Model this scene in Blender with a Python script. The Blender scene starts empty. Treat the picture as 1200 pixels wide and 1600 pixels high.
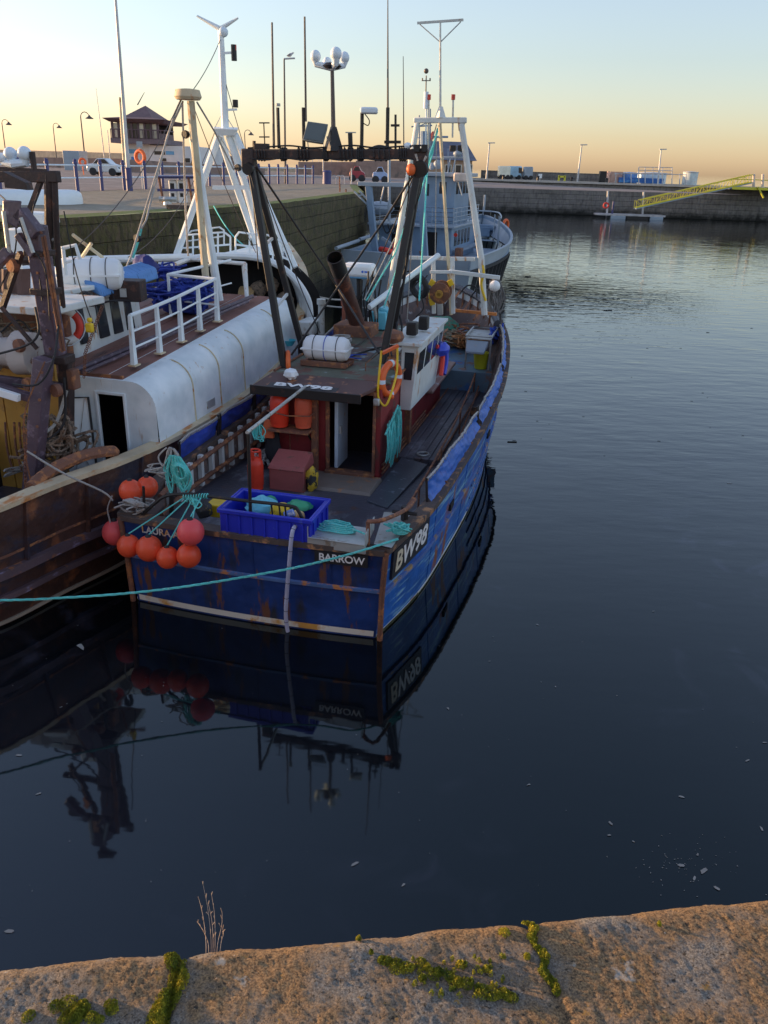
import bpy, math, random
from mathutils import Vector, Matrix, noise
random.seed(7)
scene = bpy.context.scene
COL = scene.collection
PI = math.pi
# ---------------------------------------------------------------- camera
CAMH = 6.8; FPX = 1290.0; ROLL = .031
TH = math.atan(541 / FPX)
cam_d = bpy.data.cameras.new('camera'); cam = bpy.data.objects.new('camera', cam_d); COL.objects.link(cam)
cam_d.sensor_fit = 'VERTICAL'; cam_d.sensor_height = 24.0; cam_d.lens = 24.0 * FPX / 1600.0
cam_d.clip_start = .05; cam_d.clip_end = 20000
cam.matrix_world = (Matrix.Translation((0, 0, CAMH)) @ Matrix.Rotation(PI/2 - TH, 4, 'X') @ Matrix.Rotation(ROLL, 4, 'Z'))
scene.camera = cam
# ---------------------------------------------------------------- world, sun, exposure
SUN_EL = math.radians(6); SUN_AZ = math.radians(-73)       # low sun, ahead and to the left
w = bpy.data.worlds.new('World'); scene.world = w; w.use_nodes = True
nt = w.node_tree; bg = nt.nodes['Background']
sky = nt.nodes.new('ShaderNodeTexSky'); sky.sky_type = 'NISHITA'; sky.sun_disc = False
sky.sun_elevation = SUN_EL; sky.sun_rotation = SUN_AZ
sky.air_density = 1.15; sky.dust_density = 0.6; sky.ozone_density = 3.4; sky.altitude = 10
hs = nt.nodes.new('ShaderNodeHueSaturation'); hs.inputs['Saturation'].default_value = 0.74        # the camera's own colour balance
tn = nt.nodes.new('ShaderNodeMix'); tn.data_type = 'RGBA'; tn.blend_type = 'MULTIPLY'; tn.inputs[0].default_value = 1; tn.inputs[7].default_value = (1.12, .96, .95, 1)
nt.links.new(sky.outputs[0], hs.inputs['Color']); nt.links.new(hs.outputs[0], tn.inputs[6]); nt.links.new(tn.outputs[2], bg.inputs['Color']); bg.inputs['Strength'].default_value = .11
sl = bpy.data.lights.new('sun', 'SUN'); sl.energy = 1.8; sl.angle = math.radians(.6); sl.color = (1.0, .62, .30)
so = bpy.data.objects.new('sun', sl); COL.objects.link(so)
sd = Vector((math.sin(SUN_AZ)*math.cos(SUN_EL), math.cos(SUN_AZ)*math.cos(SUN_EL), math.sin(SUN_EL)))
so.rotation_euler = sd.to_track_quat('Z', 'Y').to_euler()
scene.view_settings.view_transform = 'Standard'; scene.view_settings.look = 'None'
scene.view_settings.exposure = 2.05; scene.view_settings.gamma = 1
scene.render.resolution_x = 768; scene.render.resolution_y = 1024

# ---------------------------------------------------------------- geometry of the viewpoint: pixel of the photograph -> point at a chosen depth
def ray(x, y):
    u = x-600; v = y-800
    U = u*math.cos(ROLL)+v*math.sin(ROLL); V = -u*math.sin(ROLL)+v*math.cos(ROLL)
    return (U, FPX*math.cos(TH)-V*math.sin(TH), -FPX*math.sin(TH)-V*math.cos(TH))
class Frame:
    """a boat's (or place's) own axes: x starboard, y forward, z up"""
    def __init__(s, ox, oy, deg):
        s.o = (ox, oy); s.a = math.radians(deg)
        s.X = (math.cos(s.a), math.sin(s.a)); s.Y = (-math.sin(s.a), math.cos(s.a))
    def wor(s, p): return (s.o[0]+p[0]*s.X[0]+p[1]*s.Y[0], s.o[1]+p[0]*s.X[1]+p[1]*s.Y[1], p[2])
    def pl(s, px, py, ax, v):
        dx, dy = -s.o[0], -s.o[1]
        o = (dx*s.X[0]+dy*s.X[1], dx*s.Y[0]+dy*s.Y[1], CAMH)
        r = ray(px, py); d = (r[0]*s.X[0]+r[1]*s.X[1], r[0]*s.Y[0]+r[1]*s.Y[1], r[2])
        t = (v-o[ax])/d[ax]; return (o[0]+d[0]*t, o[1]+d[1]*t, o[2]+d[2]*t)
    def x(s, px, py, v): return s.pl(px, py, 0, v)
    def y(s, px, py, v): return s.pl(px, py, 1, v)
    def z(s, px, py, v): return s.pl(px, py, 2, v)
W = Frame(0, 0, 0)
A = Frame(-2.06, 11.6, -13.7)     # blue boat
B = Frame(-7.4, 8.0, -14.5)       # white and brown trawler
C = Frame(0.8, 46.5, -16.9)       # grey vessel

# ---------------------------------------------------------------- mesh collector
class G:
    def __init__(s): s.v = []; s.f = []
    def add(s, vs, fs):
        n = len(s.v); s.v += [tuple(p) for p in vs]; s.f += [tuple(i+n for i in f) for f in fs]; return s
    def box(s, x0, x1, y0, y1, z0, z1):
        return s.add([(x, y, z) for z in (z0, z1) for y in (y0, y1) for x in (x0, x1)],
                     [(0, 2, 3, 1), (4, 5, 7, 6), (0, 1, 5, 4), (2, 6, 7, 3), (0, 4, 6, 2), (1, 3, 7, 5)])
    def hexa(s, b, t):      # bottom 4, top 4, both counter-clockwise from above
        return s.add(list(b)+list(t), [(3, 2, 1, 0), (4, 5, 6, 7), (0, 1, 5, 4), (1, 2, 6, 5), (2, 3, 7, 6), (3, 0, 4, 7)])
    def obox(s, c, d, rz=0, rx=0, ry=0):
        m = Matrix.Translation(c) @ Matrix.Rotation(rz, 4, 'Z') @ Matrix.Rotation(ry, 4, 'Y') @ Matrix.Rotation(rx, 4, 'X')
        g = G().box(-d[0]/2, d[0]/2, -d[1]/2, d[1]/2, -d[2]/2, d[2]/2)
        return s.add([m @ Vector(p) for p in g.v], g.f)
    def beam(s, p, q, w, h=None, up=(0, 0, 1)):
        h = h or w; p = Vector(p); q = Vector(q); d = (q-p).normalized(); u = Vector(up)
        if abs(d.dot(u)) > .95: u = Vector((0, 1, 0))
        r = d.cross(u).normalized(); u = r.cross(d)
        vs = [e+r*a*w/2+u*b*h/2 for e in (p, q) for a, b in ((-1, -1), (1, -1), (1, 1), (-1, 1))]
        return s.add(vs, [(3, 2, 1, 0), (4, 5, 6, 7), (0, 1, 5, 4), (1, 2, 6, 5), (2, 3, 7, 6), (3, 0, 4, 7)])
    def tube(s, pts, r, n=8, closed=False, cap=True):
        pts = [Vector(p) for p in pts]; k = len(pts); R = r if isinstance(r, (list, tuple)) else [r]*k
        vs = []; fs = []; pu = None
        for i in range(k):
            if closed: d = pts[(i+1) % k]-pts[i-1]
            else: d = pts[min(i+1, k-1)]-pts[max(i-1, 0)]
            if d.length < 1e-9: d = Vector((0, 0, 1))
            d.normalize()
            if pu is None:
                a = Vector((0, 0, 1)) if abs(d.z) < .9 else Vector((1, 0, 0)); u = d.cross(a).normalized()
            else:
                u = pu-d*pu.dot(d)
                if u.length < 1e-6: u = d.cross(Vector((.3, .5, .8)))
                u.normalize()
            pu = u; b = d.cross(u)
            for j in range(n):
                t = 2*PI*j/n; vs.append(pts[i]+(u*math.cos(t)+b*math.sin(t))*R[i])
        for i in range(k if closed else k-1):
            i2 = (i+1) % k
            for j in range(n):
                j2 = (j+1) % n; fs.append((i*n+j, i*n+j2, i2*n+j2, i2*n+j))
        if cap and not closed: fs += [tuple(range(n))[::-1], tuple((k-1)*n+j for j in range(n))]
        return s.add(vs, fs)
    def lathe(s, prof, c=(0, 0, 0), n=16, axis=(0, 0, 1)):   # prof: (radius, height) along axis
        ax = Vector(axis).normalized(); a = Vector((0, 0, 1)) if abs(ax.z) < .9 else Vector((1, 0, 0))
        u = ax.cross(a).normalized(); b = ax.cross(u); c = Vector(c); vs = []; fs = []; k = len(prof)
        for r, h in prof:
            for j in range(n):
                t = 2*PI*j/n; vs.append(c+ax*h+(u*math.cos(t)+b*math.sin(t))*max(r, 1e-4))
        for i in range(k-1):
            for j in range(n):
                j2 = (j+1) % n; fs.append((i*n+j, i*n+j2, (i+1)*n+j2, (i+1)*n+j))
        fs += [tuple(range(n))[::-1], tuple((k-1)*n+j for j in range(n))]
        return s.add(vs, fs)
    def ball(s, c, r, n=20, sz=1.0, m=12):
        return s.lathe([(r*math.sin(PI*i/m), -r*sz*math.cos(PI*i/m)) for i in range(m+1)], c, n)
    def torus(s, c, R, r, axis=(0, 0, 1), n=28, m=10, a0=0, a1=2*PI):
        ax = Vector(axis).normalized(); a = Vector((0, 0, 1)) if abs(ax.z) < .9 else Vector((1, 0, 0))
        u = ax.cross(a).normalized(); b = ax.cross(u); c = Vector(c)
        full = abs(a1-a0-2*PI) < 1e-3
        pts = [c+(u*math.cos(a0+(a1-a0)*i/n)+b*math.sin(a0+(a1-a0)*i/n))*R for i in range(n if full else n+1)]
        return s.tube(pts, r, m, closed=full)
    def grid(s, fn, nu, nv, flip=False):
        vs = [fn(i/nu, j/nv) for i in range(nu+1) for j in range(nv+1)]; m = nv+1
        fs = [(i*m+j, (i+1)*m+j, (i+1)*m+j+1, i*m+j+1) for i in range(nu) for j in range(nv)]
        if flip: fs = [f[::-1] for f in fs]
        return s.add(vs, fs)
    def prism(s, poly, fn, a, b):   # poly: 2D points; fn(u, v, t) -> 3D
        n = len(poly); vs = [fn(u, v, a) for u, v in poly]+[fn(u, v, b) for u, v in poly]
        return s.add(vs, [tuple(range(n))[::-1], tuple(range(n, 2*n))]+[(i, (i+1) % n, n+(i+1) % n, n+i) for i in range(n)])
def crv(P, n=8):      # smooth curve through points
    P = [Vector(p) for p in P]; out = []
    for i in range(len(P)-1):
        a = P[max(i-1, 0)]; b = P[i]; c = P[i+1]; d = P[min(i+2, len(P)-1)]
        for k in range(n):
            t = k/n
            out.append(.5*((2*b)+(c-a)*t+(2*a-5*b+4*c-d)*t*t+(3*b-a-3*c+d)*t**3))
    out.append(P[-1]); return out
def sag(p, q, s=.3, n=12):
    p = Vector(p); q = Vector(q)
    return [p.lerp(q, i/n)-Vector((0, 0, 4*s*(i/n)*(1-i/n))) for i in range(n+1)]

def make(name, g, m, frame, org, bevel=0, smooth=True, ang=35):
    me = bpy.data.meshes.new(name)
    ox, oy, oz = org
    me.from_pydata([(x-ox, y-oy, z-oz) for x, y, z in g.v], [], g.f); me.update()
    import bmesh
    bm = bmesh.new(); bm.from_mesh(me); bmesh.ops.recalc_face_normals(bm, faces=bm.faces); bm.to_mesh(me); bm.free()
    if m: me.materials.append(m)
    if smooth:
        me.polygons.foreach_set('use_smooth', [True]*len(me.polygons)); me.set_sharp_from_angle(angle=math.radians(ang))
    o = bpy.data.objects.new(name, me); COL.objects.link(o)
    if bevel:
        b = o.modifiers.new('bevel', 'BEVEL'); b.width = bevel; b.segments = 2; b.limit_method = 'ANGLE'; b.angle_limit = math.radians(40)
    return o
def place(o, frame, org):
    o.location = frame.wor(org); o.rotation_euler = (0, 0, frame.a)
def tag(o, label, cat, group=None):
    o['label'] = label; o['category'] = cat
    if group: o['group'] = group
    return o
class Thing:
    """an Empty at the thing's base; parts are given in the frame's own coordinates"""
    def __init__(s, name, label, cat, frame=W, org=(0, 0, 0), group=None):
        s.fr = frame; s.org = tuple(org)
        s.e = bpy.data.objects.new(name, None); s.e.empty_display_size = .2; COL.objects.link(s.e)
        place(s.e, frame, org); tag(s.e, label, cat, group)
    def part(s, name, g, m, sub=None, label=None, **k):
        o = make(name, g, m, s.fr, s.org, **k); o.parent = sub or s.e
        if label: o['label'] = label
        return o
def solo(name, label, cat, g, m, frame=W, org=(0, 0, 0), group=None, **k):
    o = make(name, g, m, frame, org, **k); place(o, frame, org); return tag(o, label, cat, group)
def struct(name, g, m, frame=W, kind='structure', **k):
    o = make(name, g, m, frame, (0, 0, 0), **k); place(o, frame, (0, 0, 0)); o['kind'] = kind; return o
def dup(src, loc, rz=None, label=None, scale=None):
    r = src.copy(); COL.objects.link(r); r.location = loc
    if rz is not None: r.rotation_euler = (0, 0, rz)
    if scale: r.scale = (scale,)*3
    if label: r['label'] = label
    for ch in list(src.children):
        c = ch.copy(); COL.objects.link(c); c.parent = r
        for gch in list(ch.children):
            d = gch.copy(); COL.objects.link(d); d.parent = c
    return r
def text(s, size, M4, depth=.006, shear=0, bold=.0):
    """flat lettering as a mesh collector; M4 maps (x right, y up, z out) to frame coordinates"""
    cu = bpy.data.curves.new('lettering', 'FONT'); cu.body = s; cu.size = size; cu.extrude = depth/2; cu.offset = bold
    cu.shear = shear; cu.align_x = 'CENTER'; cu.align_y = 'CENTER'
    o = bpy.data.objects.new('lettering', cu); COL.objects.link(o)
    bpy.context.view_layer.update()
    me = bpy.data.meshes.new_from_object(o.evaluated_get(bpy.context.evaluated_depsgraph_get()))
    g = G().add([M4 @ v.co for v in me.vertices], [tuple(p.vertices) for p in me.polygons])
    bpy.data.objects.remove(o); bpy.data.curves.remove(cu); bpy.data.meshes.remove(me)
    return g
def axes(o, x, y):       # matrix from an origin, a text direction and an up direction
    x = Vector(x).normalized(); y = Vector(y); z = x.cross(y).normalized(); y = z.cross(x)
    m = Matrix((x, y, z)).transposed().to_4x4(); m.translation = Vector(o); return m

# ---------------------------------------------------------------- materials
MATS = {}
def mat(name, col, rough=.6, metal=0, alt=None, amt=.35, sc=3.0, st=(1, 1, 1), var=.25, vsc=1.2, bump=.15, bsc=25, alt2=None, amt2=.3, sc2=9, spec=.5, edge=.08, emit=None, st2=None, dent=0, edge2=None):
    """paint/stone/metal with blotches of alt (rust, moss, chips), tonal variation and fine relief; st stretches the blotches"""
    if name in MATS: return MATS[name]
    gn = lambda c: tuple(min(.98, x*(2.5-1.2*min(1, max(c)/.6))) for x in c)
    col = gn(col); alt = alt and gn(alt); alt2 = alt2 and gn(alt2)
    m = bpy.data.materials.new(name); m.use_nodes = True; N = m.node_tree.nodes; L = m.node_tree.links
    b = N['Principled BSDF']; b.inputs['Roughness'].default_value = rough; b.inputs['Metallic'].default_value = metal
    b.inputs['Specular IOR Level'].default_value = spec
    tc = N.new('ShaderNodeTexCoord'); out = tc.outputs['Object']
    def nz(scale, det=6, mp=None, rg=.55):
        n = N.new('ShaderNodeTexNoise'); n.inputs['Scale'].default_value = scale; n.inputs['Detail'].default_value = det; n.inputs['Roughness'].default_value = rg
        if mp:
            q = N.new('ShaderNodeMapping'); q.inputs['Scale'].default_value = mp; L.new(out, q.inputs[0]); L.new(q.outputs[0], n.inputs['Vector'])
        else: L.new(out, n.inputs['Vector'])
        return n.outputs['Fac']
    def ramp(src, lo, hi):
        r = N.new('ShaderNodeMapRange'); r.inputs[1].default_value = lo; r.inputs[2].default_value = hi; L.new(src, r.inputs[0]); return r.outputs[0]
    def mix(fac, a, c2, mode='MIX'):
        x = N.new('ShaderNodeMix'); x.data_type = 'RGBA'; x.blend_type = mode
        if isinstance(fac, (int, float)): x.inputs[0].default_value = fac
        else: L.new(fac, x.inputs[0])
        for i, s in ((6, a), (7, c2)):
            if isinstance(s, tuple): x.inputs[i].default_value = (*s, 1)
            else: L.new(s, x.inputs[i])
        return x.outputs[2]
    c = tuple(col)
    v = nz(vsc, 5)
    lo = tuple(x*(1-var) for x in col); hi = tuple(min(1, x*(1+var*.6)) for x in col)
    c = mix(ramp(v, .3, .7), lo, hi)
    if alt2:
        t = .72-.4*amt2; c = mix(ramp(nz(sc2, 8, st2), t, t+(edge2 or edge)), c, tuple(alt2))
    if alt:
        t = .72-.4*amt; f = ramp(nz(sc, 9, st, .62), t, t+edge); c = mix(f, c, tuple(alt))
        if metal > .3 or rough < .5:
            L.new(ramp(f, -1.0, 1.0), b.inputs['Roughness']) if False else None
    L.new(c, b.inputs['Base Color'])
    if bump:
        bn = N.new('ShaderNodeBump'); bn.inputs['Strength'].default_value = bump; bn.inputs['Distance'].default_value = .02
        L.new(nz(bsc, 4), bn.inputs['Height'])
        if dent:
            b2 = N.new('ShaderNodeBump'); b2.inputs['Strength'].default_value = 1; b2.inputs['Distance'].default_value = dent
            L.new(nz(2.6, 2), b2.inputs['Height']); L.new(b2.outputs[0], bn.inputs['Normal'])
        L.new(bn.outputs[0], b.inputs['Normal'])
    if emit:
        b.inputs['Emission Color'].default_value = (*emit[0], 1); b.inputs['Emission Strength'].default_value = emit[1]
    MATS[name] = m; return m
RUST = (.13, .045, .02); RUSTL = (.32, .13, .05); DIRT = (.05, .045, .04)
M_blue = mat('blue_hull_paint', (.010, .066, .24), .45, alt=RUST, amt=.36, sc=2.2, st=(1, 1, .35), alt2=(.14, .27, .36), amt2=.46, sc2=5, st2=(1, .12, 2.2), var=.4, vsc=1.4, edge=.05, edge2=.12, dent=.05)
M_bluedark = mat('shaded_old_blue_transom', (.006, .022, .095), .5, alt=(.07, .03, .018), amt=.38, sc=2.6, st=(2.0, 1, .4), alt2=(.012, .014, .02), amt2=.46, sc2=2.5, st2=(1.5, 1, .5), var=.45, edge=.06, edge2=.16, dent=.04)  # hull blue darkened: the stern's shade is put into the colour
M_ledge = mat('scraped_blue_ledge', (.045, .09, .2), .6, alt=RUSTL, amt=.42, sc=4, st=(1, 1, 1), var=.4)
M_rail = mat('worn_brown_rail', (.045, .033, .028), .75, alt=(.22, .11, .05), amt=.42, sc=4, bump=.4)
M_rusty = mat('rusty_steel', (.10, .045, .028), .8, alt=(.22, .09, .035), amt=.5, sc=6, bump=.5)
M_black = mat('black_painted_steel', (.008, .007, .007), .5, alt=(.03, .014, .01), amt=.25, sc=5, bump=.2)
M_gantry = mat('dark_brown_gantry_paint', (.018, .011, .010), .6, alt=(.05, .022, .015), amt=.4, sc=6, bump=.4)
M_wood = mat('wet_dark_deck', (.036, .036, .046), .40, alt=(.12, .125, .14), amt=.40, edge=.16, sc=2.6, st=(1, .4, 1), alt2=(.055, .028, .02), amt2=.4, sc2=2, bump=.5, bsc=14)
M_red = mat('oxblood_paint', (.12, .012, .013), .5, alt=(.05, .02, .015), amt=.36, sc=3, st=(1, 1, .4), var=.3)
M_redbox = mat('faded_red_locker', (.19, .05, .045), .6, alt=(.09, .04, .03), amt=.38, sc=5)
M_gas = mat('orange_red_cylinder', (.72, .05, .02), .4, alt=(.25, .05, .03), amt=.25, sc=6, var=.2)
M_gas2 = mat('faded_orange_cylinder', (.6, .10, .045), .5, alt=(.28, .06, .03), amt=.33, sc=6, var=.2)
M_buoy = mat('orange_buoy_rubber', (1.0, .085, .03), .4, alt=(.5, .09, .04), amt=.12, sc=4, var=.12, bump=.05)
M_pink = mat('pink_buoy_rubber', (1.0, .09, .09), .42, alt=(.5, .1, .08), amt=.12, sc=4, var=.12, bump=.05)
M_roof = mat('weathered_green_roof', (.065, .07, .05), .7, alt=(.075, .032, .022), amt=.52, sc=1.8, alt2=(.18, .25, .27), amt2=.3, sc2=2.4, var=.4, bump=.4)
M_white = mat('white_boat_paint', (.68, .74, .78), .42, alt=(.42, .22, .10), amt=.13, sc=3, st=(1, 1, .3), var=.12, bump=.05)
M_whitew = mat('rust_streaked_white_paint', (.55, .57, .55), .5, alt=(.30, .15, .06), amt=.34, sc=4, st=(1, 1, .35), var=.2)
M_cream = mat('yellowed_pole_paint', (.42, .36, .24), .55, alt=(.22, .12, .05), amt=.42, sc=4, st=(1, 1, .5), var=.3)
M_raft = mat('white_raft_shell', (.72, .74, .74), .4, alt=(.4, .38, .33), amt=.12, sc=4, var=.08, bump=.08)
M_glass = mat('dark_window_glass', (.015, .017, .02), .08, var=.1, bump=0)
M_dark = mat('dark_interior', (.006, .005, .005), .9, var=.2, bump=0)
M_teal = mat('teal_rope', (.10, .50, .46), .8, alt=(.34, .62, .56), amt=.4, sc=30, bump=.6, bsc=120)
M_grope = mat('grey_rope', (.26, .25, .23), .85, alt=(.12, .11, .10), amt=.4, sc=30, bump=.6, bsc=120)
M_bluer = mat('blue_rope', (.03, .07, .33), .8, bump=.5, bsc=90)
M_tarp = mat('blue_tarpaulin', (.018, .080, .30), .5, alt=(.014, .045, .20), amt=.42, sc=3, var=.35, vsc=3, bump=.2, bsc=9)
M_crate = mat('blue_plastic_tub', (.012, .02, .28), .35, var=.15, bump=.05, alt=(.05, .07, .3), amt=.2)
M_cyan = mat('cyan_plastic', (.12, .42, .52), .5, var=.2)
M_yel = mat('yellow_plastic', (.75, .46, .02), .45, alt=(.35, .2, .05), amt=.25, sc=5)
M_green = mat('green_plastic', (.03, .20, .10), .5)
M_galv = mat('galvanised_plate', (.30, .31, .30), .45, metal=.5, alt=(.16, .13, .10), amt=.38, sc=5, bump=.2)
M_hose = mat('lilac_grey_hose', (.28, .29, .38), .5, var=.1)
M_ring = mat('orange_lifebuoy', (.95, .13, .03), .5, alt=(.6, .15, .06), amt=.2)
M_ringr = mat('red_lifebuoy', (.65, .05, .03), .5)
M_brown = mat('brown_hull_paint', (.040, .019, .014), .6, alt=(.018, .015, .022), amt=.5, sc=2.0, st=(1, .4, 1), alt2=(.13, .048, .02), amt2=.42, sc2=3.5, st2=(1, .7, .5), var=.5, bump=.5, dent=.06, edge2=.14)
M_bpurple = mat('faded_purple_belting', (.06, .04, .045), .6, alt=(.15, .13, .2), amt=.4, sc=4, st=(1, .4, 1), alt2=(.2, .08, .03), amt2=.3, sc2=4, bump=.4)
M_cap = mat('rust_stained_cream_rail', (.42, .34, .22), .65, alt=(.32, .13, .04), amt=.46, sc=3.5, st=(1, .5, 1), var=.3)
M_deckr = mat('red_brown_boards', (.13, .06, .045), .6, alt=(.06, .035, .03), amt=.4, sc=3, st=(1, .15, 1), bump=.3)
M_purp = mat('purple_black_steel', (.05, .035, .045), .38, alt=(.11, .08, .10), amt=.4, sc=7, bump=.4, bsc=18)
M_ochre = mat('ochre_painted_steel', (.30, .16, .03), .6, alt=(.12, .06, .02), amt=.42, sc=3)
M_grey = mat('blue_grey_ship_paint', (.10, .145, .20), .5, alt=(.14, .15, .17), amt=.25, sc=3, st=(1, 1, .4), var=.15, bump=.08)
M_greyl = mat('pale_grey_ship_paint', (.17, .20, .23), .45, alt=(.25, .2, .17), amt=.18, sc=3, var=.12, bump=.08)
M_shelter = mat('weathered_white_shelter', (.66, .74, .80), .55, alt=(.26, .17, .09), amt=.26, sc=5, st=(1.5, 1.5, .22), var=.16, vsc=2.5, bump=.08, dent=.012, edge=.12, alt2=(.60, .67, .71), amt2=.3, sc2=1.6, edge2=.3)
M_rubber = mat('black_rubber', (.012, .012, .013), .7, bump=.3)
M_dome = mat('white_antenna_dome', (.60, .68, .74), .4, var=.06, bump=0)
M_net = mat('blue_net', (.012, .025, .16), .8, alt=(.04, .08, .3), amt=.4, sc=12, bump=.9, bsc=50)
M_brnet = mat('brown_bundled_net', (.14, .10, .07), .9, alt=(.05, .04, .03), amt=.5, sc=14, bump=1, bsc=40)
M_slate = mat('slate_roof', (.07, .075, .10), .7, bump=.3, bsc=3)
M_brick = mat('brown_masonry', (.16, .11, .09), .85, alt=(.09, .07, .06), amt=.4, sc=.8, bump=.3, bsc=4)
M_bfence = mat('dark_blue_post_paint', (.028, .030, .085), .45, var=.1)
M_steel = mat('galvanised_pole', (.32, .32, .32), .5, metal=.2, bump=.05)
M_yelst = mat('yellow_gangway_paint', (.5, .45, .04), .5, var=.1)
M_signal_red = mat('red_lamp_glass', (.4, .03, .02), .3)
M_lamp = mat('lamp_lens_glass', (.05, .06, .06), .12, bump=0)
# ================================================================ SETTING
def node_mat(name):
    m = bpy.data.materials.new(name); m.use_nodes = True; return m, m.node_tree.nodes, m.node_tree.links
# --- water
def water_mat():
    m, N, L = node_mat('harbour_water'); b = N['Principled BSDF']
    b.inputs['Roughness'].default_value = .035; b.inputs['IOR'].default_value = 1.58; b.inputs['Specular Tint'].default_value = (.72, .93, 1.0, 1)
    g = N.new('ShaderNodeNewGeometry')
    def nz(sc, det, mp):
        q = N.new('ShaderNodeMapping'); q.inputs['Scale'].default_value = mp[0]; q.inputs['Rotation'].default_value = (0, 0, mp[1])
        n = N.new('ShaderNodeTexNoise'); n.inputs['Scale'].default_value = sc; n.inputs['Detail'].default_value = det
        L.new(g.outputs['Position'], q.inputs[0]); L.new(q.outputs[0], n.inputs['Vector']); return n
    def mr(src, a, c, d=0., e=1.):
        r = N.new('ShaderNodeMapRange'); r.interpolation_type = 'SMOOTHSTEP'
        for i, v in enumerate((a, c, d, e)): r.inputs[i+1].default_value = v
        L.new(src, r.inputs[0]); return r.outputs[0]
    def mth(op, a, c):
        k = N.new('ShaderNodeMath'); k.operation = op
        for i, s in ((0, a), (1, c)):
            if isinstance(s, (int, float)): k.inputs[i].default_value = s
            else: L.new(s, k.inputs[i])
        return k.outputs[0]
    w1 = nz(1.0, 3, ((.55, 1.5, 1), .12)).outputs['Fac']; w2 = nz(2.6, 2, ((.6, 1.3, 1), -.2)).outputs['Fac']
    w3 = nz(.35, 2, ((1, 1, 1), 0)).outputs['Fac']
    h = mth('ADD', mth('MULTIPLY', w1, 1.0), mth('MULTIPLY', w2, .35))
    # the open middle of the basin is ruffled by the breeze, the water under the quays and between the boats is still
    sx = N.new('ShaderNodeSeparateXYZ'); L.new(g.outputs['Position'], sx.inputs[0])
    away = mth('MULTIPLY', mr(sx.outputs['Y'], 9, 26), mr(sx.outputs['X'], -3.5, 6, .35, 1))
    amp = mth('ADD', .10, mth('MULTIPLY', away, mr(w3, .3, .7, .65, 1.15)))
    hh = mth('MULTIPLY', h, amp)
    bp = N.new('ShaderNodeBump'); bp.inputs['Strength'].default_value = 1; bp.inputs['Distance'].default_value = .019
    L.new(hh, bp.inputs['Height']); L.new(bp.outputs[0], b.inputs['Normal'])
    # drifting film of scum and dust, and a sky reflection painted in at left
    s1 = nz(.7, 8, ((1, 1, 1), .4)); s1.inputs['Distortion'].default_value = 1.8
    s2 = nz(.22, 3, ((1, 1, 1), 0)).outputs['Fac']; s3 = nz(30, 4, ((1, 1, 1), 0)).outputs['Fac']
    film = mth('MULTIPLY', mr(s1.outputs['Fac'], .53, .80), mr(s2, .45, .65))
    spk = mth('MULTIPLY', mr(s3, .735, .76), mr(s2, .4, .6))
    f = mth('ADD', mth('MULTIPLY', film, .75), mth('MULTIPLY', spk, .5))
    near = mr(sx.outputs['Y'], 30, 12)
    lf = mth('MULTIPLY', mr(sx.outputs['X'], 3.5, -4), mr(sx.outputs['Y'], 13, 4))  # smooth left patch puts the brighter sky's reflection into the base colour
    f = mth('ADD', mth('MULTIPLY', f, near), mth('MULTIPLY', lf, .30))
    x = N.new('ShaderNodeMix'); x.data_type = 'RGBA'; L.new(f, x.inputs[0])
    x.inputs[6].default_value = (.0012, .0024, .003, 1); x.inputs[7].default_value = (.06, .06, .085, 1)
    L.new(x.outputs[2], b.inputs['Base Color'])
    return m
g = G()
for (x0, x1, y0, y1) in ((-200, 600, -20, 400), (-9000, 9000, 400, 9500), (-9000, -200, -20, 400), (600, 9000, -20, 400)):
    g.add([(x0, y0, 0), (x1, y0, 0), (x1, y1, 0), (x0, y1, 0)], [(0, 1, 2, 3)])
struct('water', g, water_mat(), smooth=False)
# basin bed and shore ground beneath everything
struct('ground', G().add([(-9000, -400, -3.5), (9000, -400, -3.5), (9000, 9500, -3.5), (-9000, 9500, -3.5)], [(0, 1, 2, 3)]), mat('harbour_bed', (.04, .04, .035), .9), smooth=False)

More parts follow.
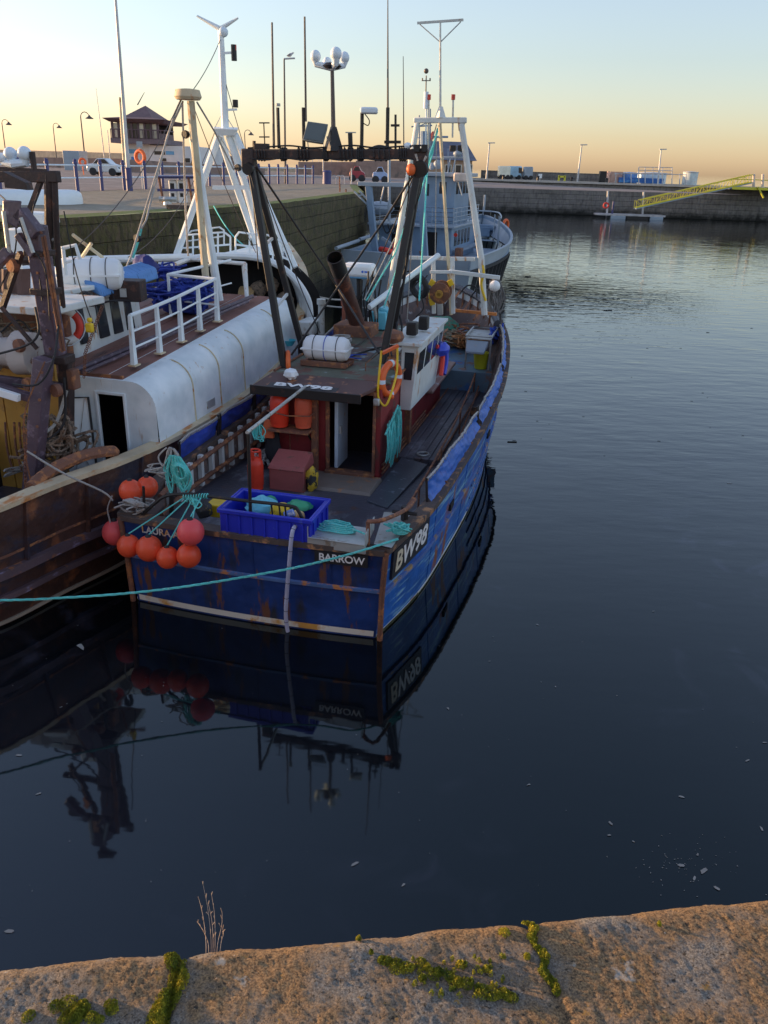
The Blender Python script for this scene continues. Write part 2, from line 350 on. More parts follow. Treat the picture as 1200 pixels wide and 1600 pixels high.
# --- stone materials
def stone_mat(name, base, dark, moss, mossz=None, sc=1.0, blocks=None, mossamt=.5):
    m, N, L = node_mat(name); b = N['Principled BSDF']; b.inputs['Roughness'].default_value = .85
    tc = N.new('ShaderNodeTexCoord'); g_ = N.new('ShaderNodeNewGeometry')
    def nz(s, d, mp=(1, 1, 1)):
        q = N.new('ShaderNodeMapping'); q.inputs['Scale'].default_value = mp; L.new(tc.outputs['Object'], q.inputs[0])
        n = N.new('ShaderNodeTexNoise'); n.inputs['Scale'].default_value = s; n.inputs['Roughness'].default_value = .68; n.inputs['Detail'].default_value = d; L.new(q.outputs[0], n.inputs['Vector']); return n.outputs['Fac']
    def mr(src, a, c, d=0., e=1.):
        r = N.new('ShaderNodeMapRange')
        for i, v in enumerate((a, c, d, e)): r.inputs[i+1].default_value = v
        L.new(src, r.inputs[0]); return r.outputs[0]
    def mx(f, a, c):
        x = N.new('ShaderNodeMix'); x.data_type = 'RGBA'; L.new(f, x.inputs[0])
        for i, s in ((6, a), (7, c)):
            if isinstance(s, tuple): x.inputs[i].default_value = (*s, 1)
            else: L.new(s, x.inputs[i])
        return x.outputs[2]
    c = mx(mr(nz(.8*sc, 8), .35, .65), dark, base)
    c = mx(mr(nz(3*sc, 9, (2, 2, .35)), .48, .60), c, dark)
    c = mx(mr(nz(5*sc, 8, (1, 1, .5)), .5-.15*mossamt, .75-.2*mossamt), c, moss)
    hgt = nz(6*sc, 9)
    if mossz is not None:      # weed line: everything below the tide mark is dark with weed
        sx = N.new('ShaderNodeSeparateXYZ'); L.new(tc.outputs['Object'], sx.inputs[0])
        ad = N.new('ShaderNodeMath'); ad.operation = 'ADD'; L.new(sx.outputs['Z'], ad.inputs[0]); L.new(mr(nz(1.5*sc, 5), 0, 1, -1.2, 1.2), ad.inputs[1])
        c = mx(mr(ad.outputs[0], mossz+.5, mossz-.7), c, (.018, .017, .013))
    if blocks:        # coursed masonry: joints darker and recessed
        s3 = N.new('ShaderNodeSeparateXYZ'); L.new(tc.outputs['Object'], s3.inputs[0]); cb = N.new('ShaderNodeCombineXYZ')
        L.new(s3.outputs[blocks[0]], cb.inputs[0]); L.new(s3.outputs['Z'], cb.inputs[1])
        bk = N.new('ShaderNodeTexBrick'); L.new(cb.outputs[0], bk.inputs['Vector']); bk.inputs['Scale'].default_value = 1; bk.inputs['Brick Width'].default_value = blocks[1]; bk.inputs['Row Height'].default_value = blocks[2]
        bk.inputs['Mortar Size'].default_value = .035; bk.inputs['Mortar Smooth'].default_value = .6; bk.inputs['Color1'].default_value = (.75, .75, .75, 1); bk.inputs['Color2'].default_value = (1.15, 1.15, 1.15, 1); bk.inputs['Mortar'].default_value = (.45, .45, .42, 1)
        xx = N.new('ShaderNodeMix'); xx.data_type = 'RGBA'; xx.blend_type = 'MULTIPLY'; xx.inputs[0].default_value = .2; L.new(c, xx.inputs[6]); L.new(bk.outputs['Color'], xx.inputs[7]); c = xx.outputs[2]
        ha = N.new('ShaderNodeMath'); ha.operation = 'SUBTRACT'; L.new(hgt, ha.inputs[0]); L.new(bk.outputs['Fac'], ha.inputs[1]); hgt = ha.outputs[0]
    L.new(c, b.inputs['Base Color'])
    bp = N.new('ShaderNodeBump'); bp.inputs['Strength'].default_value = 1; bp.inputs['Distance'].default_value = .10 if blocks else .05; L.new(hgt, bp.inputs['Height'])
    L.new(bp.outputs[0], b.inputs['Normal']); return m
M_mosswall = stone_mat('weedy_quay_stone', (.21, .155, .085), (.055, .042, .024), (.11, .105, .028), mossz=1.3, sc=1.2, mossamt=.55, blocks=('Y', 1.3, .55))
M_quaytop = stone_mat('worn_quay_paving', (.36, .31, .23), (.27, .23, .17), (.22, .20, .12), sc=.5, mossamt=.2)
M_farwall = stone_mat('grey_harbour_stone', (.28, .25, .235), (.14, .125, .115), (.25, .225, .19), mossz=.9, sc=.5, mossamt=.5, blocks=('X', 2.2, .8))  # distance haze is put into the stone's paler grey
M_edge = stone_mat('mossy_quay_edge', (.30, .26, .15), (.20, .19, .08), (.17, .21, .04), sc=1.2, mossamt=1.3)

# --- left quay: its face runs beside the boats, then steps away
QZ = 5.2
Q = [W.z(px, py, QZ)[:2] for px, py in ((0, 345), (90, 340), (150, 337), (275, 329), (450, 316), (570, 300))]
d0 = Vector(Q[1])-Vector(Q[0]); start = Vector(Q[0])-d0.normalized()*9.5
# near-side extension passes outside the picture's left edge
line = [tuple(start)]+[tuple(q) for q in Q]
end = Vector(Q[-1]); back = [tuple(end+Vector((-1.2, 18))), tuple(end+Vector((-3, 110)))]
line = line+back
def wallstrip(line, z0, z1, seg=.7, rough=.10, nz_=10):
    pts = []
    for a, b in zip(line[:-1], line[1:]):
        L_ = math.hypot(b[0]-a[0], b[1]-a[1]); n = max(1, int(L_/seg)) if a[1] < 70 else max(1, int(L_/6))
        pts += [(a[0]+(b[0]-a[0])*i/n, a[1]+(b[1]-a[1])*i/n) for i in range(n)]
    pts.append(line[-1]); g = G(); k = len(pts)-1
    def fn(u, v):
        p = pts[round(u*k)]; z = z0+(z1-z0)*v
        dd = noise.noise(Vector((p[0]*.9, p[1]*.9, z*1.4)))*rough+noise.noise(Vector((p[0]*3, p[1]*3, z*4)))*rough*.4
        if v > .99: dd = -.05
        return (p[0]+dd, p[1], z)
    return g.grid(fn, k, nz_*2), pts
gw, qpts = wallstrip(line, -3, QZ-.02)
struct('quay_wall', gw, M_mosswall)
g = G(); n = len(qpts)
zz = [QZ+.03*noise.noise(Vector((p[0], p[1], 0))) for p in qpts]
g.add([(p[0]-.05, p[1], zz[i]-.02) for i, p in enumerate(qpts)]+[(p[0]-.7, p[1], QZ+.02) for p in qpts], [(i, i+1, n+i+1, n+i) for i in range(n-1)])
struct('quay_edge', g, M_edge)
g = G(); g.add([(p[0]-.7, p[1], QZ+.02) for p in qpts]+[(-400, p[1], QZ+.02) for p in qpts], [(i, i+1, n+i+1, n+i) for i in range(n-1)])
struct('quay_paving', g, M_quaytop, smooth=False)

# --- far harbour wall across the basin, with its road and parapet
FY = 149.5
fl = [(-30, FY+6), (10, FY+2), (14, FY+.5), (31, FY), (62, FY-3), (110, FY-7), (220, FY-14)]
gf = G(); zf = 5.0
pts = []
for a, b in zip(fl[:-1], fl[1:]):
    k = max(1, int((b[0]-a[0])/1.5)); pts += [(a[0]+(b[0]-a[0])*i/k, a[1]+(b[1]-a[1])*i/k) for i in range(k)]
pts.append(fl[-1]); k = len(pts)-1
gf.grid(lambda u, v: (pts[round(u*k)][0], pts[round(u*k)][1]+.25*noise.noise(Vector((pts[round(u*k)][0]*.4, 0, v*6)))-(.2*(1-v)), -3+(zf+3)*v), k, 14)
struct('far_wall', gf, M_farwall)
g = G(); n = len(fl)
g.add([(x, y-.3, zf+.25) for x, y in fl]+[(x, y+.8, zf+.25) for x, y in fl]+[(x, y-.3, zf-.05) for x, y in fl], [(i, i+1, n+i+1, n+i) for i in range(n-1)]+[(2*n+i, 2*n+i+1, i+1, i) for i in range(n-1)])
struct('far_kerb', g, mat('pale_kerb_stone', (.30, .27, .24), .8, var=.15))
g = G(); g.add([(x, y+.8, zf+.21) for x, y in fl]+[(x, y+16, zf+.21) for x, y in fl], [(i, i+1, n+i+1, n+i) for i in range(n-1)])
struct('far_road', g, M_quaytop, smooth=False)
def parapet(name, label, pts2, z0, z1, th, m):
    g = G(); n = len(pts2)
    g.add([(x, y, z0) for x, y in pts2]+[(x, y, z1) for x, y in pts2]+[(x, y+th, z1) for x, y in pts2]+[(x, y+th, z0) for x, y in pts2],
          [(r*n+i, r*n+i+1, (r+1)*n+i+1, (r+1)*n+i) for r in range(3) for i in range(n-1)]+[(0, n, 2*n, 3*n), (n-1, 2*n-1, 3*n-1, 4*n-1)])
    return solo(name, label, 'wall', g, m)
def bgp(px, py, Y): return W.y(px, py, Y)
x0 = bgp(752, 270, FY+15)[0]; x1 = bgp(962, 280, FY+13)[0]
parapet('parapet_wall', 'dark stone parapet along the far quay behind the parked campervan', [(x0, FY+15), (x1, FY+13)], zf, 6.55, .6, M_farwall)

# --- near quay: rounded coping stones at the viewer's feet
E0 = Vector(W.z(0, 1512, QZ)); E1 = Vector(W.z(1200, 1405, QZ)); ed = (E1-E0).normalized(); en = Vector((-ed.y, ed.x, 0))   # en points to the water
E0 = E0+en*.022; E1 = E1+en*.022
J1, SL1, J2, SL2 = .381, -.108, 1.163, .034      # joints between the stones
def near_h(u, w_):     # u along edge, w_ inland distance from the edge; returns outward shift and height
    h = 0
    for j, sl_ in ((J1, SL1), (J2, SL2)):
        dj = abs(u-j-sl_*w_); h -= (.018 if j == J1 else .007)*math.exp(-(dj/.009)**2)
    p = Vector((u, w_, 0))
    h += .006*noise.noise(p*3)+.002*noise.noise(p*14)+.0012*noise.noise(p*33)+.0020*noise.noise(p*75+Vector((5,5,5)))+.0030*noise.noise(p*150)
    return h
def near_edge(u): return .018*noise.noise(Vector((u*2.2, 3.1, 0)))+.006*noise.noise(Vector((u*11, 9, 0)))-.012*math.exp(-((u-J1)/.03)**2)-.012*math.exp(-((u-J2)/.03)**2)
us = [-16+i*.8 for i in range(18)]+[-1.9+i*.0065 for i in range(int(6.4/.0065))]+[4.6+i*.8 for i in range(20)]
prof = []   # (inland w, z drop)
R_ = .055
for i in range(3): prof.append((0, -8.2+i*2.5, 1))
for i in range(26): prof.append((0, -.9+.9*i/26-R_, 1))
for i in range(15):
    t = PI/2*i/14; prof.append((R_-R_*math.cos(t), -R_+R_*math.sin(t), 1-i/14*.2))
for i in range(1, 150): prof.append((R_+i*.0062, 0, 0))
for i in range(20): prof.append((1.0+i*1.2, 0, 0))
vs = []
for u in us:
    fine = -1.95 < u < 4.55
    for w_, dz, side in prof:
        hh = near_h(u, w_+dz*.7 if side == 1 else w_) if fine else 0
        e = near_edge(u)
        p = E0+ed*u-en*(w_-e*(1 if w_ < .5 else 0)); n_out = en if side == 1 else Vector((0, 0, 1))
        if side not in (0, 1): n_out = Vector((0, 0, 1))
        p = p+Vector((0, 0, dz))+n_out*hh
        vs.append(p)
g = G(); k = len(prof)
g.add(vs, [(i*k+j, i*k+j+1, (i+1)*k+j+1, (i+1)*k+j) for i in range(len(us)-1) for j in range(k-1)])
def coping_mat():
    m, N, L = node_mat('lichened_coping_stone'); b = N['Principled BSDF']; b.inputs['Roughness'].default_value = .88
    tc = N.new('ShaderNodeTexCoord')
    def nz(s, d, rg=.6):
        n = N.new('ShaderNodeTexNoise'); n.inputs['Scale'].default_value = s; n.inputs['Detail'].default_value = d; n.inputs['Roughness'].default_value = rg
        L.new(tc.outputs['Object'], n.inputs['Vector']); return n.outputs['Fac']
    def mr(src, a, c):
        r = N.new('ShaderNodeMapRange'); r.inputs[1].default_value = a; r.inputs[2].default_value = c; L.new(src, r.inputs[0]); return r.outputs[0]
    def mx(f, a, c):
        x = N.new('ShaderNodeMix'); x.data_type = 'RGBA'; L.new(f, x.inputs[0])
        for i, s in ((6, a), (7, c)):
            if isinstance(s, tuple): x.inputs[i].default_value = (*s, 1)
            else: L.new(s, x.inputs[i])
        return x.outputs[2]
    warm = mx(mr(nz(190, 5, .7), .40, .60), (.13, .078, .038), (.46, .29, .14))  # warm tones put the low sun's orange light into the stone
    grey = mx(mr(nz(210, 5, .7), .40, .62), (.12, .112, .10), (.38, .35, .30))
    c = mx(mr(nz(5.5, 8), .47, .62), warm, grey)
    c = mx(mr(nz(75, 6, .7), .56, .64), c, (.040, .030, .020))
    c = mx(mr(nz(30, 8, .7), .60, .68), c, (.42, .24, .06))
    c = mx(mr(nz(120, 4), .70, .74), c, (.62, .60, .54))
    c = mx(mr(nz(9, 9), .66, .70), c, (.45, .43, .38))
    L.new(c, b.inputs['Base Color'])
    bp = N.new('ShaderNodeBump'); bp.inputs['Strength'].default_value = .9; bp.inputs['Distance'].default_value = .009; L.new(nz(150, 8, .8), bp.inputs['Height'])
    L.new(bp.outputs[0], b.inputs['Normal']); return m
struct('near_quay', g, coping_mat(), ang=60)
# moss cushions and tufts on the coping
M_moss = mat('bright_moss', (.20, .21, .015), .9, alt=(.42, .36, .03), amt=.55, sc=25, alt2=(.06, .09, .01), amt2=.4, sc2=40, bump=.8, bsc=200)
def topz(u, w_): return QZ+near_h(u, w_)
def pix_uw(px, py):
    p = Vector(W.z(px, py, QZ))-E0; return p.dot(ed), -p.dot(en)
g = G()
if True:
    pass
def moss_blob(px, py, rpx, dens):
    u0, w0 = pix_uw(px, py); r = rpx*.00155
    for _ in range(int(dens*1.9)):
        a = random.random()*2*PI; q = r*math.sqrt(random.random()); u = u0+q*math.cos(a); w_ = w0+q*math.sin(a)
        if w_ < .01: w_ = .01
        hgt = .010*max(0, 1-(q/r)**2)+.002
        drop = -R_*(1-math.sqrt(max(0, 1-((R_-w_)/R_)**2))) if w_ < R_ else 0
        c = E0+ed*u-en*w_; z = topz(u, w_)+drop
        for k in range(2):
            rr = random.uniform(.0008, .0019); t = random.random()*PI; h = hgt*random.uniform(.3, 1.1)
            dx = Vector((math.cos(t), math.sin(t), random.uniform(-.4, .4)))*rr; up = Vector((random.uniform(-.5, .5), random.uniform(-.5, .5), 1))*rr*1.6
            o = Vector((c.x, c.y, z+h)); g.add([o-dx, o+dx, o+dx*.3+up], [(0, 1, 2)])
for i in range(16):
    t = i/15; moss_blob(268+14*math.sin(t*5)+t*-8, 1490+t*110, 9+7*random.random(), 260)
for i in range(14): moss_blob(random.uniform(85, 190), random.uniform(1565, 1600), random.uniform(6, 15), 200)
pth = [(600, 1497), (625, 1508), (655, 1512), (690, 1522), (720, 1535), (755, 1548), (790, 1555), (812, 1562)]
for i in range(len(pth)-1):
    for k in range(3):
        t = k/3; moss_blob(pth[i][0]+(pth[i+1][0]-pth[i][0])*t+random.uniform(-6, 6), pth[i][1]+(pth[i+1][1]-pth[i][1])*t+random.uniform(-5, 5), random.uniform(5, 12), 180)
for i in range(16):
    t = i/15; moss_blob(824+t*42+5*math.sin(i), 1436+t*112, random.uniform(5, 9), 170)
for px, py, r in ((788, 1458, 9), (760, 1515, 6), (823, 1497, 5), (660, 1530, 6), (45, 1590, 9), (720, 1508, 8), (1030, 1445, 3), (560, 1465, 4), (580, 1490, 3)): moss_blob(px, py, r, 160)
for i in range(45): moss_blob(random.uniform(640, 790), random.uniform(1490, 1560), random.uniform(2, 4), 26)
o = struct('moss', g, M_moss, kind='stuff', smooth=False)
# dried weed stems growing from the quay face
t = Thing('dried_weed', 'dry pale weed stalks standing up from the near quay face', 'weed', W, (E0+ed*.42)[:])
M_weed = mat('dry_stalk', (.20, .155, .12), .8)
for i, (bx, by, tx, ty) in enumerate(((330, 1478, 316, 1377), (333, 1480, 325, 1410), (336, 1478, 330, 1395), (340, 1476, 347, 1424), (326, 1480, 308, 1440), (345, 1476, 348, 1450), (322, 1480, 310, 1402))):
    b0 = Vector(W.y(bx, by, 1.36)); t0 = Vector(W.y(tx, ty, 1.42+.03*i)); g = G()
    m_ = b0.lerp(t0, .55)+Vector((.004, 0, .003)); c_ = crv([b0-Vector((0, .04, .05)), b0, m_, t0], 6)
    g.tube(c_, [.0008*(1-.6*k/len(c_)) for k in range(len(c_))], 5)
    for k in range(8, len(c_)-1, 3):
        q = c_[k]; g.tube([q, q+Vector((random.uniform(-.006, .006), .0, random.uniform(.008, .016)))], [.0005, .0009], 4)
    t.part('stem', g, M_weed)
# ================================================================ BLUE BOAT (frame A)
def side_levels(levels, n=9):      # smooth each level line; returns list of level curves
    return [crv(l, n) for l in levels]
def PX(s_, x, y):      # the wheelhouse side: the hull is set a little to starboard of the frame's axis
    return x if s_ > 0 else -x*(1-.21*max(0, min(1, y/5)))
def hull_mesh(levels, n=9, fx=PX):
    cs = side_levels(levels, n); k = len(cs[0]); g = G()
    for sgn in (1, -1):
        vs = [(fx(sgn, p.x, p.y), p.y, p.z) for c in cs for p in c]
        g.add(vs, [(a*k+i, a*k+i+1, (a+1)*k+i+1, (a+1)*k+i) for a in range(len(cs)-1) for i in range(k-1)])
    return g, cs
def at_y(c, y):          # half-beam and height of a level curve at station y
    for a, b in zip(c[:-1], c[1:]):
        if a.y <= y <= b.y or a.y >= y >= b.y:
            t = (y-a.y)/((b.y-a.y) or 1); p = a.lerp(b, t); return p.x, p.z
    return (c[-1].x, c[-1].z) if y > c[-1].y else (c[0].x, c[0].z)
Agun = [(2.17, -.05, 1.52), (2.5, 1.5, 1.6), (2.66, 3.2, 1.7), (2.80, 6, 1.86), (2.80, 9, 2.1), (2.5, 12, 2.45), (1.85, 14.3, 2.8), (1.0, 15.7, 3.0), (.03, 16.5, 3.15)]
Aknk = [(2.12, -.03, .80), (2.44, 1.5, .86), (2.60, 3.2, .92), (2.72, 6, 1.05), (2.66, 9, 1.3), (2.25, 12, 1.6), (1.5, 14.1, 1.85), (.75, 15.3, 2.0), (.03, 16.1, 2.1)]
Awl = [(2.05, 0, .0), (2.36, 1.5, 0), (2.5, 3.2, 0), (2.6, 6, 0), (2.45, 9, 0), (1.9, 12, 0), (1.1, 13.9, 0), (.45, 15, 0), (.03, 15.6, 0)]
Abot = [(x*.62, y, -.8) for x, y, z in Awl]
boat = Thing('fishing_boat', 'blue fishing boat with dark red wheelhouse and black gantry, BW98 on its side', 'fishing boat', A, (0, 0, 0))
g, Ac = hull_mesh([Agun, Aknk, Awl, Abot]); hull = boat.part('hull', g, M_blue)
gunA, knkA, wlA, botA = Ac
# transom: slightly curved plate
def tr(z):
    L4 = [(2.17, 1.52), (2.12, .8), (2.05, 0), (1.27, -.8)]
    for (a, za), (b, zb) in zip(L4[:-1], L4[1:]):
        if zb <= z <= za: return b+(a-b)*(z-zb)/(za-zb)
    return 1.27
def trp(u, z, off=0):   # u -1..1
    h = tr(z); x = h*u; drop = .0
    return (x, -.05*(z/1.5)-.10*(1-u*u)-off, z-drop)
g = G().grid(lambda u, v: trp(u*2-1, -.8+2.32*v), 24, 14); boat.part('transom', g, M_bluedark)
g = G().grid(lambda u, v: trp(u*2-1, .80+.09*v, .035*(1 if .01 < v < .99 else -.5)), 24, 4); boat.part('transom_ledge', g, M_ledge)
g = G().grid(lambda u, v: trp(u*1.96-.98, .03+.10*v, .006), 24, 2)
boat.part('waterline_stripe', g, mat('rust_stained_white_stripe', (.62, .60, .52), .6, alt=(.42, .22, .05), amt=.46, sc=1.6, var=.15))
# corner edge doubling plate, rusted
for s_ in (1, -1): boat.part('corner_strip', G().tube([(s_*2.12, -.03, -.1), (s_*2.14, -.05, .8), (s_*2.19, -.06, 1.52)], .045, 8), M_rusty)
# topmost rail all round, belts along the side
def belt(c, off, w, h, y0=-1, y1=99, sgns=(1, -1), dz=0, fx=PX):
    g = G()
    for s_ in sgns:
        P = [p for p in c if y0 <= p.y <= y1]; ring = []
        for i, p in enumerate(P):
            a = P[max(i-1, 0)]; b = P[min(i+1, len(P)-1)]; d = Vector((b.x-a.x, b.y-a.y, 0)).normalized(); nrm = Vector((d.y, -d.x, 0))
            ring.append([(fx(s_, q.x, q.y), q.y, q.z+dz) for q in (p+nrm*(off+w)+Vector((0, 0, h/2)), p+nrm*off+Vector((0, 0, h/2)), p+nrm*off-Vector((0, 0, h/2)), p+nrm*(off+w)-Vector((0, 0, h/2)))])
        vs = [q for r in ring for q in r]; k = len(ring)
        g.add(vs, [(i*4+j, i*4+(j+1) % 4, (i+1)*4+(j+1) % 4, (i+1)*4+j) for i in range(k-1) for j in range(4)]+[(0, 1, 2, 3), ((k-1)*4+3, (k-1)*4+2, (k-1)*4+1, (k-1)*4)])
    return g
g = belt(gunA, -.17, .24, .09, dz=.02); g.grid(lambda u, v: (trp(u*2-1, 1.52)[0], trp(u*2-1, 1.5)[1]-.05+.24*v, 1.555), 20, 1)
g.grid(lambda u, v: (trp(u*2-1, 1.52)[0], trp(u*2-1, 1.5)[1]-.05, 1.47+.085*v), 20, 1)
boat.part('rail_cap', g, M_rail)
boat.part('rubbing_strake', belt(knkA, .0, .05, .07), mat('worn_blue_strake', (.05, .09, .22), .6, alt=(.25, .16, .07), amt=.5, sc=3, st=(1, .6, 1), bump=.5))
for k, dz in enumerate((.20, .38, .56)):
    mid = [a.lerp(b, dz/ .75) for a, b in zip(knkA, gunA)]
    boat.part('strake', belt([a.lerp(b, .12+.28*k) for a, b in zip(wlA, knkA)], 0, .03, .05, 5.2, 15.3), M_ledge)
boat.part('boot_stripe', belt([a.lerp(b, .06) for a, b in zip(wlA, knkA)], .002, .006, .035), M_whitew)
# scrapes of old paint and the scupper openings on the starboard side
g = G()
for y, z in ((3.15, 1.02), (7.0, 1.25), (10.2, 1.6)):
    x, _ = at_y([a.lerp(b, .3) for a, b in zip(knkA, gunA)], y); g.obox((x+.0, y, z+.08), (.06, .34, .12))
boat.part('scupper', g, M_dark)
# inner bulwark, deck
def inner(u, v, s_): 
    i = u*(len(gunA)-1); p = gunA[int(round(i))]; return (PX(s_, max(p.x-.16, 0), p.y), min(p.y, 16.2)+(.06 if p.y < .1 else 0), DZ(p.y)+(p.z-DZ(p.y))*v)
FD = 11.5       # the foredeck starts here, a step up
def DZ(y): return 1.0+.02*max(0, y-6) if y < FD else 1.65+.15*(y-FD)
def inset(c, d):
    out = []
    for i, p in enumerate(c):
        a = c[max(i-1, 0)]; b = c[min(i+1, len(c)-1)]; t = Vector((b.x-a.x, b.y-a.y, 0)).normalized(); q = p-Vector((t.y, -t.x, 0))*d
        out.append(Vector((max(q.x, 0), q.y, p.z)))
    return out
gI, kI, wI = inset(gunA, .15), inset(knkA, .15), inset(wlA, .15)
def hx(y, z, cs):      # half-beam of the inner skin at a height
    pr = [at_y(c, y) for c in cs]
    for (xa, za), (xb, zb) in zip(pr[:-1], pr[1:]):
        if zb <= z <= za: return xb+(xa-xb)*(z-zb)/((za-zb) or 1)
    return pr[0][0]
g = G()
for s_ in (1, -1):
    cs = [gI, kI, wI]; k = len(gI); g.add([(PX(s_, p.x, p.y), max(p.y, .05), p.z) for c in cs for p in c], [(a*k+i, a*k+i+1, (a+1)*k+i+1, (a+1)*k+i) for a in range(2) for i in range(k-1)])
g.box(-2.0, 2.0, .04, .07, 1.0, 1.5)
boat.part('inner_bulwark', g, mat('dark_bulwark_lining', (.07, .05, .045), .7, alt=(.16, .08, .05), amt=.4, sc=3, alt2=(.25, .26, .27), amt2=.25, sc2=4, bump=.3))
g = G(); gF = G()
ys = [.06+i*.5 for i in range(23)]+[FD-.001]
yf_ = [FD+i*.4 for i in range(12)]
for a, b in zip(yf_[:-1], yf_[1:]):
    xa = max(.02, hx(a, DZ(a), [gI, kI, wI])+.03); xb = max(.02, hx(b, DZ(b), [gI, kI, wI])+.03)
    gF.add([(PX(-1, xa, a), a, DZ(a)), (xa, a, DZ(a)), (xb, b, DZ(b)), (PX(-1, xb, b), b, DZ(b))], [(0, 1, 2, 3)])
gF.add([(-2.0, FD, 1.0), (2.55, FD, 1.0), (2.55, FD, DZ(FD)), (-2.0, FD, DZ(FD))], [(0, 1, 2, 3)])
for a, b in zip(ys[:-1], ys[1:]):
    xa = max(.02, hx(a, DZ(a), [gI, kI, wI])+.03); xb = max(.02, hx(b, DZ(b), [gI, kI, wI])+.03)
    g.add([(PX(-1, xa, a), a, DZ(a)), (xa, a, DZ(a)), (xb, b, DZ(b)), (PX(-1, xb, b), b, DZ(b))], [(0, 1, 2, 3)])
boat.part('deck', g, M_wood, smooth=False)
boat.part('foredeck', gF, mat('blue_grey_foredeck', (.08, .13, .17), .55, alt=(.13, .07, .05), amt=.46, sc=2.2, alt2=(.03, .09, .24), amt2=.42, sc2=1.6, bump=.3), smooth=False)
# port bulwark: cream ribs and brown stringers seen from the deck
for i in range(24):
    y = 1.4+i*.42; x, z = at_y(gunA, y); g = G().obox((PX(-1, x-.24, y), y, (z+DZ(y))/2+.05), (.08, .10, z-DZ(y)-.06)); boat.part('bulwark_rib', g, M_whitew)
g = G()
for f in (.32, .92):
    g.tube([(PX(-1, p.x-.29, p.y), p.y, DZ(p.y)+(p.z-DZ(p.y))*f) for p in gunA if .8 < p.y < 12.5], .045, 6)
boat.part('bulwark_stringer', g, M_rusty)
# blue tarpaulin dodgers above the rail, both sides
def dodger(s_, y0, y1, seed, h=.42):
    g = G(); n = int((y1-y0)/.05)
    def fn(u, v):
        y = y0+(y1-y0)*u; x, z = at_y(gunA, y)
        hv = h*(1.12-.055*y) if s_ > 0 else h
        fold = abs(noise.noise(Vector((y*2.1+v*1.3, v*1.1+seed, seed))))**.6
        wob = .075*(fold-.4)*math.sin(PI*min(1, v*1.15))**.5*(1 if v < 1 else 0)+.05*math.sin(PI*v)*math.sin(y*1.9+seed)+.022*noise.noise(Vector((y*8+v*5, v*7, seed)))
        sagv = -.05*abs(math.sin(y*PI/1.9+seed))*v*v
        return (PX(s_, x-.03-.10*v+wob, y), y, z+.05+hv*v+sagv)
    g.grid(fn, n, 14); top = [fn(i/60, 1.0) for i in range(61)]
    return g, top
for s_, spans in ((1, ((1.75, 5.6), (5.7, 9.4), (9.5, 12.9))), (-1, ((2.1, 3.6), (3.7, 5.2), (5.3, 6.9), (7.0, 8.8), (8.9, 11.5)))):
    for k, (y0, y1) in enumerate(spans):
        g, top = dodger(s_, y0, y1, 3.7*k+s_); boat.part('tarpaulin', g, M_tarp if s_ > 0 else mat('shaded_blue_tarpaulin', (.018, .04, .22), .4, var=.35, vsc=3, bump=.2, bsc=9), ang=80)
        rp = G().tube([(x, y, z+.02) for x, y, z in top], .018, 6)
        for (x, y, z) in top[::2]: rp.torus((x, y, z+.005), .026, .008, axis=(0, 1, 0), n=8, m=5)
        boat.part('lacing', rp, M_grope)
        for yy in (y0, y1):
            x, z = at_y(gunA, yy); boat.part('stanchion', G().tube([(PX(s_, x-.1, yy), yy, z-.1), (PX(s_, x-.14, yy), yy, z+.48)], .022, 6), M_black)
# writing
Mlet = mat('white_lettering', (.72, .72, .70), .5, var=.06, bump=0); Mletg = mat('yellowed_gold_lettering', (.62, .42, .17), .5, var=.1, bump=0)
Mplate = mat('black_name_plate', (.012, .012, .014), .5, alt=(.05, .03, .02), amt=.2, bump=.05)
def trans_at(px, py, off=.02):
    p = A.y(px, py, -.13); return p
g = G(); a_ = trans_at(497, 866); b_ = trans_at(570, 884)
cx = (A.y(535, 875, -.17)); rx_ = 2.0
mx_ = axes((cx[0]-.02, -.15, cx[2]), (1, .045, 0), (0, -.03, 1))
g.add([mx_ @ Vector(v) for v in [(-.42, -.10, 0), (.40, -.10, 0), (.40, .10, 0), (-.42, .10, 0), (-.42, -.10, -.03), (.40, -.10, -.03), (.40, .10, -.03), (-.42, .10, -.03)]], [(0, 1, 2, 3), (7, 6, 5, 4), (0, 4, 5, 1), (1, 5, 6, 2), (2, 6, 7, 3), (3, 7, 4, 0)])
pl = boat.part('port_name_plate', g, Mplate)
boat.part('port_name', text('BARROW', .165, mx_ @ Matrix.Translation((0, 0, .006)), bold=.003), Mlet, sub=pl, smooth=False)
def tr_text(s, px0, px1, py0, py1, size, m, sub=None, name='boat_name'):
    px = (px0+px1)/2; py = (py0+py1)/2; p = A.y(px, py, -.13); u = p[0]/2.15
    yy = -.05*(p[2]/1.5)-.10*(1-u*u)-.008
    mm = axes((p[0], yy, p[2]), (1, .093*u, 0), (0, -.03, 1)); return boat.part(name, text(s, size, mm, bold=.003), m, sub=sub, smooth=False)
tr_text('LAURA A', 218, 280, 829, 837, .165, mat('white_and_gold_lettering', (.62, .60, .55), .5, alt=(.5, .27, .08), amt=.5, sc=5, bump=0))
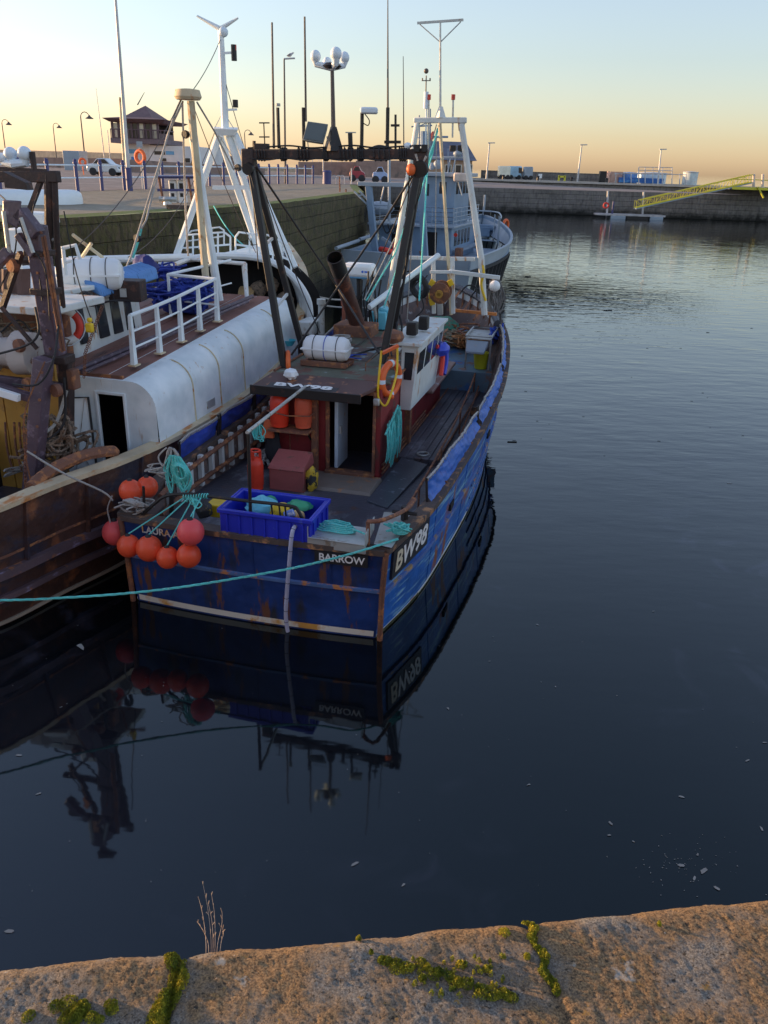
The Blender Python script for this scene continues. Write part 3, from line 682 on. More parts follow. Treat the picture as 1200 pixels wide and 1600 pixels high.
# starboard side number
def side_pt(y, f):       # f 0 at knuckle 1 at rail
    a = at_y(knkA, y); b = at_y(gunA, y); return Vector((a[0]+(b[0]-a[0])*f, y, a[1]+(b[1]-a[1])*f))
o_ = side_pt(.88, .53); d_ = side_pt(1.5, .53)-side_pt(.4, .53); u_ = side_pt(.95, .9)-side_pt(.95, .1)
ms = axes(o_+Vector((.025, -.01, .0)), d_, u_)
g = G(); q = [(-.70, -.25), (.68, -.25), (.68, .25), (-.70, .25)]
g.add([ms @ Vector((x, y, 0)) for x, y in q]+[ms @ Vector((x, y, -.04)) for x, y in q], [(0, 1, 2, 3), (7, 6, 5, 4), (0, 4, 5, 1), (1, 5, 6, 2), (2, 6, 7, 3), (3, 7, 4, 0)])
pl = boat.part('number_plate', g, Mplate)
boat.part('number_letter', text('B', .47, ms @ Matrix.Translation((-.50, 0, .008)), bold=.011, shear=.1), mat('cream_lettering', (.62, .55, .40), .5, var=.1, bump=0), sub=pl, smooth=False)
boat.part('number_letters', text('W98', .47, ms @ Matrix.Translation((.10, 0, .008)), bold=.011, shear=.15), Mlet, sub=pl, smooth=False)
# ---- wheelhouse
WX0, WX1, WY0, WY1 = -1.30, .98, 4.2, 10.6
RZ = 2.86
g = G(); th = .06
g.box(WX0, -.12, WY0, WY0+th, 1.0, RZ-.02); g.box(.82, WX1, WY0, WY0+th, 1.0, RZ-.02); g.box(-.12, .82, WY0, WY0+th, 2.72, RZ-.02)
g.box(-.12, .82, WY0, WY0+th, 1.0, 1.12)
g.box(WX0, WX0+th, WY0+th, WY1, 1.0, RZ-.02); g.box(WX1-th, WX1, WY0+th, WY1, 1.0, RZ-.02); g.box(WX0+th, WX1-th, WY1-th, WY1, 1.0, RZ-.02)
walls = boat.part('wheelhouse_wall', g, M_red, bevel=.012)
g = G().box(WX0-.06, WX1+.08, WY0+.35, WY1+.1, RZ, RZ+.06)
boat.part('wheelhouse_roof', g, M_roof, bevel=.02)
# roof lip lined with conduits
boat.part('roof_edge_pipe', G().tube([(WX1+.1, WY0+.4, RZ+.07), (WX1+.1, WY1, RZ+.07)], .025).tube([(WX0-.06, WY0+.4, RZ+.08), (WX0-.06, WY1, RZ+.08)], .025), M_rusty)
g = G().box(-.14, -.07, WY0-.03, WY0+.05, 1.12, 2.72).box(.82, .88, WY0-.03, WY0+.05, 1.12, 2.72).box(-.14, .88, WY0-.03, WY0+.05, 2.72, 2.79).box(-.14, .88, WY0-.1, WY0+.1, 1.06, 1.13)
boat.part('door_frame', g, M_rusty, bevel=.008)
g = G().box(.02, .09, WY0+.06, WY0+.75, 1.14, 2.68)
dr = boat.part('door', g, mat('pale_blue_door', (.42, .50, .56), .5, alt=(.3, .15, .08), amt=.2), bevel=.006)
boat.part('handle', G().box(.09, .14, WY0+.12, WY0+.2, 1.85, 2.0), M_galv, sub=dr)
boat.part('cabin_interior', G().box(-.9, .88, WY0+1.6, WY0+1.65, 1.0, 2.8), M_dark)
# aft visor with the number painted on it
va, vb = (-1.5, 3.78, 2.79), (.72, 3.78, 2.80)
g = G().hexa([(-1.5, 3.75, 2.76), (.68, 3.75, 2.78), (1.0, 4.5, 2.84), (-1.36, 4.5, 2.84)], [(-1.5, 3.75, 2.82), (.68, 3.75, 2.84), (1.0, 4.5, 2.93), (-1.36, 4.5, 2.93)])
vis = boat.part('visor', g, mat('brown_visor_paint', (.05, .025, .022), .6, alt=(.22, .09, .04), amt=.42, sc=4, var=.3), bevel=.01)
boat.part('visor_fascia', G().box(-1.52, .70, 3.70, 3.745, 2.66, 2.84), M_black, bevel=.008)
boat.part('number_board', G().hexa([(-1.2, 3.765, 2.825), (.2, 3.765, 2.833), (.2, 3.98, 2.86), (-1.2, 3.98, 2.852)], [(-1.2, 3.765, 2.832), (.2, 3.765, 2.84), (.2, 3.98, 2.867), (-1.2, 3.98, 2.859)]), Mplate, sub=vis)
mv = axes((-.50, 3.88, 2.863), (1, 0, .005), (0, 1, .13))
boat.part('visor_number', text('BW98', .30, mv @ Matrix.Diagonal((1.5, .75, 1, 1)), bold=.01), Mlet, sub=vis, smooth=False)
# port-side post and dark cloth, cable clips
boat.part('corner_post', G().box(-.40, -.28, 4.05, 4.17, 1.0, 2.75), M_rusty, bevel=.01)
boat.part('step', G().hexa([(-.35, 3.3, 1.0), (1.05, 3.3, 1.0), (1.05, 4.19, 1.0), (-.35, 4.19, 1.0)], [(-.3, 3.36, 1.06), (1.0, 3.36, 1.06), (1.0, 4.19, 1.07), (-.3, 4.19, 1.07)]), mat('worn_step_plate', (.11, .09, .075), .5, alt=(.2, .1, .05), amt=.4, sc=3), bevel=.01)
boat.part('deck_hatch', G().obox((.0, 1.6, 1.03), (1.7, 1.0, .06)), M_wood, bevel=.02)
boat.part('deck_ramp', G().hexa([(1.05, 3.0, 1.0), (1.5, 2.8, 1.0), (1.75, 5.2, 1.02), (1.15, 5.4, 1.02)], [(1.05, 3.0, 1.05), (1.5, 2.8, 1.03), (1.75, 5.2, 1.1), (1.15, 5.4, 1.12)]), mat('dark_rubber_mat', (.03, .035, .045), .35, alt=(.1, .11, .13), amt=.35, sc=5, bump=.3), bevel=.01)
# raised planked walkway along the starboard side
g = G()
for k in range(5):
    x0 = 1.06+.17*k; g.box(x0, x0+.162, 5.4, FD-.02, 1.0, 1.13)
boat.part('walkway', g, M_wood, bevel=.012)
g = G()
for z0 in (0, .45, .9): g.tube([(WX1+.03, WY0+.1, 1.12+z0*.2), (WX1+.03, 8.5, 1.12+z0*.2)], .02)
g.box(WX1, WX1+.1, 5.4, 5.55, 1.0, 2.0); g.box(WX1, WX1+.12, 6.3, 6.5, 1.0, 1.9)
boat.part('wall_pipes', g, M_rusty)
# white bridge box hanging out on the starboard side
bx = 1.32
def bp_(px, py): return A.x(px, py, bx)
aft = 5.75
P = lambda x, y, z: (x, y, z)
bot = [(.99, 5.75, 2.05), (1.22, 5.75, 2.05), (1.22, 8.5, 2.0), (.99, 8.5, 2.0)]; top = [(.99, 5.7, 3.42), (1.36, 5.7, 3.42), (1.36, 8.55, 3.46), (.99, 8.55, 3.46)]
bb = boat.part('bridge_box', G().hexa(bot, top), M_whitew, bevel=.015)
boat.part('box_roof', G().hexa([(.7, 5.6, 3.43), (1.42, 5.6, 3.43), (1.42, 8.65, 3.47), (.7, 8.65, 3.47)], [(.7, 5.6, 3.50), (1.42, 5.6, 3.50), (1.42, 8.65, 3.54), (.7, 8.65, 3.54)]), M_whitew, sub=bb, bevel=.012)
g = G()
def lerp3(a, b, t): return tuple(a[i]+(b[i]-a[i])*t for i in range(3))
def facepane(g, b0, b1, t0, t1, u0, u1, v0, v1, off):
    q = []
    for u, v in ((u0, v0), (u1, v0), (u1, v1), (u0, v1)): q.append(Vector(lerp3(lerp3(b0, b1, u), lerp3(t0, t1, u), v)))
    n = (q[1]-q[0]).cross(q[3]-q[0]).normalized(); g.add([p+n*off for p in q]+[p-n*.01 for p in q], [(0, 1, 2, 3), (7, 6, 5, 4), (0, 4, 5, 1), (1, 5, 6, 2), (2, 6, 7, 3), (3, 7, 4, 0)])
for u0, u1 in ((.06, .27), (.32, .53), (.58, .78), (.83, .96)): 
    g = G(); facepane(g, bot[1], bot[2], top[1], top[2], u0, u1, .55, .88, .006); boat.part('window', g, M_glass, sub=bb)
g = G(); facepane(g, bot[0], bot[1], top[0], top[1], .22, .78, .48, .9, .006); boat.part('window', g, M_glass, sub=bb)
boat.part('box_floodlight', G().box(.98, 1.2, 6.1, 6.35, 3.55, 3.82), M_black, bevel=.03)
boat.part('box_floodlight', G().box(1.1, 1.3, 6.75, 7.0, 3.56, 3.85), M_black, bevel=.03)
boat.part('mushroom_vent', G().lathe([(.10, 0), (.10, .55), (.2, .6), (.24, .68), (.2, .78), (.05, .83)], (.80, 5.7, 2.9), 14), M_rusty)
# exhaust stack leaning back, its box and the small stack
sb = A.z(555, 512, 3.1); st_ = A.y(523, 402, sb[1]-1.6)
g = G().obox((sb[0], sb[1]+.1, 3.04), (.95, .8, .3)); boat.part('stack_base', g, M_rusty, bevel=.03)
g = G().tube([(sb[0]+.05, sb[1]+.1, 3.1), st_], [.19, .17], 16, cap=False); s1 = boat.part('exhaust_stack', g, mat('burnt_brown_stack', (.045, .018, .013), .5, alt=(.12, .04, .02), amt=.4, sc=4, bump=.3))
dS = (Vector(st_)-Vector((sb[0]+.05, sb[1]+.1, 3.1))).normalized()
boat.part('stack_mouth', G().lathe([(.165, -.5), (.165, 0), (.185, 0), (.185, -.5)], st_, 16, axis=dS), M_black, sub=s1)
boat.part('stack_inner_disc', G().lathe([(.02, -.3), (.16, -.3)], st_, 16, axis=dS), M_dark, sub=s1)  # near-black disc closing the stack below its mouth
p = A.z(537, 508, 3.0); boat.part('small_exhaust', G().tube([p, (p[0], p[1], p[2]+.55)], .05, 8).tube([(p[0], p[1], p[2]+.5), (p[0], p[1], p[2]+.78)], .08, 8), mat('copper_brown_pipe', (.16, .05, .03), .5))
p = A.z(502, 522, 2.95); boat.part('grey_vent_pipe', G().lathe([(.085, 0), (.075, .7), (.11, .72), (.11, .84)], p, 12), M_galv)
p = A.z(485, 520, 2.95); boat.part('roof_box', G().obox((p[0], p[1], 3.12), (.42, .8, .3)), M_galv, bevel=.02)
boat.part('roof_grab_rail', G().tube([(.35, 5.3, RZ+.06), (.35, 5.3, RZ+.22), (.35, 8.2, RZ+.22), (.35, 8.2, RZ+.06)], .012, 6), M_rusty)
boat.part('cable_run', G().tube(crv([(-.4, 5.9, RZ+.09), (-.1, 7.2, RZ+.09), (.3, 8.1, RZ+.1), (.1, 9.4, RZ+.1)], 5), .02, 6).tube(crv([(-.9, 6.4, RZ+.09), (-.5, 7.6, RZ+.09), (-.6, 9.4, RZ+.1)], 5), .016, 6), M_black)
# ---- black gantry over the wheelhouse
gy = 5.6
TL = A.y(389, 241, gy); TR = A.y(658, 241, gy)
g = G().beam(TL, TR, .16, .18); 
bar = boat.part('gantry_bar', g, M_gantry, bevel=.02)
for nm, (t_, nf, ff) in {'l': (TL, A.y(444, 572, gy-.6), A.y(470, 535, gy+.7)), 'r': (TR, A.y(601, 548, gy-.6), A.y(617, 505, gy+.7))}.items():
    dn = (Vector(nf)-Vector(t_)).normalized()
    nf2 = Vector(nf)+dn*(.9 if nm == 'l' else .25); ff2 = Vector(ff)+(Vector(ff)-Vector(t_)).normalized()*.35
    boat.part('gantry_leg', G().beam(t_, nf2, .13, .13, up=(0, 1, 0)), M_black, bevel=.015)
    boat.part('gantry_leg', G().beam(Vector(t_)+Vector((0, .12, 0)), ff2, .12, .12, up=(0, 1, 0)), M_black, bevel=.015)
    g = G()
    for f in (.42, .72): g.beam(Vector(t_).lerp(Vector(nf), f), Vector(t_).lerp(Vector(ff), f), .05)
    boat.part('gantry_brace', g, M_whitew)
    boat.part('gantry_knee', G().obox(Vector(t_)+Vector((0, 0, -.08)), (.26, .22, .36)), M_gantry, bevel=.03)
g = G().tube([A.y(395, 252, gy), A.y(525, 445, gy+1.6), A.y(592, 552, gy-.4)], .022, 6).tube([A.y(655, 258, gy), A.y(600, 345, gy+.6), A.y(455, 555, gy-.2)], .022, 6)
boat.part('stay', g, M_black)
def gp(px, py, y=gy): return A.y(px, py, y)
def pole(px0, py0, px1, py1, r, m, name='aerial', sub=bar, y=gy, n=8):
    return boat.part(name, G().tube([gp(px0, py0, y), gp(px1, py1, y)], r, n), m, sub=sub)
M_ant = mat('dark_aerial_rod', (.05, .04, .035), .5, var=.2)
pole(425, 35, 428, 232, [.018, .026], M_ant); pole(434, 168, 436, 232, .033, M_black); boat.part('aerial_cap', G().lathe([(.05, 0), (.05, .05)], gp(434, 166), 10), M_galv, sub=bar)
pole(476, 26, 478, 190, [.018, .022], M_ant); pole(474, 168, 475, 235, .034, M_black)
pole(606, -12, 606, 170, [.008, .02], M_ant); pole(606, 168, 605, 235, .035, M_black)
pole(412, 192, 414, 232, .013, M_black, 'small_aerial')
for yy in (192, 214): pole(405, yy, 421, yy, .012, M_black, 'small_aerial')
pole(397, 220, 397, 238, .035, M_black, 'bar_stub'); boat.part('junction_box', G().obox(gp(409, 230), (.28, .14, .13)), M_gantry, sub=bar, bevel=.01)
# dome mast with four domes on one cradle
pole(519, 108, 521, 205, [.035, .045], M_ant, 'dome_mast'); boat.part('mast_foot', G().lathe([(.20, 0), (.06, .42)], gp(521, 236), 4), M_black, sub=bar)
boat.part('dome_bracket', G().lathe([(.12, 0), (.18, .05), (.12, .1)], gp(519, 108), 12), M_black, sub=bar)
cc = Vector(gp(518, 103))
for px, py, r, dy in ((493, 88, .098, -.05), (511, 97, .08, .25), (525, 84, .105, -.18), (538, 90, .094, .15)):
    c_ = Vector(A.y(px, py, gy+dy)); 
    boat.part('antenna_dome', G().ball(c_, r, 18, 1.08).tube([c_-Vector((0, 0, r*.8)), Vector((c_.x, c_.y, cc.z+.02)), Vector((cc.x, cc.y, cc.z-.02))], [r*.7, r*.5, .07], 12), M_dome, sub=bar)
# floodlight, facing down and aft
c_ = Vector(gp(494, 209, gy-.12)); Mf = Matrix.Translation(c_) @ Matrix.Rotation(math.radians(-28), 4, 'X') @ Matrix.Rotation(.12, 4, 'Y')
def mg(g, M4): return G().add([M4 @ Vector(v) for v in g.v], g.f)
fl_ = boat.part('floodlight', mg(G().hexa([(-.21, -.06, -.19), (.21, -.06, -.19), (.16, .08, -.15), (-.16, .08, -.15)], [(-.21, -.06, .19), (.21, -.06, .19), (.16, .08, .15), (-.16, .08, .15)]), Mf), mat('grey_lamp_housing', (.08, .09, .09), .4), sub=bar, bevel=.01)
boat.part('floodlight_glass', mg(G().box(-.185, .185, -.075, -.062, -.165, .165), Mf), M_lamp, sub=bar)
boat.part('floodlight_bracket', G().tube([gp(480, 213), gp(482, 233), gp(512, 233), gp(511, 213)], .012, 6), M_galv, sub=bar)
pole(547, 208, 548, 234, .045, M_black, 'vent_stub'); boat.part('stub_cap', G().beam(gp(540, 207), gp(556, 207), .03, .02), M_galv, sub=bar)
# radar scanner
pole(566, 168, 565, 236, .035, M_black, 'radar_post')
boat.part('radar_scanner', G().obox(Vector(gp(577, 173))+Vector((0, -.02, 0)), (.32, .22, .11), rz=.2), M_dome, sub=bar, bevel=.03)
boat.part('radar_cable', G().tube(crv([gp(570, 178), gp(577, 188), gp(575, 196), gp(567, 192)], 5), .01, 6), M_black, sub=bar)
pole(618, 179, 618, 236, .022, M_black, 'bar_aerial'); boat.part('aerial_plate', G().beam(gp(611, 196), gp(624, 196), .05, .04).beam(gp(601, 222), gp(626, 222), .07, .05), M_black, sub=bar)
boat.part('bar_bundle', G().tube(crv([gp(575, 236), gp(590, 230), gp(604, 232), gp(616, 238)], 5), .04, 8), M_black, sub=bar)
pole(630, 88, 631, 236, [.006, .012], M_ant, 'whip_aerial')
boat.part('gps_dome', G().ball(gp(637, 228), .075, 14, .8).tube([gp(637, 230), gp(637, 240)], .03), M_dome, sub=bar)
for px in (651, 663): boat.part('bar_floodlight', G().obox(gp(px, 232, gy-.1), (.11, .12, .13), rz=.3), M_black, sub=bar, bevel=.01)
# ---- white fore mast frame with its aerial
fy = 11.6
def F(px, py, y=fy): return A.y(px, py, y)
mf = boat.part('foremast_crossbar', G().beam(F(647, 188), F(729, 188), .13, .13), M_whitew, bevel=.02)
boat.part('foremast_leg', G().tube([F(652, 192), F(617, 405), F(600, 505)], [.07, .08, .09], 10), M_whitew)
boat.part('foremast_leg', G().tube([F(721, 195), F(752, 405)], [.075, .085], 10).tube([F(752, 405), F(757, 492)], .085, 10), M_whitew)
boat.part('foremast_gusset', G().prism([(0, 0), (.22, 0), (.14, -.28), (.05, -.28)], lambda u, v, t: (F(715, 185)[0]+u, fy+t, F(715, 185)[2]+v), -.04, .04), M_whitew)
boat.part('lower_crossbar', G().beam(F(620, 402), F(742, 405), .11, .10), M_whitew, bevel=.015)
boat.part('forward_pole', G().tube([F(687, 192, fy-.1), F(700, 400, fy-.1), F(705, 492, fy-.1)], .045, 8), M_cream)
boat.part('side_boom', G().beam(F(702, 424, fy-.5), F(781, 434, fy-.5), .11, .10), M_whitew, bevel=.01)
boat.part('topmast', G().tube([F(688, 34), F(688, 186)], [.022, .032], 8), M_galv, sub=mf)
boat.part('topmast_arm', G().beam(F(652, 36), F(724, 31), .05, .05).tube([F(656, 38), F(688, 66)], .014, 6).tube([F(720, 34), F(688, 66)], .014, 6), M_galv, sub=mf)
boat.part('mast_cone', G().lathe([(.14, 0), (.05, .25)], F(688, 184), 4), M_whitew, sub=mf)
for px, y0, y1 in ((670, 148, 240), (708, 148, 215)):
    boat.part('lamp_pole', G().tube([F(px, y0+8), F(px-1, y1)], .024, 8), M_galv, sub=mf); boat.part('red_lamp', G().lathe([(.05, 0), (.05, .12)], F(px, y0+8), 10), M_signal_red, sub=mf)
boat.part('white_aerial', G().lathe([(.06, 0), (.06, .38)], F(665, 170), 10).tube([F(666, 170), F(665, 240)], .02), M_dome, sub=mf)
boat.part('wind_mast', G().tube([F(666, 118), F(665, 165)], .016, 6).tube([F(659, 126), F(673, 126)], .012, 6).tube([F(660, 126), F(660, 122)], .018, 6).tube([F(672, 126), F(672, 122)], .018, 6).ball(F(666, 111), .06, 12), M_ant, sub=mf)
boat.part('backstay', G().tube([F(684, 200), F(668, 262), A.y(655, 470, 9)], .022, 6).tube([F(683, 202), F(676, 240), A.y(620, 420, 8.5), A.y(600, 480, 8)], .018, 6).tube([F(684, 205), A.y(618, 395, 9), A.y(572, 470, 8.6)], .02, 6), M_teal)
boat.part('falls', G().tube([F(682, 215), F(680, 400)], .012, 6).tube([A.y(617, 372, 9.6), A.y(569, 468, 8.6)], .014, 6).tube([A.y(624, 372, 9.6), A.y(575, 472, 8.6)], .014, 6), M_grope)
# white boom reaching forward to the hauler
b0 = A.y(577, 480, 8.4); b1 = A.y(685, 399, 10.6)
boat.part('boom', G().tube([b0, b1], .07, 12), M_white)
for px in (677, 707): boat.part('hauler_post', G().beam(A.y(px, 402, 11.2), A.y(px+1, 490, 11.2), .10, .10), M_whitew, bevel=.01)
hw = A.y(689, 456, 11.0)
h_ = boat.part('hauler_drum', G().lathe([(.10, -.22), (.27, -.2), (.27, -.14), (.16, -.10), (.16, .06), (.27, .1), (.27, .16), (.10, .18)], hw, 24, axis=(0, 1, .1)), M_rusty)
boat.part('drum_hub', G().lathe([(.1, -.3), (.1, -.2), (.05, -.2), (.05, -.3)], hw, 16, axis=(0, 1, .1)), M_ochre, sub=h_)
for px, py, r_ in ((675, 442, .5), (704, 442, -.5), (675, 472, -.3), (674, 462, 0)): boat.part('hauler_bracket', G().obox(A.y(px, py, 11.05), (.14, .06, .16), ry=r_), M_yel, bevel=.01)
boat.part('samson_post', G().beam(A.y(688, 492, 11.6), A.y(687, 452, 11.6), .14, .14), M_galv, bevel=.01)
rp_ = A.y(561, 432, 10.2); q_ = A.y(563, 510, 10.2)
rad = boat.part('radar_post', G().tube([rp_, q_], .07, 10), M_black)
boat.part('radome', G().obox(Vector(rp_)+Vector((.0, 0, .16)), (.82, .5, .34)), M_raft, sub=rad, bevel=.09)
boat.part('radome_base', G().obox(Vector(rp_)+Vector((.0, 0, .0)), (.70, .44, .06)), mat('blue_radome_base', (.08, .22, .36), .5), sub=rad, bevel=.02)
boat.part('radome_mark', G().lathe([(.03, 0), (.03, .004)], Vector(rp_)+Vector((.16, -.252, .15)), 12, axis=(0, -1, 0)).box(rp_[0]+.21, rp_[0]+.34, rp_[1]-.256, rp_[1]-.251, rp_[2]+.13, rp_[2]+.17), mat('blue_mark', (.03, .10, .4), .5), sub=rad)
# curved dark bow bulwark with pale frames behind it
bow = [p for p in gunA if p.y > 12.6]
bow = [p for p in inset(gunA, .20) if p.y > 12.6]
pts_ = [Vector((p.x, p.y, p.z+.22)) for p in bow if p.x > .12]
full = pts_+[Vector((PX(-1, p.x, p.y), p.y, p.z)) for p in pts_[::-1]]
boat.part('bow_rail', G().tube(full, .10, 8), mat('dark_grey_bow_rail', (.03, .032, .038), .5, alt=(.09, .08, .08), amt=.4, sc=5))
g = G().grid(lambda u, v: (lambda p: (p.x, p.y+.02, p.z-.1-.75*v))(full[min(len(full)-1, int(u*(len(full)-1)))]), len(full)-1, 2); boat.part('bow_bulwark', g, M_whitew)
g = G()
for i in range(2, len(full)-2, 3): p = full[i]; g.beam(p-Vector((0, .06, .1)), p-Vector((0, .10, .85)), .05, .05)
boat.part('bow_frame', g, M_rusty)
boat.part('orange_beam', G().beam(A.y(702, 484, 12.2), A.y(776, 491, 12.2), .12, .08), mat('orange_rusted_beam', (.42, .15, .04), .7, alt=(.2, .07, .03), amt=.4), bevel=.01)
for k, (px, py) in enumerate(((640, 425), (735, 447), (752, 452), (660, 440))):
    p = A.y(px, py, 13.4); g = G().tube(crv([(p[0]-.3, p[1], p[2]-.25), (p[0]-.1, p[1], p[2]), (p[0]+.15, p[1], p[2]-.02), (p[0]+.22, p[1]-.1, p[2]-.3)], 5), .022, 6); boat.part('bow_hoop', g, M_black)
# blue foredeck and trough
boat.part('foredeck_panel', G().hexa([(.35, 8.6, 1.7), (1.15, 8.6, 1.7), (1.2, 11.6, 1.8), (.35, 11.6, 1.8)], [(.35, 8.6, 1.78), (1.15, 8.6, 1.78), (1.2, 11.6, 1.88), (.35, 11.6, 1.88)]), mat('pinkish_worn_hatch', (.20, .13, .11), .6, alt=(.24, .25, .26), amt=.35, sc=2.4), bevel=.02)
g = G()
for x, y in ((1.45, 11.7), (2.1, 11.7), (1.45, 12.9), (2.0, 12.9)): g.tube([(x, y, 1.7), (x, y, 2.55)], .03, 6)
g.box(1.42, 2.12, 11.6, 12.95, 2.53, 2.56).tube([(1.43, 11.6, 2.62), (1.43, 12.95, 2.62), (2.12, 12.95, 2.62), (2.12, 11.6, 2.62), (1.43, 11.6, 2.62)], .028, 6)
boat.part('sorting_table', g, M_galv)
boat.part('table_chute', G().hexa([(1.5, 11.3, 2.2), (1.98, 11.3, 2.2), (2.05, 11.6, 2.36), (1.46, 11.6, 2.36)], [(1.5, 11.3, 2.25), (1.98, 11.3, 2.25), (2.05, 11.6, 2.5), (1.46, 11.6, 2.5)]), M_greyl)
# long rusty rail down the starboard deck
rp = [A.z(px, py, 1.62) for px, py in ((598, 812), (632, 795), (655, 762), (690, 700), (720, 640), (742, 585), (747, 555))]
rl = G().tube(crv(rp, 6), .025, 8)
for i in (0, 2, 3, 4, 5): rl.tube([rp[i], (rp[i][0], rp[i][1], 1.0)], .02, 6)
boat.part('deck_rail', rl, M_rusty)
rl = G().tube(crv([(x+.12, y, 1.28) for x, y, z in rp[1:]], 6), .02, 8); boat.part('deck_rail', rl, M_rusty)
# stern rails
Y0 = .05
def S(px, py, y=Y0): return A.y(px, py, y)
g = G().tube(crv([S(222, 806), S(240, 788), S(262, 774), S(300, 772)], 4), .028, 8).tube(crv([S(300, 772), S(380, 782), S(450, 790), S(466, 798), S(476, 822), S(482, 836)], 4), .028, 8)
g.tube([S(226, 804), S(224, 760)], .022, 6); 
for px in (424, 436, 445): g.tube([S(px, 789), S(px+2, 806)], .014, 6)
boat.part('stern_rail', g, M_black)
g = G().tube([S(392, 826), S(388, 678)], .028, 8); boat.part('stern_post', g, M_black)
boat.part('awning_pole', G().tube([S(386, 676), A.y(477, 604, 3.7)], .028, 8), M_galv)
g = G().tube([S(575, 856), S(575, 815)], .032, 8).tube(crv([S(575, 815), S(600, 812), A.z(636, 795, 1.85), A.z(648, 780, 1.85)], 4), .034, 8); boat.part('corner_rail', g, M_rusty)
# white-grey shooting tray on the starboard quarter, hose over the stern
tz = 1.62
c4 = [A.z(px, py, tz) for px, py in ((480, 842), (570, 855), (583, 828), (498, 815))]
g = G().hexa([(x, y, z) for x, y, z in c4], [(x, y, z+.02) for x, y, z in c4])
def wallq(g, a, b, h, h2=None): 
    h2 = h2 or h; g.hexa([a, b, (b[0]+.015, b[1]+.02, b[2]), (a[0]+.015, a[1]+.02, a[2])], [(a[0], a[1], a[2]+h), (b[0], b[1], b[2]+h2), (b[0]+.015, b[1]+.02, b[2]+h2), (a[0]+.015, a[1]+.02, a[2]+h)])
wallq(g, c4[0], c4[3], .20); wallq(g, c4[1], c4[2], .22); wallq(g, (c4[0][0], c4[0][1], tz-.12), (c4[1][0], c4[1][1], tz-.12), .15)
boat.part('shooting_tray', g, M_galv, bevel=.004)
p = A.z(632, 812, 1.62); boat.part('bollard', G().tube([(p[0], p[1], 1.5), (p[0], p[1], 1.85)], .06, 10).tube([(p[0]-.2, p[1], 1.74), (p[0]+.2, p[1], 1.74)], .03, 8), M_black)
boat.part('corner_plate', G().hexa([A.z(px, py, 1.60) for px, py in ((584, 850), (612, 856), (650, 800), (600, 800))], [A.z(px, py, 1.615) for px, py in ((584, 850), (612, 856), (650, 800), (600, 800))]), M_galv)
# clutter of blocks, cables and davit behind the wheelhouse roof
g = G()
for k in range(7):
    px = 566+k*4; p = A.y(px, 505, 9.6); q_ = A.y(px+random.uniform(-6, 6), 430+random.uniform(-8, 25), 9.6); g.tube(crv([p, Vector(p).lerp(Vector(q_), .5)+Vector((random.uniform(-.15, .15), 0, 0)), q_], 5), .022, 6)
boat.part('hanging_cables', g, M_black)
g = G()
for k in range(4): p = A.y(581+k*2, 470+k*5, 9.4); g.torus(p, .14+.02*k, .02, axis=(1, .2, .1), n=18, m=6)
boat.part('cable_coil', g, M_grope)
for k in range(10):
    p = (random.uniform(-1.1, 1.4), random.uniform(12.9, 14.6), random.uniform(2.1, 2.6)); boat.part('tangled_gear', G().tube(crv([Vector(p)+Vector((random.uniform(-.4, .4), random.uniform(-.3, .3), random.uniform(-.15, .15))) for _ in range(4)], 5), .028, 6), M_rusty)


# ================================================================ THINGS ON AND AROUND THE BLUE BOAT
NB = 'fender buoys slung over the blue stern'
def buoy(px, py, rpx, m, label, y=-.42, tie=None):
    c = A.y(px, py, y); sc_ = FPX/ (Vector(A.wor(c))-Vector((0, 0, CAMH))).length; r = rpx/sc_
    t = Thing('buoy', label, 'buoy', A, (c[0], c[1], c[2]), NB)
    t.part('float', G().ball(c, r, 28, 1.04, 18), m)
    t.part('eye', G().lathe([(r*.28, r*.92), (r*.2, r*1.12), (r*.1, r*1.2)], c, 12), M_rubber)
    if tie: t.part('lanyard', G().tube([(c[0], c[1], c[2]+r*1.1), tie], .011, 6), M_teal)
tieb = [S(px, 776) for px in (290, 297, 303, 308, 315)]
buoy(201, 853, 17, M_buoy, 'orange buoy lowest-left on the blue stern, under the letters L A', tie=tieb[0])
buoy(233, 857, 19.5, M_buoy, 'orange buoy between two others, right below the boat name', tie=tieb[1])
buoy(262, 871, 17, M_buoy, 'orange buoy hanging lowest of the row on the blue stern', tie=tieb[2], y=-.44)
buoy(295, 868, 18.5, M_buoy, 'orange buoy with faint black writing, directly below the pink-red buoy', tie=tieb[3], y=-.40)
buoy(298, 831, 20.5, M_pink, 'pink-red buoy hanging highest, beside the last letter of the boat name', tie=tieb[4], y=-.44)
buoy(180, 832, 19, M_pink, 'pink buoy hanging round the port corner, half hidden by the hull', y=.12)
buoy(204, 767, 17, M_buoy, 'orange-red buoy lying on the rail left, nearer the grey rope coil', y=.25)
buoy(230, 761, 16, M_buoy, 'orange-red buoy on the rail with dark strap, nearer the teal rope bundle', y=.45)

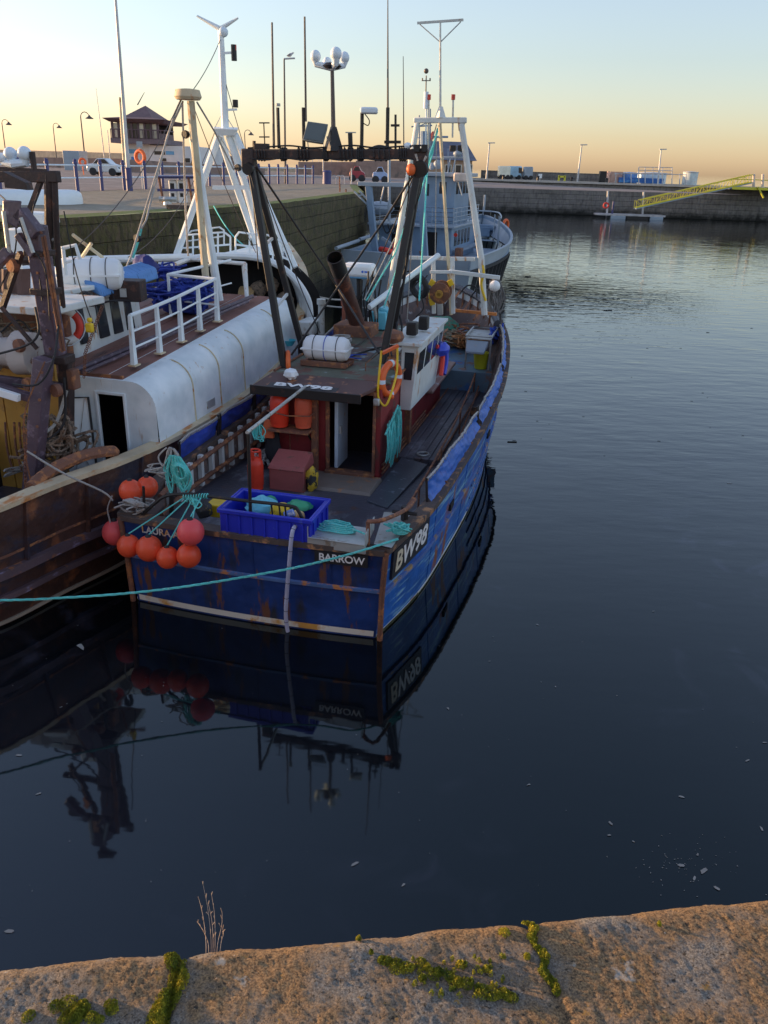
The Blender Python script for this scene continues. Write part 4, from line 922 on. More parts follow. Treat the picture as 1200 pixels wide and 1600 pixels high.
def tangle(g, c, sx, sy, sz, n, r, seed=1, pts=9):
    rnd = random.Random(seed)
    for _ in range(n):
        P_ = [(c[0]+rnd.gauss(0, sx), c[1]+rnd.gauss(0, sy), c[2]+rnd.gauss(0, sz)) for _ in range(pts)]
        g.tube(crv(P_, 5), r, 5)
    return g
def loops(g, top, w, h, n, r, seed=1, dy=.06):
    rnd = random.Random(seed)
    for k in range(n):
        a = rnd.uniform(-1, 1)*w*.5; ww = rnd.uniform(.04, .12)*(w/.4); hh = h*rnd.uniform(.55, 1); d = rnd.uniform(-dy, dy)
        P_ = [Vector(top)+Vector((a*.4-ww*.3, d*.3, 0)), Vector(top)+Vector((a-ww, d, -hh*.5)), Vector(top)+Vector((a-ww*.4, d, -hh*.95)), Vector(top)+Vector((a+ww*.3, d, -hh)), Vector(top)+Vector((a+ww, d*.5, -hh*.55)), Vector(top)+Vector((a*.4+ww*.3, d*.3, -.01))]
        g.tube(crv(P_, 5), r, 5)
    return g
# big teal coil hanging on the stern rail
cp = S(270, 705, .25); t = Thing('rope_coil', 'big bundle of teal rope hanging over the stern rail above the buoys', 'rope', A, S(275, 780, .2))
g = loops(G(), S(272, 712, .25), .42, .62, 16, .013, 3); 
for k in range(5): g.torus(S(281, 738, .15+k*.03), .11+.018*k, .012, axis=(.2, 1, .1), n=20, m=5)
t.part('strands', g, M_teal)
t.part('strands', loops(tangle(G(), S(245, 735, .3), .12, .08, .06, 3, .012, 4), S(268, 700, .3), .3, .3, 6, .014, 9), M_grope)
g = G()
for k in range(10): x = 288+k*4; g.torus(S(x, 775, .05), .036, .011, axis=(1, 0, 0), n=10, m=5)
loops(g, S(300, 778, .0), .25, .14, 6, .010, 5); t.part('lashing', g, M_teal)
solo('post', 'short dark post standing behind the teal rope bundle at the stern', 'post', G().tube([S(268, 800, .4), S(268, 700, .4)], .04), M_black, A, S(268, 800, .4))
# grey coil left and its line to the brown trawler
t = Thing('mooring_rope', 'pale grey mooring rope from brown trawler ending in a loose coil', 'rope', A, S(200, 800, .0))
g = G().tube(crv([S(42, 705, -.6), S(100, 740, -.4), S(160, 768, -.1), S(176, 782, 0)], 6), .016, 6)
tangle(g, S(205, 788, .05), .17, .1, .06, 3, .016, 12, 10)
for k in range(4): g.torus(S(205+k*5, 787, .0+.04*k), .13+.02*k, .016, axis=(.2, .6, .8), n=22, m=5)
g.tube(crv([S(175, 775), S(168, 795), S(172, 815), S(174, 828)], 4), .012, 5); t.part('strands', g, M_grope)
# long teal mooring rope off the stern
pA = A.z(622, 842, 1.64)
P0 = Vector(A.wor(pA)); Pm = [Vector(W.y(px, py, yy)) for px, py, yy in ((560, 862, 10.9), (500, 878, 10.8), (430, 893, 10.65), (300, 915, 10.32), (200, 927, 10.05), (100, 934, 9.8), (0, 938, 9.55))]
endp = Pm[-1]+(Pm[-1]-Pm[-2])*3.2+Vector((0, 0, .1))
path = crv([P0]+Pm+[endp], 14)
g = G()
for s_ in range(3):
    pp = []
    for i, p in enumerate(path): pass
L_ = 0; dense = []
for a, b in zip(path[:-1], path[1:]):
    k = max(1, int((b-a).length/.02)); dense += [a.lerp(b, i/k) for i in range(k)]
for s_ in range(3):
    pp = []
    for i, p in enumerate(dense):
        d = (dense[min(i+1, len(dense)-1)]-dense[max(i-1, 0)]).normalized(); u = d.cross(Vector((0, 0, 1))).normalized(); v = d.cross(u); t_ = i*.35+s_*2*PI/3
        pp.append(p+(u*math.cos(t_)+v*math.sin(t_))*.0085)
    g.tube(pp, .0105, 5)
t = Thing('mooring_line', 'long teal mooring line stretched across the blue stern out to the left', 'rope', W, P0[:])
t.part('laid_strands', g, M_teal)
g = G(); c_ = A.wor((pA[0], pA[1]+.15, 1.72))
tangle(g, (c_[0], c_[1]+.1, c_[2]), .09, .07, .05, 3, .013, 20, 9)
for k in range(4): g.torus((c_[0], c_[1]+.05, c_[2]-.04+.025*k), .12, .014, n=16, m=5)
t.part('turns_on_bollard', g, M_teal)
g = G(); c_ = A.z(525, 828, tz+.04)
for k in range(5): 
    P_ = [(c_[0]+(.30-.02*k)*math.cos(2*PI*i/14)*(1+.1*math.sin(i+k)), c_[1]+(.085)*math.sin(2*PI*i/14)+.02*k, c_[2]+.02*k+.01*math.sin(i*2)) for i in range(14)]
    g.tube(P_, .014, 6, closed=True)
g.tube(crv([(c_[0]-.2, c_[1]+.05, c_[2]+.1), (c_[0]+.3, c_[1], c_[2]+.04), (c_[0]+.55, c_[1]-.1, c_[2]+.02)], 5), .015, 6)
solo('rope_coil', 'flat coil of teal rope lying in the grey metal tray', 'rope', g, M_teal, A, c_)
# hose over the stern into the water
hp = [S(472, 826, -.05), S(462, 822, -.12), S(456, 836, -.22), S(452, 880, -.24), S(448, 930, -.24), S(447, 968, -.22), S(455, 998, -.22), S(484, 1016, -.25)]
t = Thing('hose', 'lilac-grey hose with dark bands hanging over the stern into water', 'hose', A, hp[1])
cv = crv(hp, 10); t.part('tube', G().tube(cv, .032, 12), M_hose)
g = G()
for i in range(6, len(cv)-4, 5):
    d = (cv[i+1]-cv[i-1]).normalized(); g.torus(cv[i], .032, .0045, axis=d, n=14, m=5)
t.part('bands', g, M_black)
# big blue tub with its contents
cz = 1.42; T4 = [A.z(px, py, cz+.5) for px, py in ((340, 795), (482, 812), (497, 778), (384, 765))]
cx0, cx1 = T4[0][0], T4[1][0]; cy0, cy1 = (T4[0][1]+T4[1][1])/2, (T4[2][1]+T4[3][1])/2
cx0 = A.z(341, 796, cz+.5)[0]; cx1 = A.z(486, 812, cz+.5)[0]
t = Thing('fish_tub', 'large deep-blue open plastic tub with bags and floats inside at stern', 'tub', A, ((cx0+cx1)/2, (cy0+cy1)/2, cz))
g = G(); w_ = .045; z0, z1 = cz, cz+.5
g.box(cx0, cx1, cy0, cy1, z0, z0+.05); g.box(cx0, cx1, cy0, cy0+w_, z0+.05, z1); g.box(cx0, cx1, cy1-w_, cy1, z0+.05, z1); g.box(cx0, cx0+w_, cy0+w_, cy1-w_, z0+.05, z1); g.box(cx1-w_, cx1, cy0+w_, cy1-w_, z0+.05, z1)
t.part('walls', g, M_crate, bevel=.012)
g = G().box(cx0-.03, cx1+.03, cy0-.035, cy0-.002, z1-.06, z1+.01).box(cx0-.03, cx1+.03, cy1+.002, cy1+.035, z1-.06, z1+.01).box(cx0-.035, cx0-.002, cy0, cy1, z1-.06, z1+.01).box(cx1+.002, cx1+.035, cy0, cy1, z1-.06, z1+.01)
t.part('rim', g, M_crate, bevel=.012)
g = G()
for i in range(7): x = cx0+.12+i*(cx1-cx0-.24)/6; g.box(x-.015, x+.015, cy0-.022, cy0-.001, z0+.02, z1-.07)
for i in range(4): y = cy0+.12+i*(cy1-cy0-.24)/3; g.box(cx1+.001, cx1+.022, y-.015, y+.015, z0+.02, z1-.07)
t.part('ribs', g, M_crate)
solo('plinth', 'dark low hatch under the blue tub at the stern', 'hatch', G().box(cx0+.05, cx1-.05, cy0+.05, cy1-.05, 1.0, cz-.005), M_rail, A, ((cx0+cx1)/2, (cy0+cy1)/2, 1.0), bevel=.02)
def crumple(c, r, seed, sq=(1, 1, .7)):
    g = G().ball((0, 0, 0), 1, 18, 1, 12); vs = []
    for v in g.v:
        p = Vector(v); d = 1+.28*noise.noise(p*1.7+Vector((seed, 0, 0)))+.12*noise.noise(p*5+Vector((0, seed, 0)))
        vs.append((c[0]+p.x*r*sq[0]*d, c[1]+p.y*r*sq[1]*d, c[2]+p.z*r*sq[2]*d))
    return G().add(vs, g.f)
def ip(px, py, z=None): return A.z(px, py, z or cz+.38)
c_ = ip(408, 792); solo('bag', 'cyan plastic bag in the left half of the blue tub', 'bag', crumple(c_, .22, 1, (1.2, 1, .7)), M_cyan, A, c_)
c_ = ip(468, 790); solo('bag', 'green plastic sheet crumpled at the back right of the blue tub', 'bag', crumple(c_, .16, 5, (1.3, .9, .5)), M_green, A, c_)
c_ = ip(425, 781); solo('cloth', 'green cloth peak behind the cyan bag in the blue tub', 'cloth', crumple(c_, .10, 8, (1, .8, 1)), M_green, A, c_)
c_ = ip(436, 798); solo('float', 'yellow float in the middle of the blue tub', 'float', crumple(c_, .15, 3, (1.2, 1, .8)), M_yel, A, c_)
c_ = ip(452, 803, cz+.42); solo('can', 'small blue and white can beside the yellow float in the tub', 'can', G().lathe([(.05, -.08), (.06, -.07), (.06, .07), (.04, .08)], c_, 14, axis=(1, .3, .4)), mat('blue_white_tin', (.15, .25, .6), .4, alt=(.6, .6, .65), amt=.5, sc=12), A, c_)
c_ = ip(466, 805, cz+.36); solo('float', 'cream and orange float at the front right corner inside the tub', 'float', crumple(c_, .10, 9, (1, 1, .8)), mat('cream_float', (.55, .36, .15), .5, alt=(.6, .2, .05), amt=.4, sc=8), A, c_)
c_ = A.z(340, 790, 1.5); solo('crate', 'small yellow box left of the blue tub', 'crate', G().obox((c_[0]-.02, c_[1]+.12, 1.42), (.34, .4, .22)), M_yel, A, c_, bevel=.02)
c_ = A.z(318, 796, 1.5); solo('bag', 'black bag with yellow flashes between teal ropes and yellow box', 'bag', crumple(c_, .14, 15, (1, .8, 1.1)), mat('black_yellow_bag', (.02, .02, .02), .5, alt=(.6, .42, .03), amt=.3, sc=9), A, c_)
# gas cylinders
def cylinder(px, py, z, m, label, h=.62, r=.155, y=None):
    p = A.z(px, py, z) if y is None else A.y(px, py, y); zz_ = z if y is None else p[2]
    t = Thing('gas_cylinder', label, 'gas cylinder', A, (p[0], p[1], zz_), 'gas cylinders by the wheelhouse')
    t.part('bottle', G().lathe([(r*.8, 0), (r*.85, .03), (r, .08), (r, h-.14), (r*.9, h-.06), (r*.6, h), (r*.3, h+.03), (0.001, h+.035)], (p[0], p[1], zz_), 24), m)
    t.part('foot_ring', G().lathe([(r*.9, 0), (r*.93, .06)], (p[0], p[1], zz_-.01), 24), m)
    g = G().torus((p[0], p[1], zz_+h+.15), r*.62, .018, n=20, m=6)
    for a in (.3, PI-.3, -PI/2): g.beam((p[0]+r*.62*math.cos(a), p[1]+r*.62*math.sin(a), zz_+h-.03), (p[0]+r*.62*math.cos(a), p[1]+r*.62*math.sin(a), zz_+h+.15), .05, .02)
    t.part('guard', g, m); t.part('valve', G().tube([(p[0], p[1], zz_+h), (p[0], p[1], zz_+h+.09)], .022, 8).tube([(p[0]-.04, p[1], zz_+h+.08), (p[0]+.04, p[1], zz_+h+.08)], .018, 8), M_galv)
    return t
cylinder(400, 762, 1.03, M_gas, 'orange-red gas cylinder standing on deck by the tall stern post', .60, .155)
cylinder(437, 664, 0, M_gas, 'bright red gas cylinder on the shelf, left of the pair under the visor', .62, .185, y=3.95)
cylinder(474, 666, 0, M_gas2, 'faded orange gas cylinder on the shelf, right of the pair under the visor', .62, .17, y=3.98)
sh = A.y(455, 668, 3.95); solo('gas_shelf', 'dark steel shelf and strap holding two red gas cylinders on wheelhouse', 'shelf', G().box(sh[0]-.42, sh[0]+.42, 3.72, 4.19, sh[2]-.05, sh[2]-.015).tube([(sh[0]-.42, 3.74, sh[2]+.36), (sh[0], 3.72, sh[2]+.30), (sh[0]+.46, 3.74, sh[2]+.33), (sh[0]+.46, 4.15, sh[2]+.33)], .012, 6), M_rusty, A, (sh[0], 4.1, sh[2]))
p = A.y(462, 673, 4.13); solo('notice', 'small white notice with pale red lines under the gas cylinders', 'notice', G().box(p[0]-.12, p[0]+.12, 4.17, 4.195, p[2]-.06, p[2]+.06), mat('white_notice', (.6, .58, .58), .5, alt=(.55, .2, .2), amt=.3, sc=14, st=(.2, 1, 3)), A, p)
# red locker
p = A.z(448, 768, 1.0); t = Thing('locker', 'faded dark red deck locker with sloping lid beside the wheelhouse door', 'locker', A, (p[0], p[1], 1.0))
t.part('body', G().box(p[0]-.36, p[0]+.34, p[1]+.02, p[1]+.55, 1.0, 1.42), M_redbox, bevel=.012)
t.part('lid', G().hexa([(p[0]-.38, p[1]-.01, 1.425), (p[0]+.36, p[1]-.01, 1.425), (p[0]+.36, p[1]+.57, 1.425), (p[0]-.38, p[1]+.57, 1.425)], [(p[0]-.36, p[1]+.03, 1.49), (p[0]+.34, p[1]+.03, 1.49), (p[0]+.34, p[1]+.55, 1.66), (p[0]-.36, p[1]+.55, 1.66)]), M_redbox, bevel=.012)
# yellow/black bag by the post
c_ = A.z(487, 748, 1.25); solo('bag', 'yellow and black bag slumped against the post beside the red locker', 'bag', crumple((c_[0], c_[1], 1.24), .2, 22, (.62, .6, 1.15)), mat('yellow_black_bag', (.55, .36, .03), .6, alt=(.015, .015, .015), amt=.52, sc=4, edge=.02), A, c_)
c_ = A.y(416, 672, 3.9); solo('flag', 'orange folded flag hanging below the visor at the port corner', 'flag', G().add([(c_[0]-.02, 3.9, c_[2]+.22), (c_[0]+.12, 3.9, c_[2]+.2), (c_[0]+.16, 3.86, c_[2]-.14), (c_[0]-.12, 3.85, c_[2]-.16), (c_[0]-.02, 3.96, c_[2]+.22), (c_[0]+.12, 3.96, c_[2]+.2), (c_[0]+.16, 3.93, c_[2]-.14), (c_[0]-.12, 3.93, c_[2]-.16)], [(0, 1, 2, 3), (7, 6, 5, 4), (0, 4, 5, 1), (1, 5, 6, 2), (2, 6, 7, 3), (3, 7, 4, 0)]), mat('orange_cloth', (.6, .12, .04), .7), A, c_)
c_ = A.y(404, 662, 3.4); t = Thing('rope_hank', 'small teal rope hank above the standing gas cylinder', 'rope', A, c_); t.part('strands', tangle(loops(G(), c_, .2, .32, 8, .011, 31), (c_[0], c_[1], c_[2]-.3), .05, .04, .03, 2, .01, 8), M_teal)
c_ = A.y(427, 700, 4.0); solo('jacket', 'dark jacket hanging behind the standing gas cylinder', 'jacket', crumple(c_, .24, 41, (.7, .35, 1.7)), mat('black_cloth', (.012, .012, .014), .8), A, c_)
# lifebuoy and its yellow bracket
c_ = A.y(610, 592, 4.55); t = Thing('lifebuoy', 'orange lifebuoy with reflective band in yellow bracket on wheelhouse corner', 'lifebuoy', A, c_)
t.part('ring', G().torus(c_, .30, .07, axis=(1, -.35, 0), n=32, m=12), M_ring)
g = G()
for a in (0, PI/2, PI, 3*PI/2): g.torus(c_, .30, .074, axis=(1, -.35, 0), n=3, m=12, a0=a-.12, a1=a+.12)
t.part('reflective_band', g, M_dome)
g = G().tube(crv([A.y(596, 548, 4.3), A.y(592, 590, 4.2), A.y(591, 620, 4.2), A.y(602, 634, 4.2), A.y(612, 612, 4.3), A.y(620, 580, 4.5), A.y(621, 540, 4.6)], 5), .022, 8); t.part('bracket', g, M_yel)
t.part('bracket_top', G().beam(A.y(597, 552, 4.3), A.y(622, 540, 4.5), .08, .05), M_ring)
t.part('light', G().ball(A.y(612, 620, 4.4), .05, 12), M_ring)
# teal net hank on the starboard wall
c_ = (1.09, 4.75, 0); a_ = A.x(612, 655, 1.12); t = Thing('rope_hank', 'long hank of teal ropes hanging on the red starboard wall', 'rope', A, a_)
g = G(); rnd = random.Random(5)
for k in range(26):
    y = a_[1]-.35+.95*rnd.random(); zt = a_[2]-.12+.22*(y-a_[1]+.35)+rnd.uniform(-.04, .02); h = rnd.uniform(.5, 1.0); x = 1.06+rnd.random()*.14
    g.tube(crv([(x, y+.03, zt), (x+rnd.uniform(0, .06), y-rnd.uniform(.0, .12), zt-h*.5), (x, y-rnd.uniform(-.04, .05), zt-h), (x+.02, y+rnd.uniform(.03, .1), zt-h*.55), (x, y+.06, zt)], 5), .010, 5)
g.tube([(1.1, a_[1]-.4, a_[2]-.2), (1.1, a_[1]+.6, a_[2]+.12)], .02, 6)
t.part('strands', g, M_teal)
# life raft on the roof
c_ = Vector(A.z(508, 566, 3.0)); t = Thing('liferaft', 'white liferaft canister in cradle on the blue boat wheelhouse roof', 'liferaft', A, c_[:])
def raft(c, L, r, ax, seg=12):
    pr = [(0.001, -L/2), (r*.55, -L/2), (r*.86, -L/2+.05), (r, -L/2+.14), (r, L/2-.14), (r*.86, L/2-.05), (r*.55, L/2), (0.001, L/2)]
    return G().lathe(pr, c, 28, axis=ax)
ax_ = (1, 0, 0); cr = c_+Vector((0, .12, .27)); t.part('canister', raft(cr, .98, .25, ax_), M_raft)
t.part('seam', G().box(cr.x-.5, cr.x+.5, cr.y-.262, cr.y+.262, cr.z-.02, cr.z+.015), M_raft, bevel=.008)
for dx in (-.24, 0, .26): t.part('strap', G().torus(cr+Vector((dx, 0, 0)), .256, .008, axis=ax_, n=28, m=6), M_bluer if dx == 0 else M_black)
t.part('cradle', G().box(cr.x-.48, cr.x+.5, cr.y-.3, cr.y-.24, c_.z-.06, c_.z+.04).box(cr.x-.48, cr.x+.5, cr.y+.24, cr.y+.3, c_.z-.06, c_.z+.04).box(cr.x-.5, cr.x-.42, cr.y-.24, cr.y+.24, c_.z-.06, c_.z).box(cr.x+.42, cr.x+.5, cr.y-.24, cr.y+.24, c_.z-.06, c_.z), M_rusty)
c_ = A.z(455, 584, 3.0); solo('bag', 'white plastic bag on the port corner of the wheelhouse roof', 'bag', crumple(c_, .14, 51, (1, 1, .75)), M_raft, A, c_)
c_ = A.z(450, 566, 3.0); solo('lifebuoy', 'small orange lifebuoy peeking out behind the white bag on roof', 'lifebuoy', G().torus(c_, .2, .05, axis=(1, .4, 0)), M_ring, A, c_)
# cyan tub, red/blue oilskins, yellow basket
c_ = A.y(594, 492, 9.9); t = Thing('fish_bin', 'cyan plastic bin tipped behind the white boom forward of the wheelhouse', 'bin', A, c_)
t.part('walls', G().hexa([(c_[0]-.25, 9.7, c_[2]-.35), (c_[0]+.25, 9.7, c_[2]-.35), (c_[0]+.25, 10.2, c_[2]-.35), (c_[0]-.25, 10.2, c_[2]-.35)], [(c_[0]-.22, 9.75, c_[2]+.1), (c_[0]+.2, 9.75, c_[2]+.1), (c_[0]+.2, 10.15, c_[2]+.1), (c_[0]-.22, 10.15, c_[2]+.1)]), M_cyan, bevel=.04)
t.part('lid', G().hexa([(c_[0]-.05, 9.85, c_[2]+.11), (c_[0]+.3, 9.8, c_[2]-.0), (c_[0]+.36, 10.2, c_[2]+.0), (c_[0]-.05, 10.25, c_[2]+.11)], [(c_[0]-.02, 9.85, c_[2]+.2), (c_[0]+.3, 9.8, c_[2]+.12), (c_[0]+.36, 10.2, c_[2]+.12), (c_[0]-.02, 10.25, c_[2]+.2)]), M_cyan, bevel=.04)
c_ = A.x(690, 560, 1.35); t = Thing('oilskin', 'red and blue oilskins hung over a rack beside the bridge box', 'oilskin', A, c_)
g = G().tube(crv([A.x(681, 541, 1.3), A.x(690, 546, 1.35), A.x(692, 560, 1.4), A.x(689, 587, 1.4)], 5), .055, 8); t.part('red_sleeve', g, M_ringr)
t.part('blue_coat', crumple(A.x(690, 545, 1.38), .22, 61, (.8, 1.2, .7)), mat('blue_oilskin', (.03, .05, .35), .4), label='blue coat folded over the rack')
t.part('blue_sleeve', G().tube(crv([A.x(697, 545, 1.4), A.x(698, 562, 1.45), A.x(694, 585, 1.45)], 5), .05, 8), mat('blue_oilskin', (.03, .05, .35), .4))
c_ = (1.85, 11.85, 1.7); t = Thing('basket', 'yellow-green fish basket under the sorting table', 'basket', A, c_)
t.part('tub', G().lathe([(.16, 0), (.17, .02), (.22, .42), (.24, .44), (.22, .44), (.15, .05)], c_, 20), mat('yellow_green_basket', (.42, .42, .02), .5))
c_ = A.z(782, 520, 2.5); solo('rope_heap', 'blue and dark ropes heaped on the starboard rail near the bow', 'rope', tangle(G(), (c_[0]-.1, c_[1]-.1, c_[2]), .12, .35, .10, 6, .025, 71, 10), M_bluer, A, c_)
c_ = A.z(775, 505, 2.35); solo('rope_heap', 'black chafed ropes on the starboard rail ahead of the blue heap', 'rope', tangle(G(), (c_[0]-.1, c_[1]+.4, c_[2]+.1), .10, .3, .12, 5, .028, 72, 10), M_black, A, c_)
c_ = A.z(700, 478, 2.0); c_ = (.2, 14.2, 2.2); solo('net_heap', 'green net heap in the bow behind the hauler', 'net', crumple((.2, 14.2, 2.35), .42, 81, (1.5, 1, .7)), mat('green_net', (.03, .12, .08), .9, alt=(.1, .07, .05), amt=.5, sc=9, bump=1, bsc=40), A, c_)
c_ = A.y(773, 460, 12.6); t = Thing('hanging_ropes', 'grey rope bundle hanging from the side boom over the water', 'rope', A, c_); t.part('strands', tangle(loops(G(), (c_[0], c_[1], c_[2]+.4), .4, .95, 14, .016, 91, .12), (c_[0], c_[1], c_[2]), .12, .1, .2, 4, .016, 92), mat('dark_grey_rope', (.12, .115, .11), .9, bump=.6, bsc=90))
c_ = A.y(773, 447, 12.4); solo('float', 'white round float above the rope bundle at side boom end', 'float', G().ball(c_, .15, 18), M_raft, A, c_)
# ================================================================ WHITE AND BROWN TRAWLER (frame B)
BC = -1.2        # its own centreline in frame B
def BX(s_, x, y): return BC+s_*x
Bgun = [(2.05, 3.25, 1.98), (2.35, 4.6, 2.0), (2.72, 6, 2.0), (2.95, 8, 2.02), (2.95, 11, 2.1), (2.75, 13.5, 2.5), (2.3, 16, 3.3), (1.5, 18, 3.9), (.03, 20.2, 4.5)]
Bmid = [(2.0, 3.3, .95), (2.3, 4.6, .95), (2.65, 6, .95), (2.85, 8, 1.0), (2.8, 11, 1.1), (2.4, 14, 1.5), (1.8, 16.3, 2.0), (1.0, 18.2, 2.4), (.03, 19.5, 2.8)]
Bwl = [(1.85, 3.4, 0), (2.15, 4.6, 0), (2.5, 6, 0), (2.65, 8, 0), (2.5, 11, 0), (1.9, 14, 0), (1.2, 16.3, 0), (.5, 18, 0), (.03, 18.8, 0)]
Bbot = [(x*.7, y, -.9) for x, y, z in Bwl]
# rounded stern quarter
for L_, (a0, a1) in ((Bgun, (1.6, 2.75)), (Bmid, (1.55, 2.85)), (Bwl, (1.4, 3.0)), (Bbot, (1.0, 3.0))):
    L_.insert(0, (a0, a1, L_[0][2])); L_.insert(0, (.02, a1-.25, L_[0][2]))
T2 = Thing('trawler', 'brown-hulled trawler with long white rounded shelter alongside the blue boat', 'trawler', B, (BC, 3, 0))
g, Bc = hull_mesh([Bgun, Bmid, Bwl, Bbot], fx=BX); T2.part('hull', g, M_brown); bg_, bm_, bw_, bb_ = Bc
T2.part('rail_cap', belt(bg_, -.2, .26, .08, dz=.02, y1=20, fx=BX), M_cap)
T2.part('belting', belt(bm_, 0, .10, .14, y1=19, fx=BX), M_bpurple)
T2.part('belting', belt([a.lerp(b, .45) for a, b in zip(bm_, bw_)], 0, .08, .10, y1=18.5, fx=BX), M_bpurple)
T2.part('waterline_rail', belt([a.lerp(b, .93) for a, b in zip(bm_, bw_)], 0, .04, .05, y1=18.5, fx=BX), mat('pale_scuffed_strip', (.2, .17, .13), .6))
for y in (3.9, 5.1, 6.3, 8, 10):
    a, b = at_y(bg_[20:], y), at_y(bm_[20:], y); T2.part('hull_rib', G().beam((BC+a[0]+.01, y, a[1]-.03), (BC+b[0]+.02, y-.1, b[1]), .07, .05), M_brown)
g = G()
for yy in range(0, 34): 
    ya, yb = 3.1+yy*.5, 3.6+yy*.5; xa, xb = max(.02, at_y(bg_[20:], ya)[0]-.1), max(.02, at_y(bg_[20:], yb)[0]-.1)
    g.add([(BC-xa, ya, 1.1), (BC+xa, ya, 1.1), (BC+xb, yb, 1.1), (BC-xb, yb, 1.1)], [(0, 1, 2, 3)])
T2.part('deck', g, M_wood, smooth=False)
g = G()
for s_ in (1, -1): g.grid(lambda u, v: (BC+s_*max(0, bg_[int(round(u*(len(bg_)-1)))].x-.18), max(bg_[int(round(u*(len(bg_)-1)))].y, 3.05), 1.1+v*(bg_[int(round(u*(len(bg_)-1)))].z-1.1)), len(bg_)-1, 1)
T2.part('inner_bulwark', g, mat('red_brown_lining', (.09, .035, .025), .6, alt=(.04, .02, .02), amt=.4, sc=3))
# white shelter casing with rounded shoulder
CX0, CX1, CY0, CY1 = -.15, 1.62, 6.85, 13.9
def casz(y): return 3.14+.075*(y-CY0)*(1+.0*y)
sec = [(CX1, 0.0)]+[(CX1-.5+.5*math.cos(t), -.5+.5*math.sin(t)) for t in [PI/2*i/10 for i in range(11)]]+[(CX0, 0)]
def secpt(y, i):
    z = casz(y); x, dz = sec[i]
    if i == 0: return (CX1+.03, y, 2.0+.05*max(0, y-11))
    return (x-.0, y, z+dz)
g = G().grid(lambda u, v: secpt(CY0+(CY1-CY0)*u, int(round(v*(len(sec)-1)))), 24, len(sec)-1)
cas = T2.part('shelter_side', g, M_shelter, ang=50)
# aft face with doorway
dx0, dx1, dz0, dz1 = .46, .98, 1.2, 2.86
def aftz(x): 
    if x > CX1-.5: return casz(CY0)-.5+math.sqrt(max(0, .25-(x-(CX1-.5))**2))
    return casz(CY0)
g = G(); xs = [CX0, dx0, dx1, CX1-.5]+[CX1-.5+.5*math.sin(PI/2*i/8) for i in range(1, 9)]
for a, b in zip(xs[:-1], xs[1:]):
    lo = dz1 if (a, b) == (dx0, dx1) else 1.1
    g.add([(a, CY0, lo), (b, CY0, lo), (b, CY0, aftz(b)), (a, CY0, aftz(a))], [(0, 1, 2, 3)])
T2.part('shelter_aft_face', g, M_shelter, smooth=False)
g = G().box(dx0-.05, dx0, CY0-.03, CY0+.04, 1.1, dz1+.05).box(dx1, dx1+.05, CY0-.03, CY0+.04, 1.1, dz1+.05).box(dx0, dx1, CY0-.03, CY0+.04, dz1, dz1+.05)
T2.part('doorway_frame', g, M_white, bevel=.01)
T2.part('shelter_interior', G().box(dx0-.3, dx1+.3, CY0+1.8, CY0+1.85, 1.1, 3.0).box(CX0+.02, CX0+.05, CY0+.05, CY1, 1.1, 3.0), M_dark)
# open door leaf with crossed stiffeners
da, db = B.y(116, 600, CY0-.25), B.y(160, 598, CY0-.12)
g = G().hexa([(-.12, CY0-.30, 1.15), (.34, CY0-.12, 1.15), (.34, CY0-.08, 1.15), (-.12, CY0-.26, 1.15)], [(-.12, CY0-.30, 2.78), (.34, CY0-.12, 2.80), (.34, CY0-.08, 2.80), (-.12, CY0-.26, 2.78)])
dl = T2.part('door', g, M_white, bevel=.01)
T2.part('door_seal', G().tube([(-.12, CY0-.31, 2.79), (.35, CY0-.13, 2.81), (.36, CY0-.12, 1.15)], .022, 6), M_rubber, sub=dl)
T2.part('door_brace', G().tube([(-.12, CY0-.31, 2.4), (.32, CY0-.14, 1.3)], .008, 5).tube([(.28, CY0-.15, 2.78), (-.02, CY0-.28, 1.2)], .008, 5), M_galv, sub=dl)
# seams and stained joints around the casing
for y in (8.25, 9.4, 10.6, 12.6):
    T2.part('shelter_seam', G().tube([(p[0]+.010, p[1], p[2]+.006) for p in [secpt(y, i) for i in range(len(sec)-2)]], .014, 6), mat('stained_seam', (.36, .31, .2), .6, alt=(.25, .13, .05), amt=.4, sc=6))
p = B.x(570, 0, CX1) if False else None
T2.part('freeing_port', G().box(CX1-.02, CX1+.035, 8.75, 9.1, 2.18, 2.34), M_galv)
T2.part('shelter_sole', G().add([(CX1+.06, CY0, 2.05), (CX1+.06, CY1, 2.13), (CX1-.06, CY1, 2.16), (CX1-.06, CY0, 2.08)], [(0, 1, 2, 3)]), M_cap)
# boarded top deck
g = G()
for k in range(7):
    x0 = -1.95+k*.42; z0 = casz(CY0)+.01
    g.hexa([(x0, 6.9, z0-.05), (x0+.40, 6.9, z0-.05), (x0+.40, CY1, casz(CY1)-.04), (x0, CY1, casz(CY1)-.04)], [(x0, 6.9, z0), (x0+.40, 6.9, z0), (x0+.40, CY1, casz(CY1)+.01), (x0, CY1, casz(CY1)+.01)])
T2.part('top_deck', g, M_deckr, bevel=.01)
T2.part('top_pipes', G().tube([(-.05, 6.9, 3.2), (.7, CY1-.6, 3.75)], .05, 8).tube([(.15, 6.9, 3.2), (.85, CY1-1.2, 3.72)], .035, 8), M_purp)
T2.part('deck_edge_beam', G().beam((-.0, 6.95, 3.17), (.95, 6.95, 3.17), .06, .06), M_rusty)
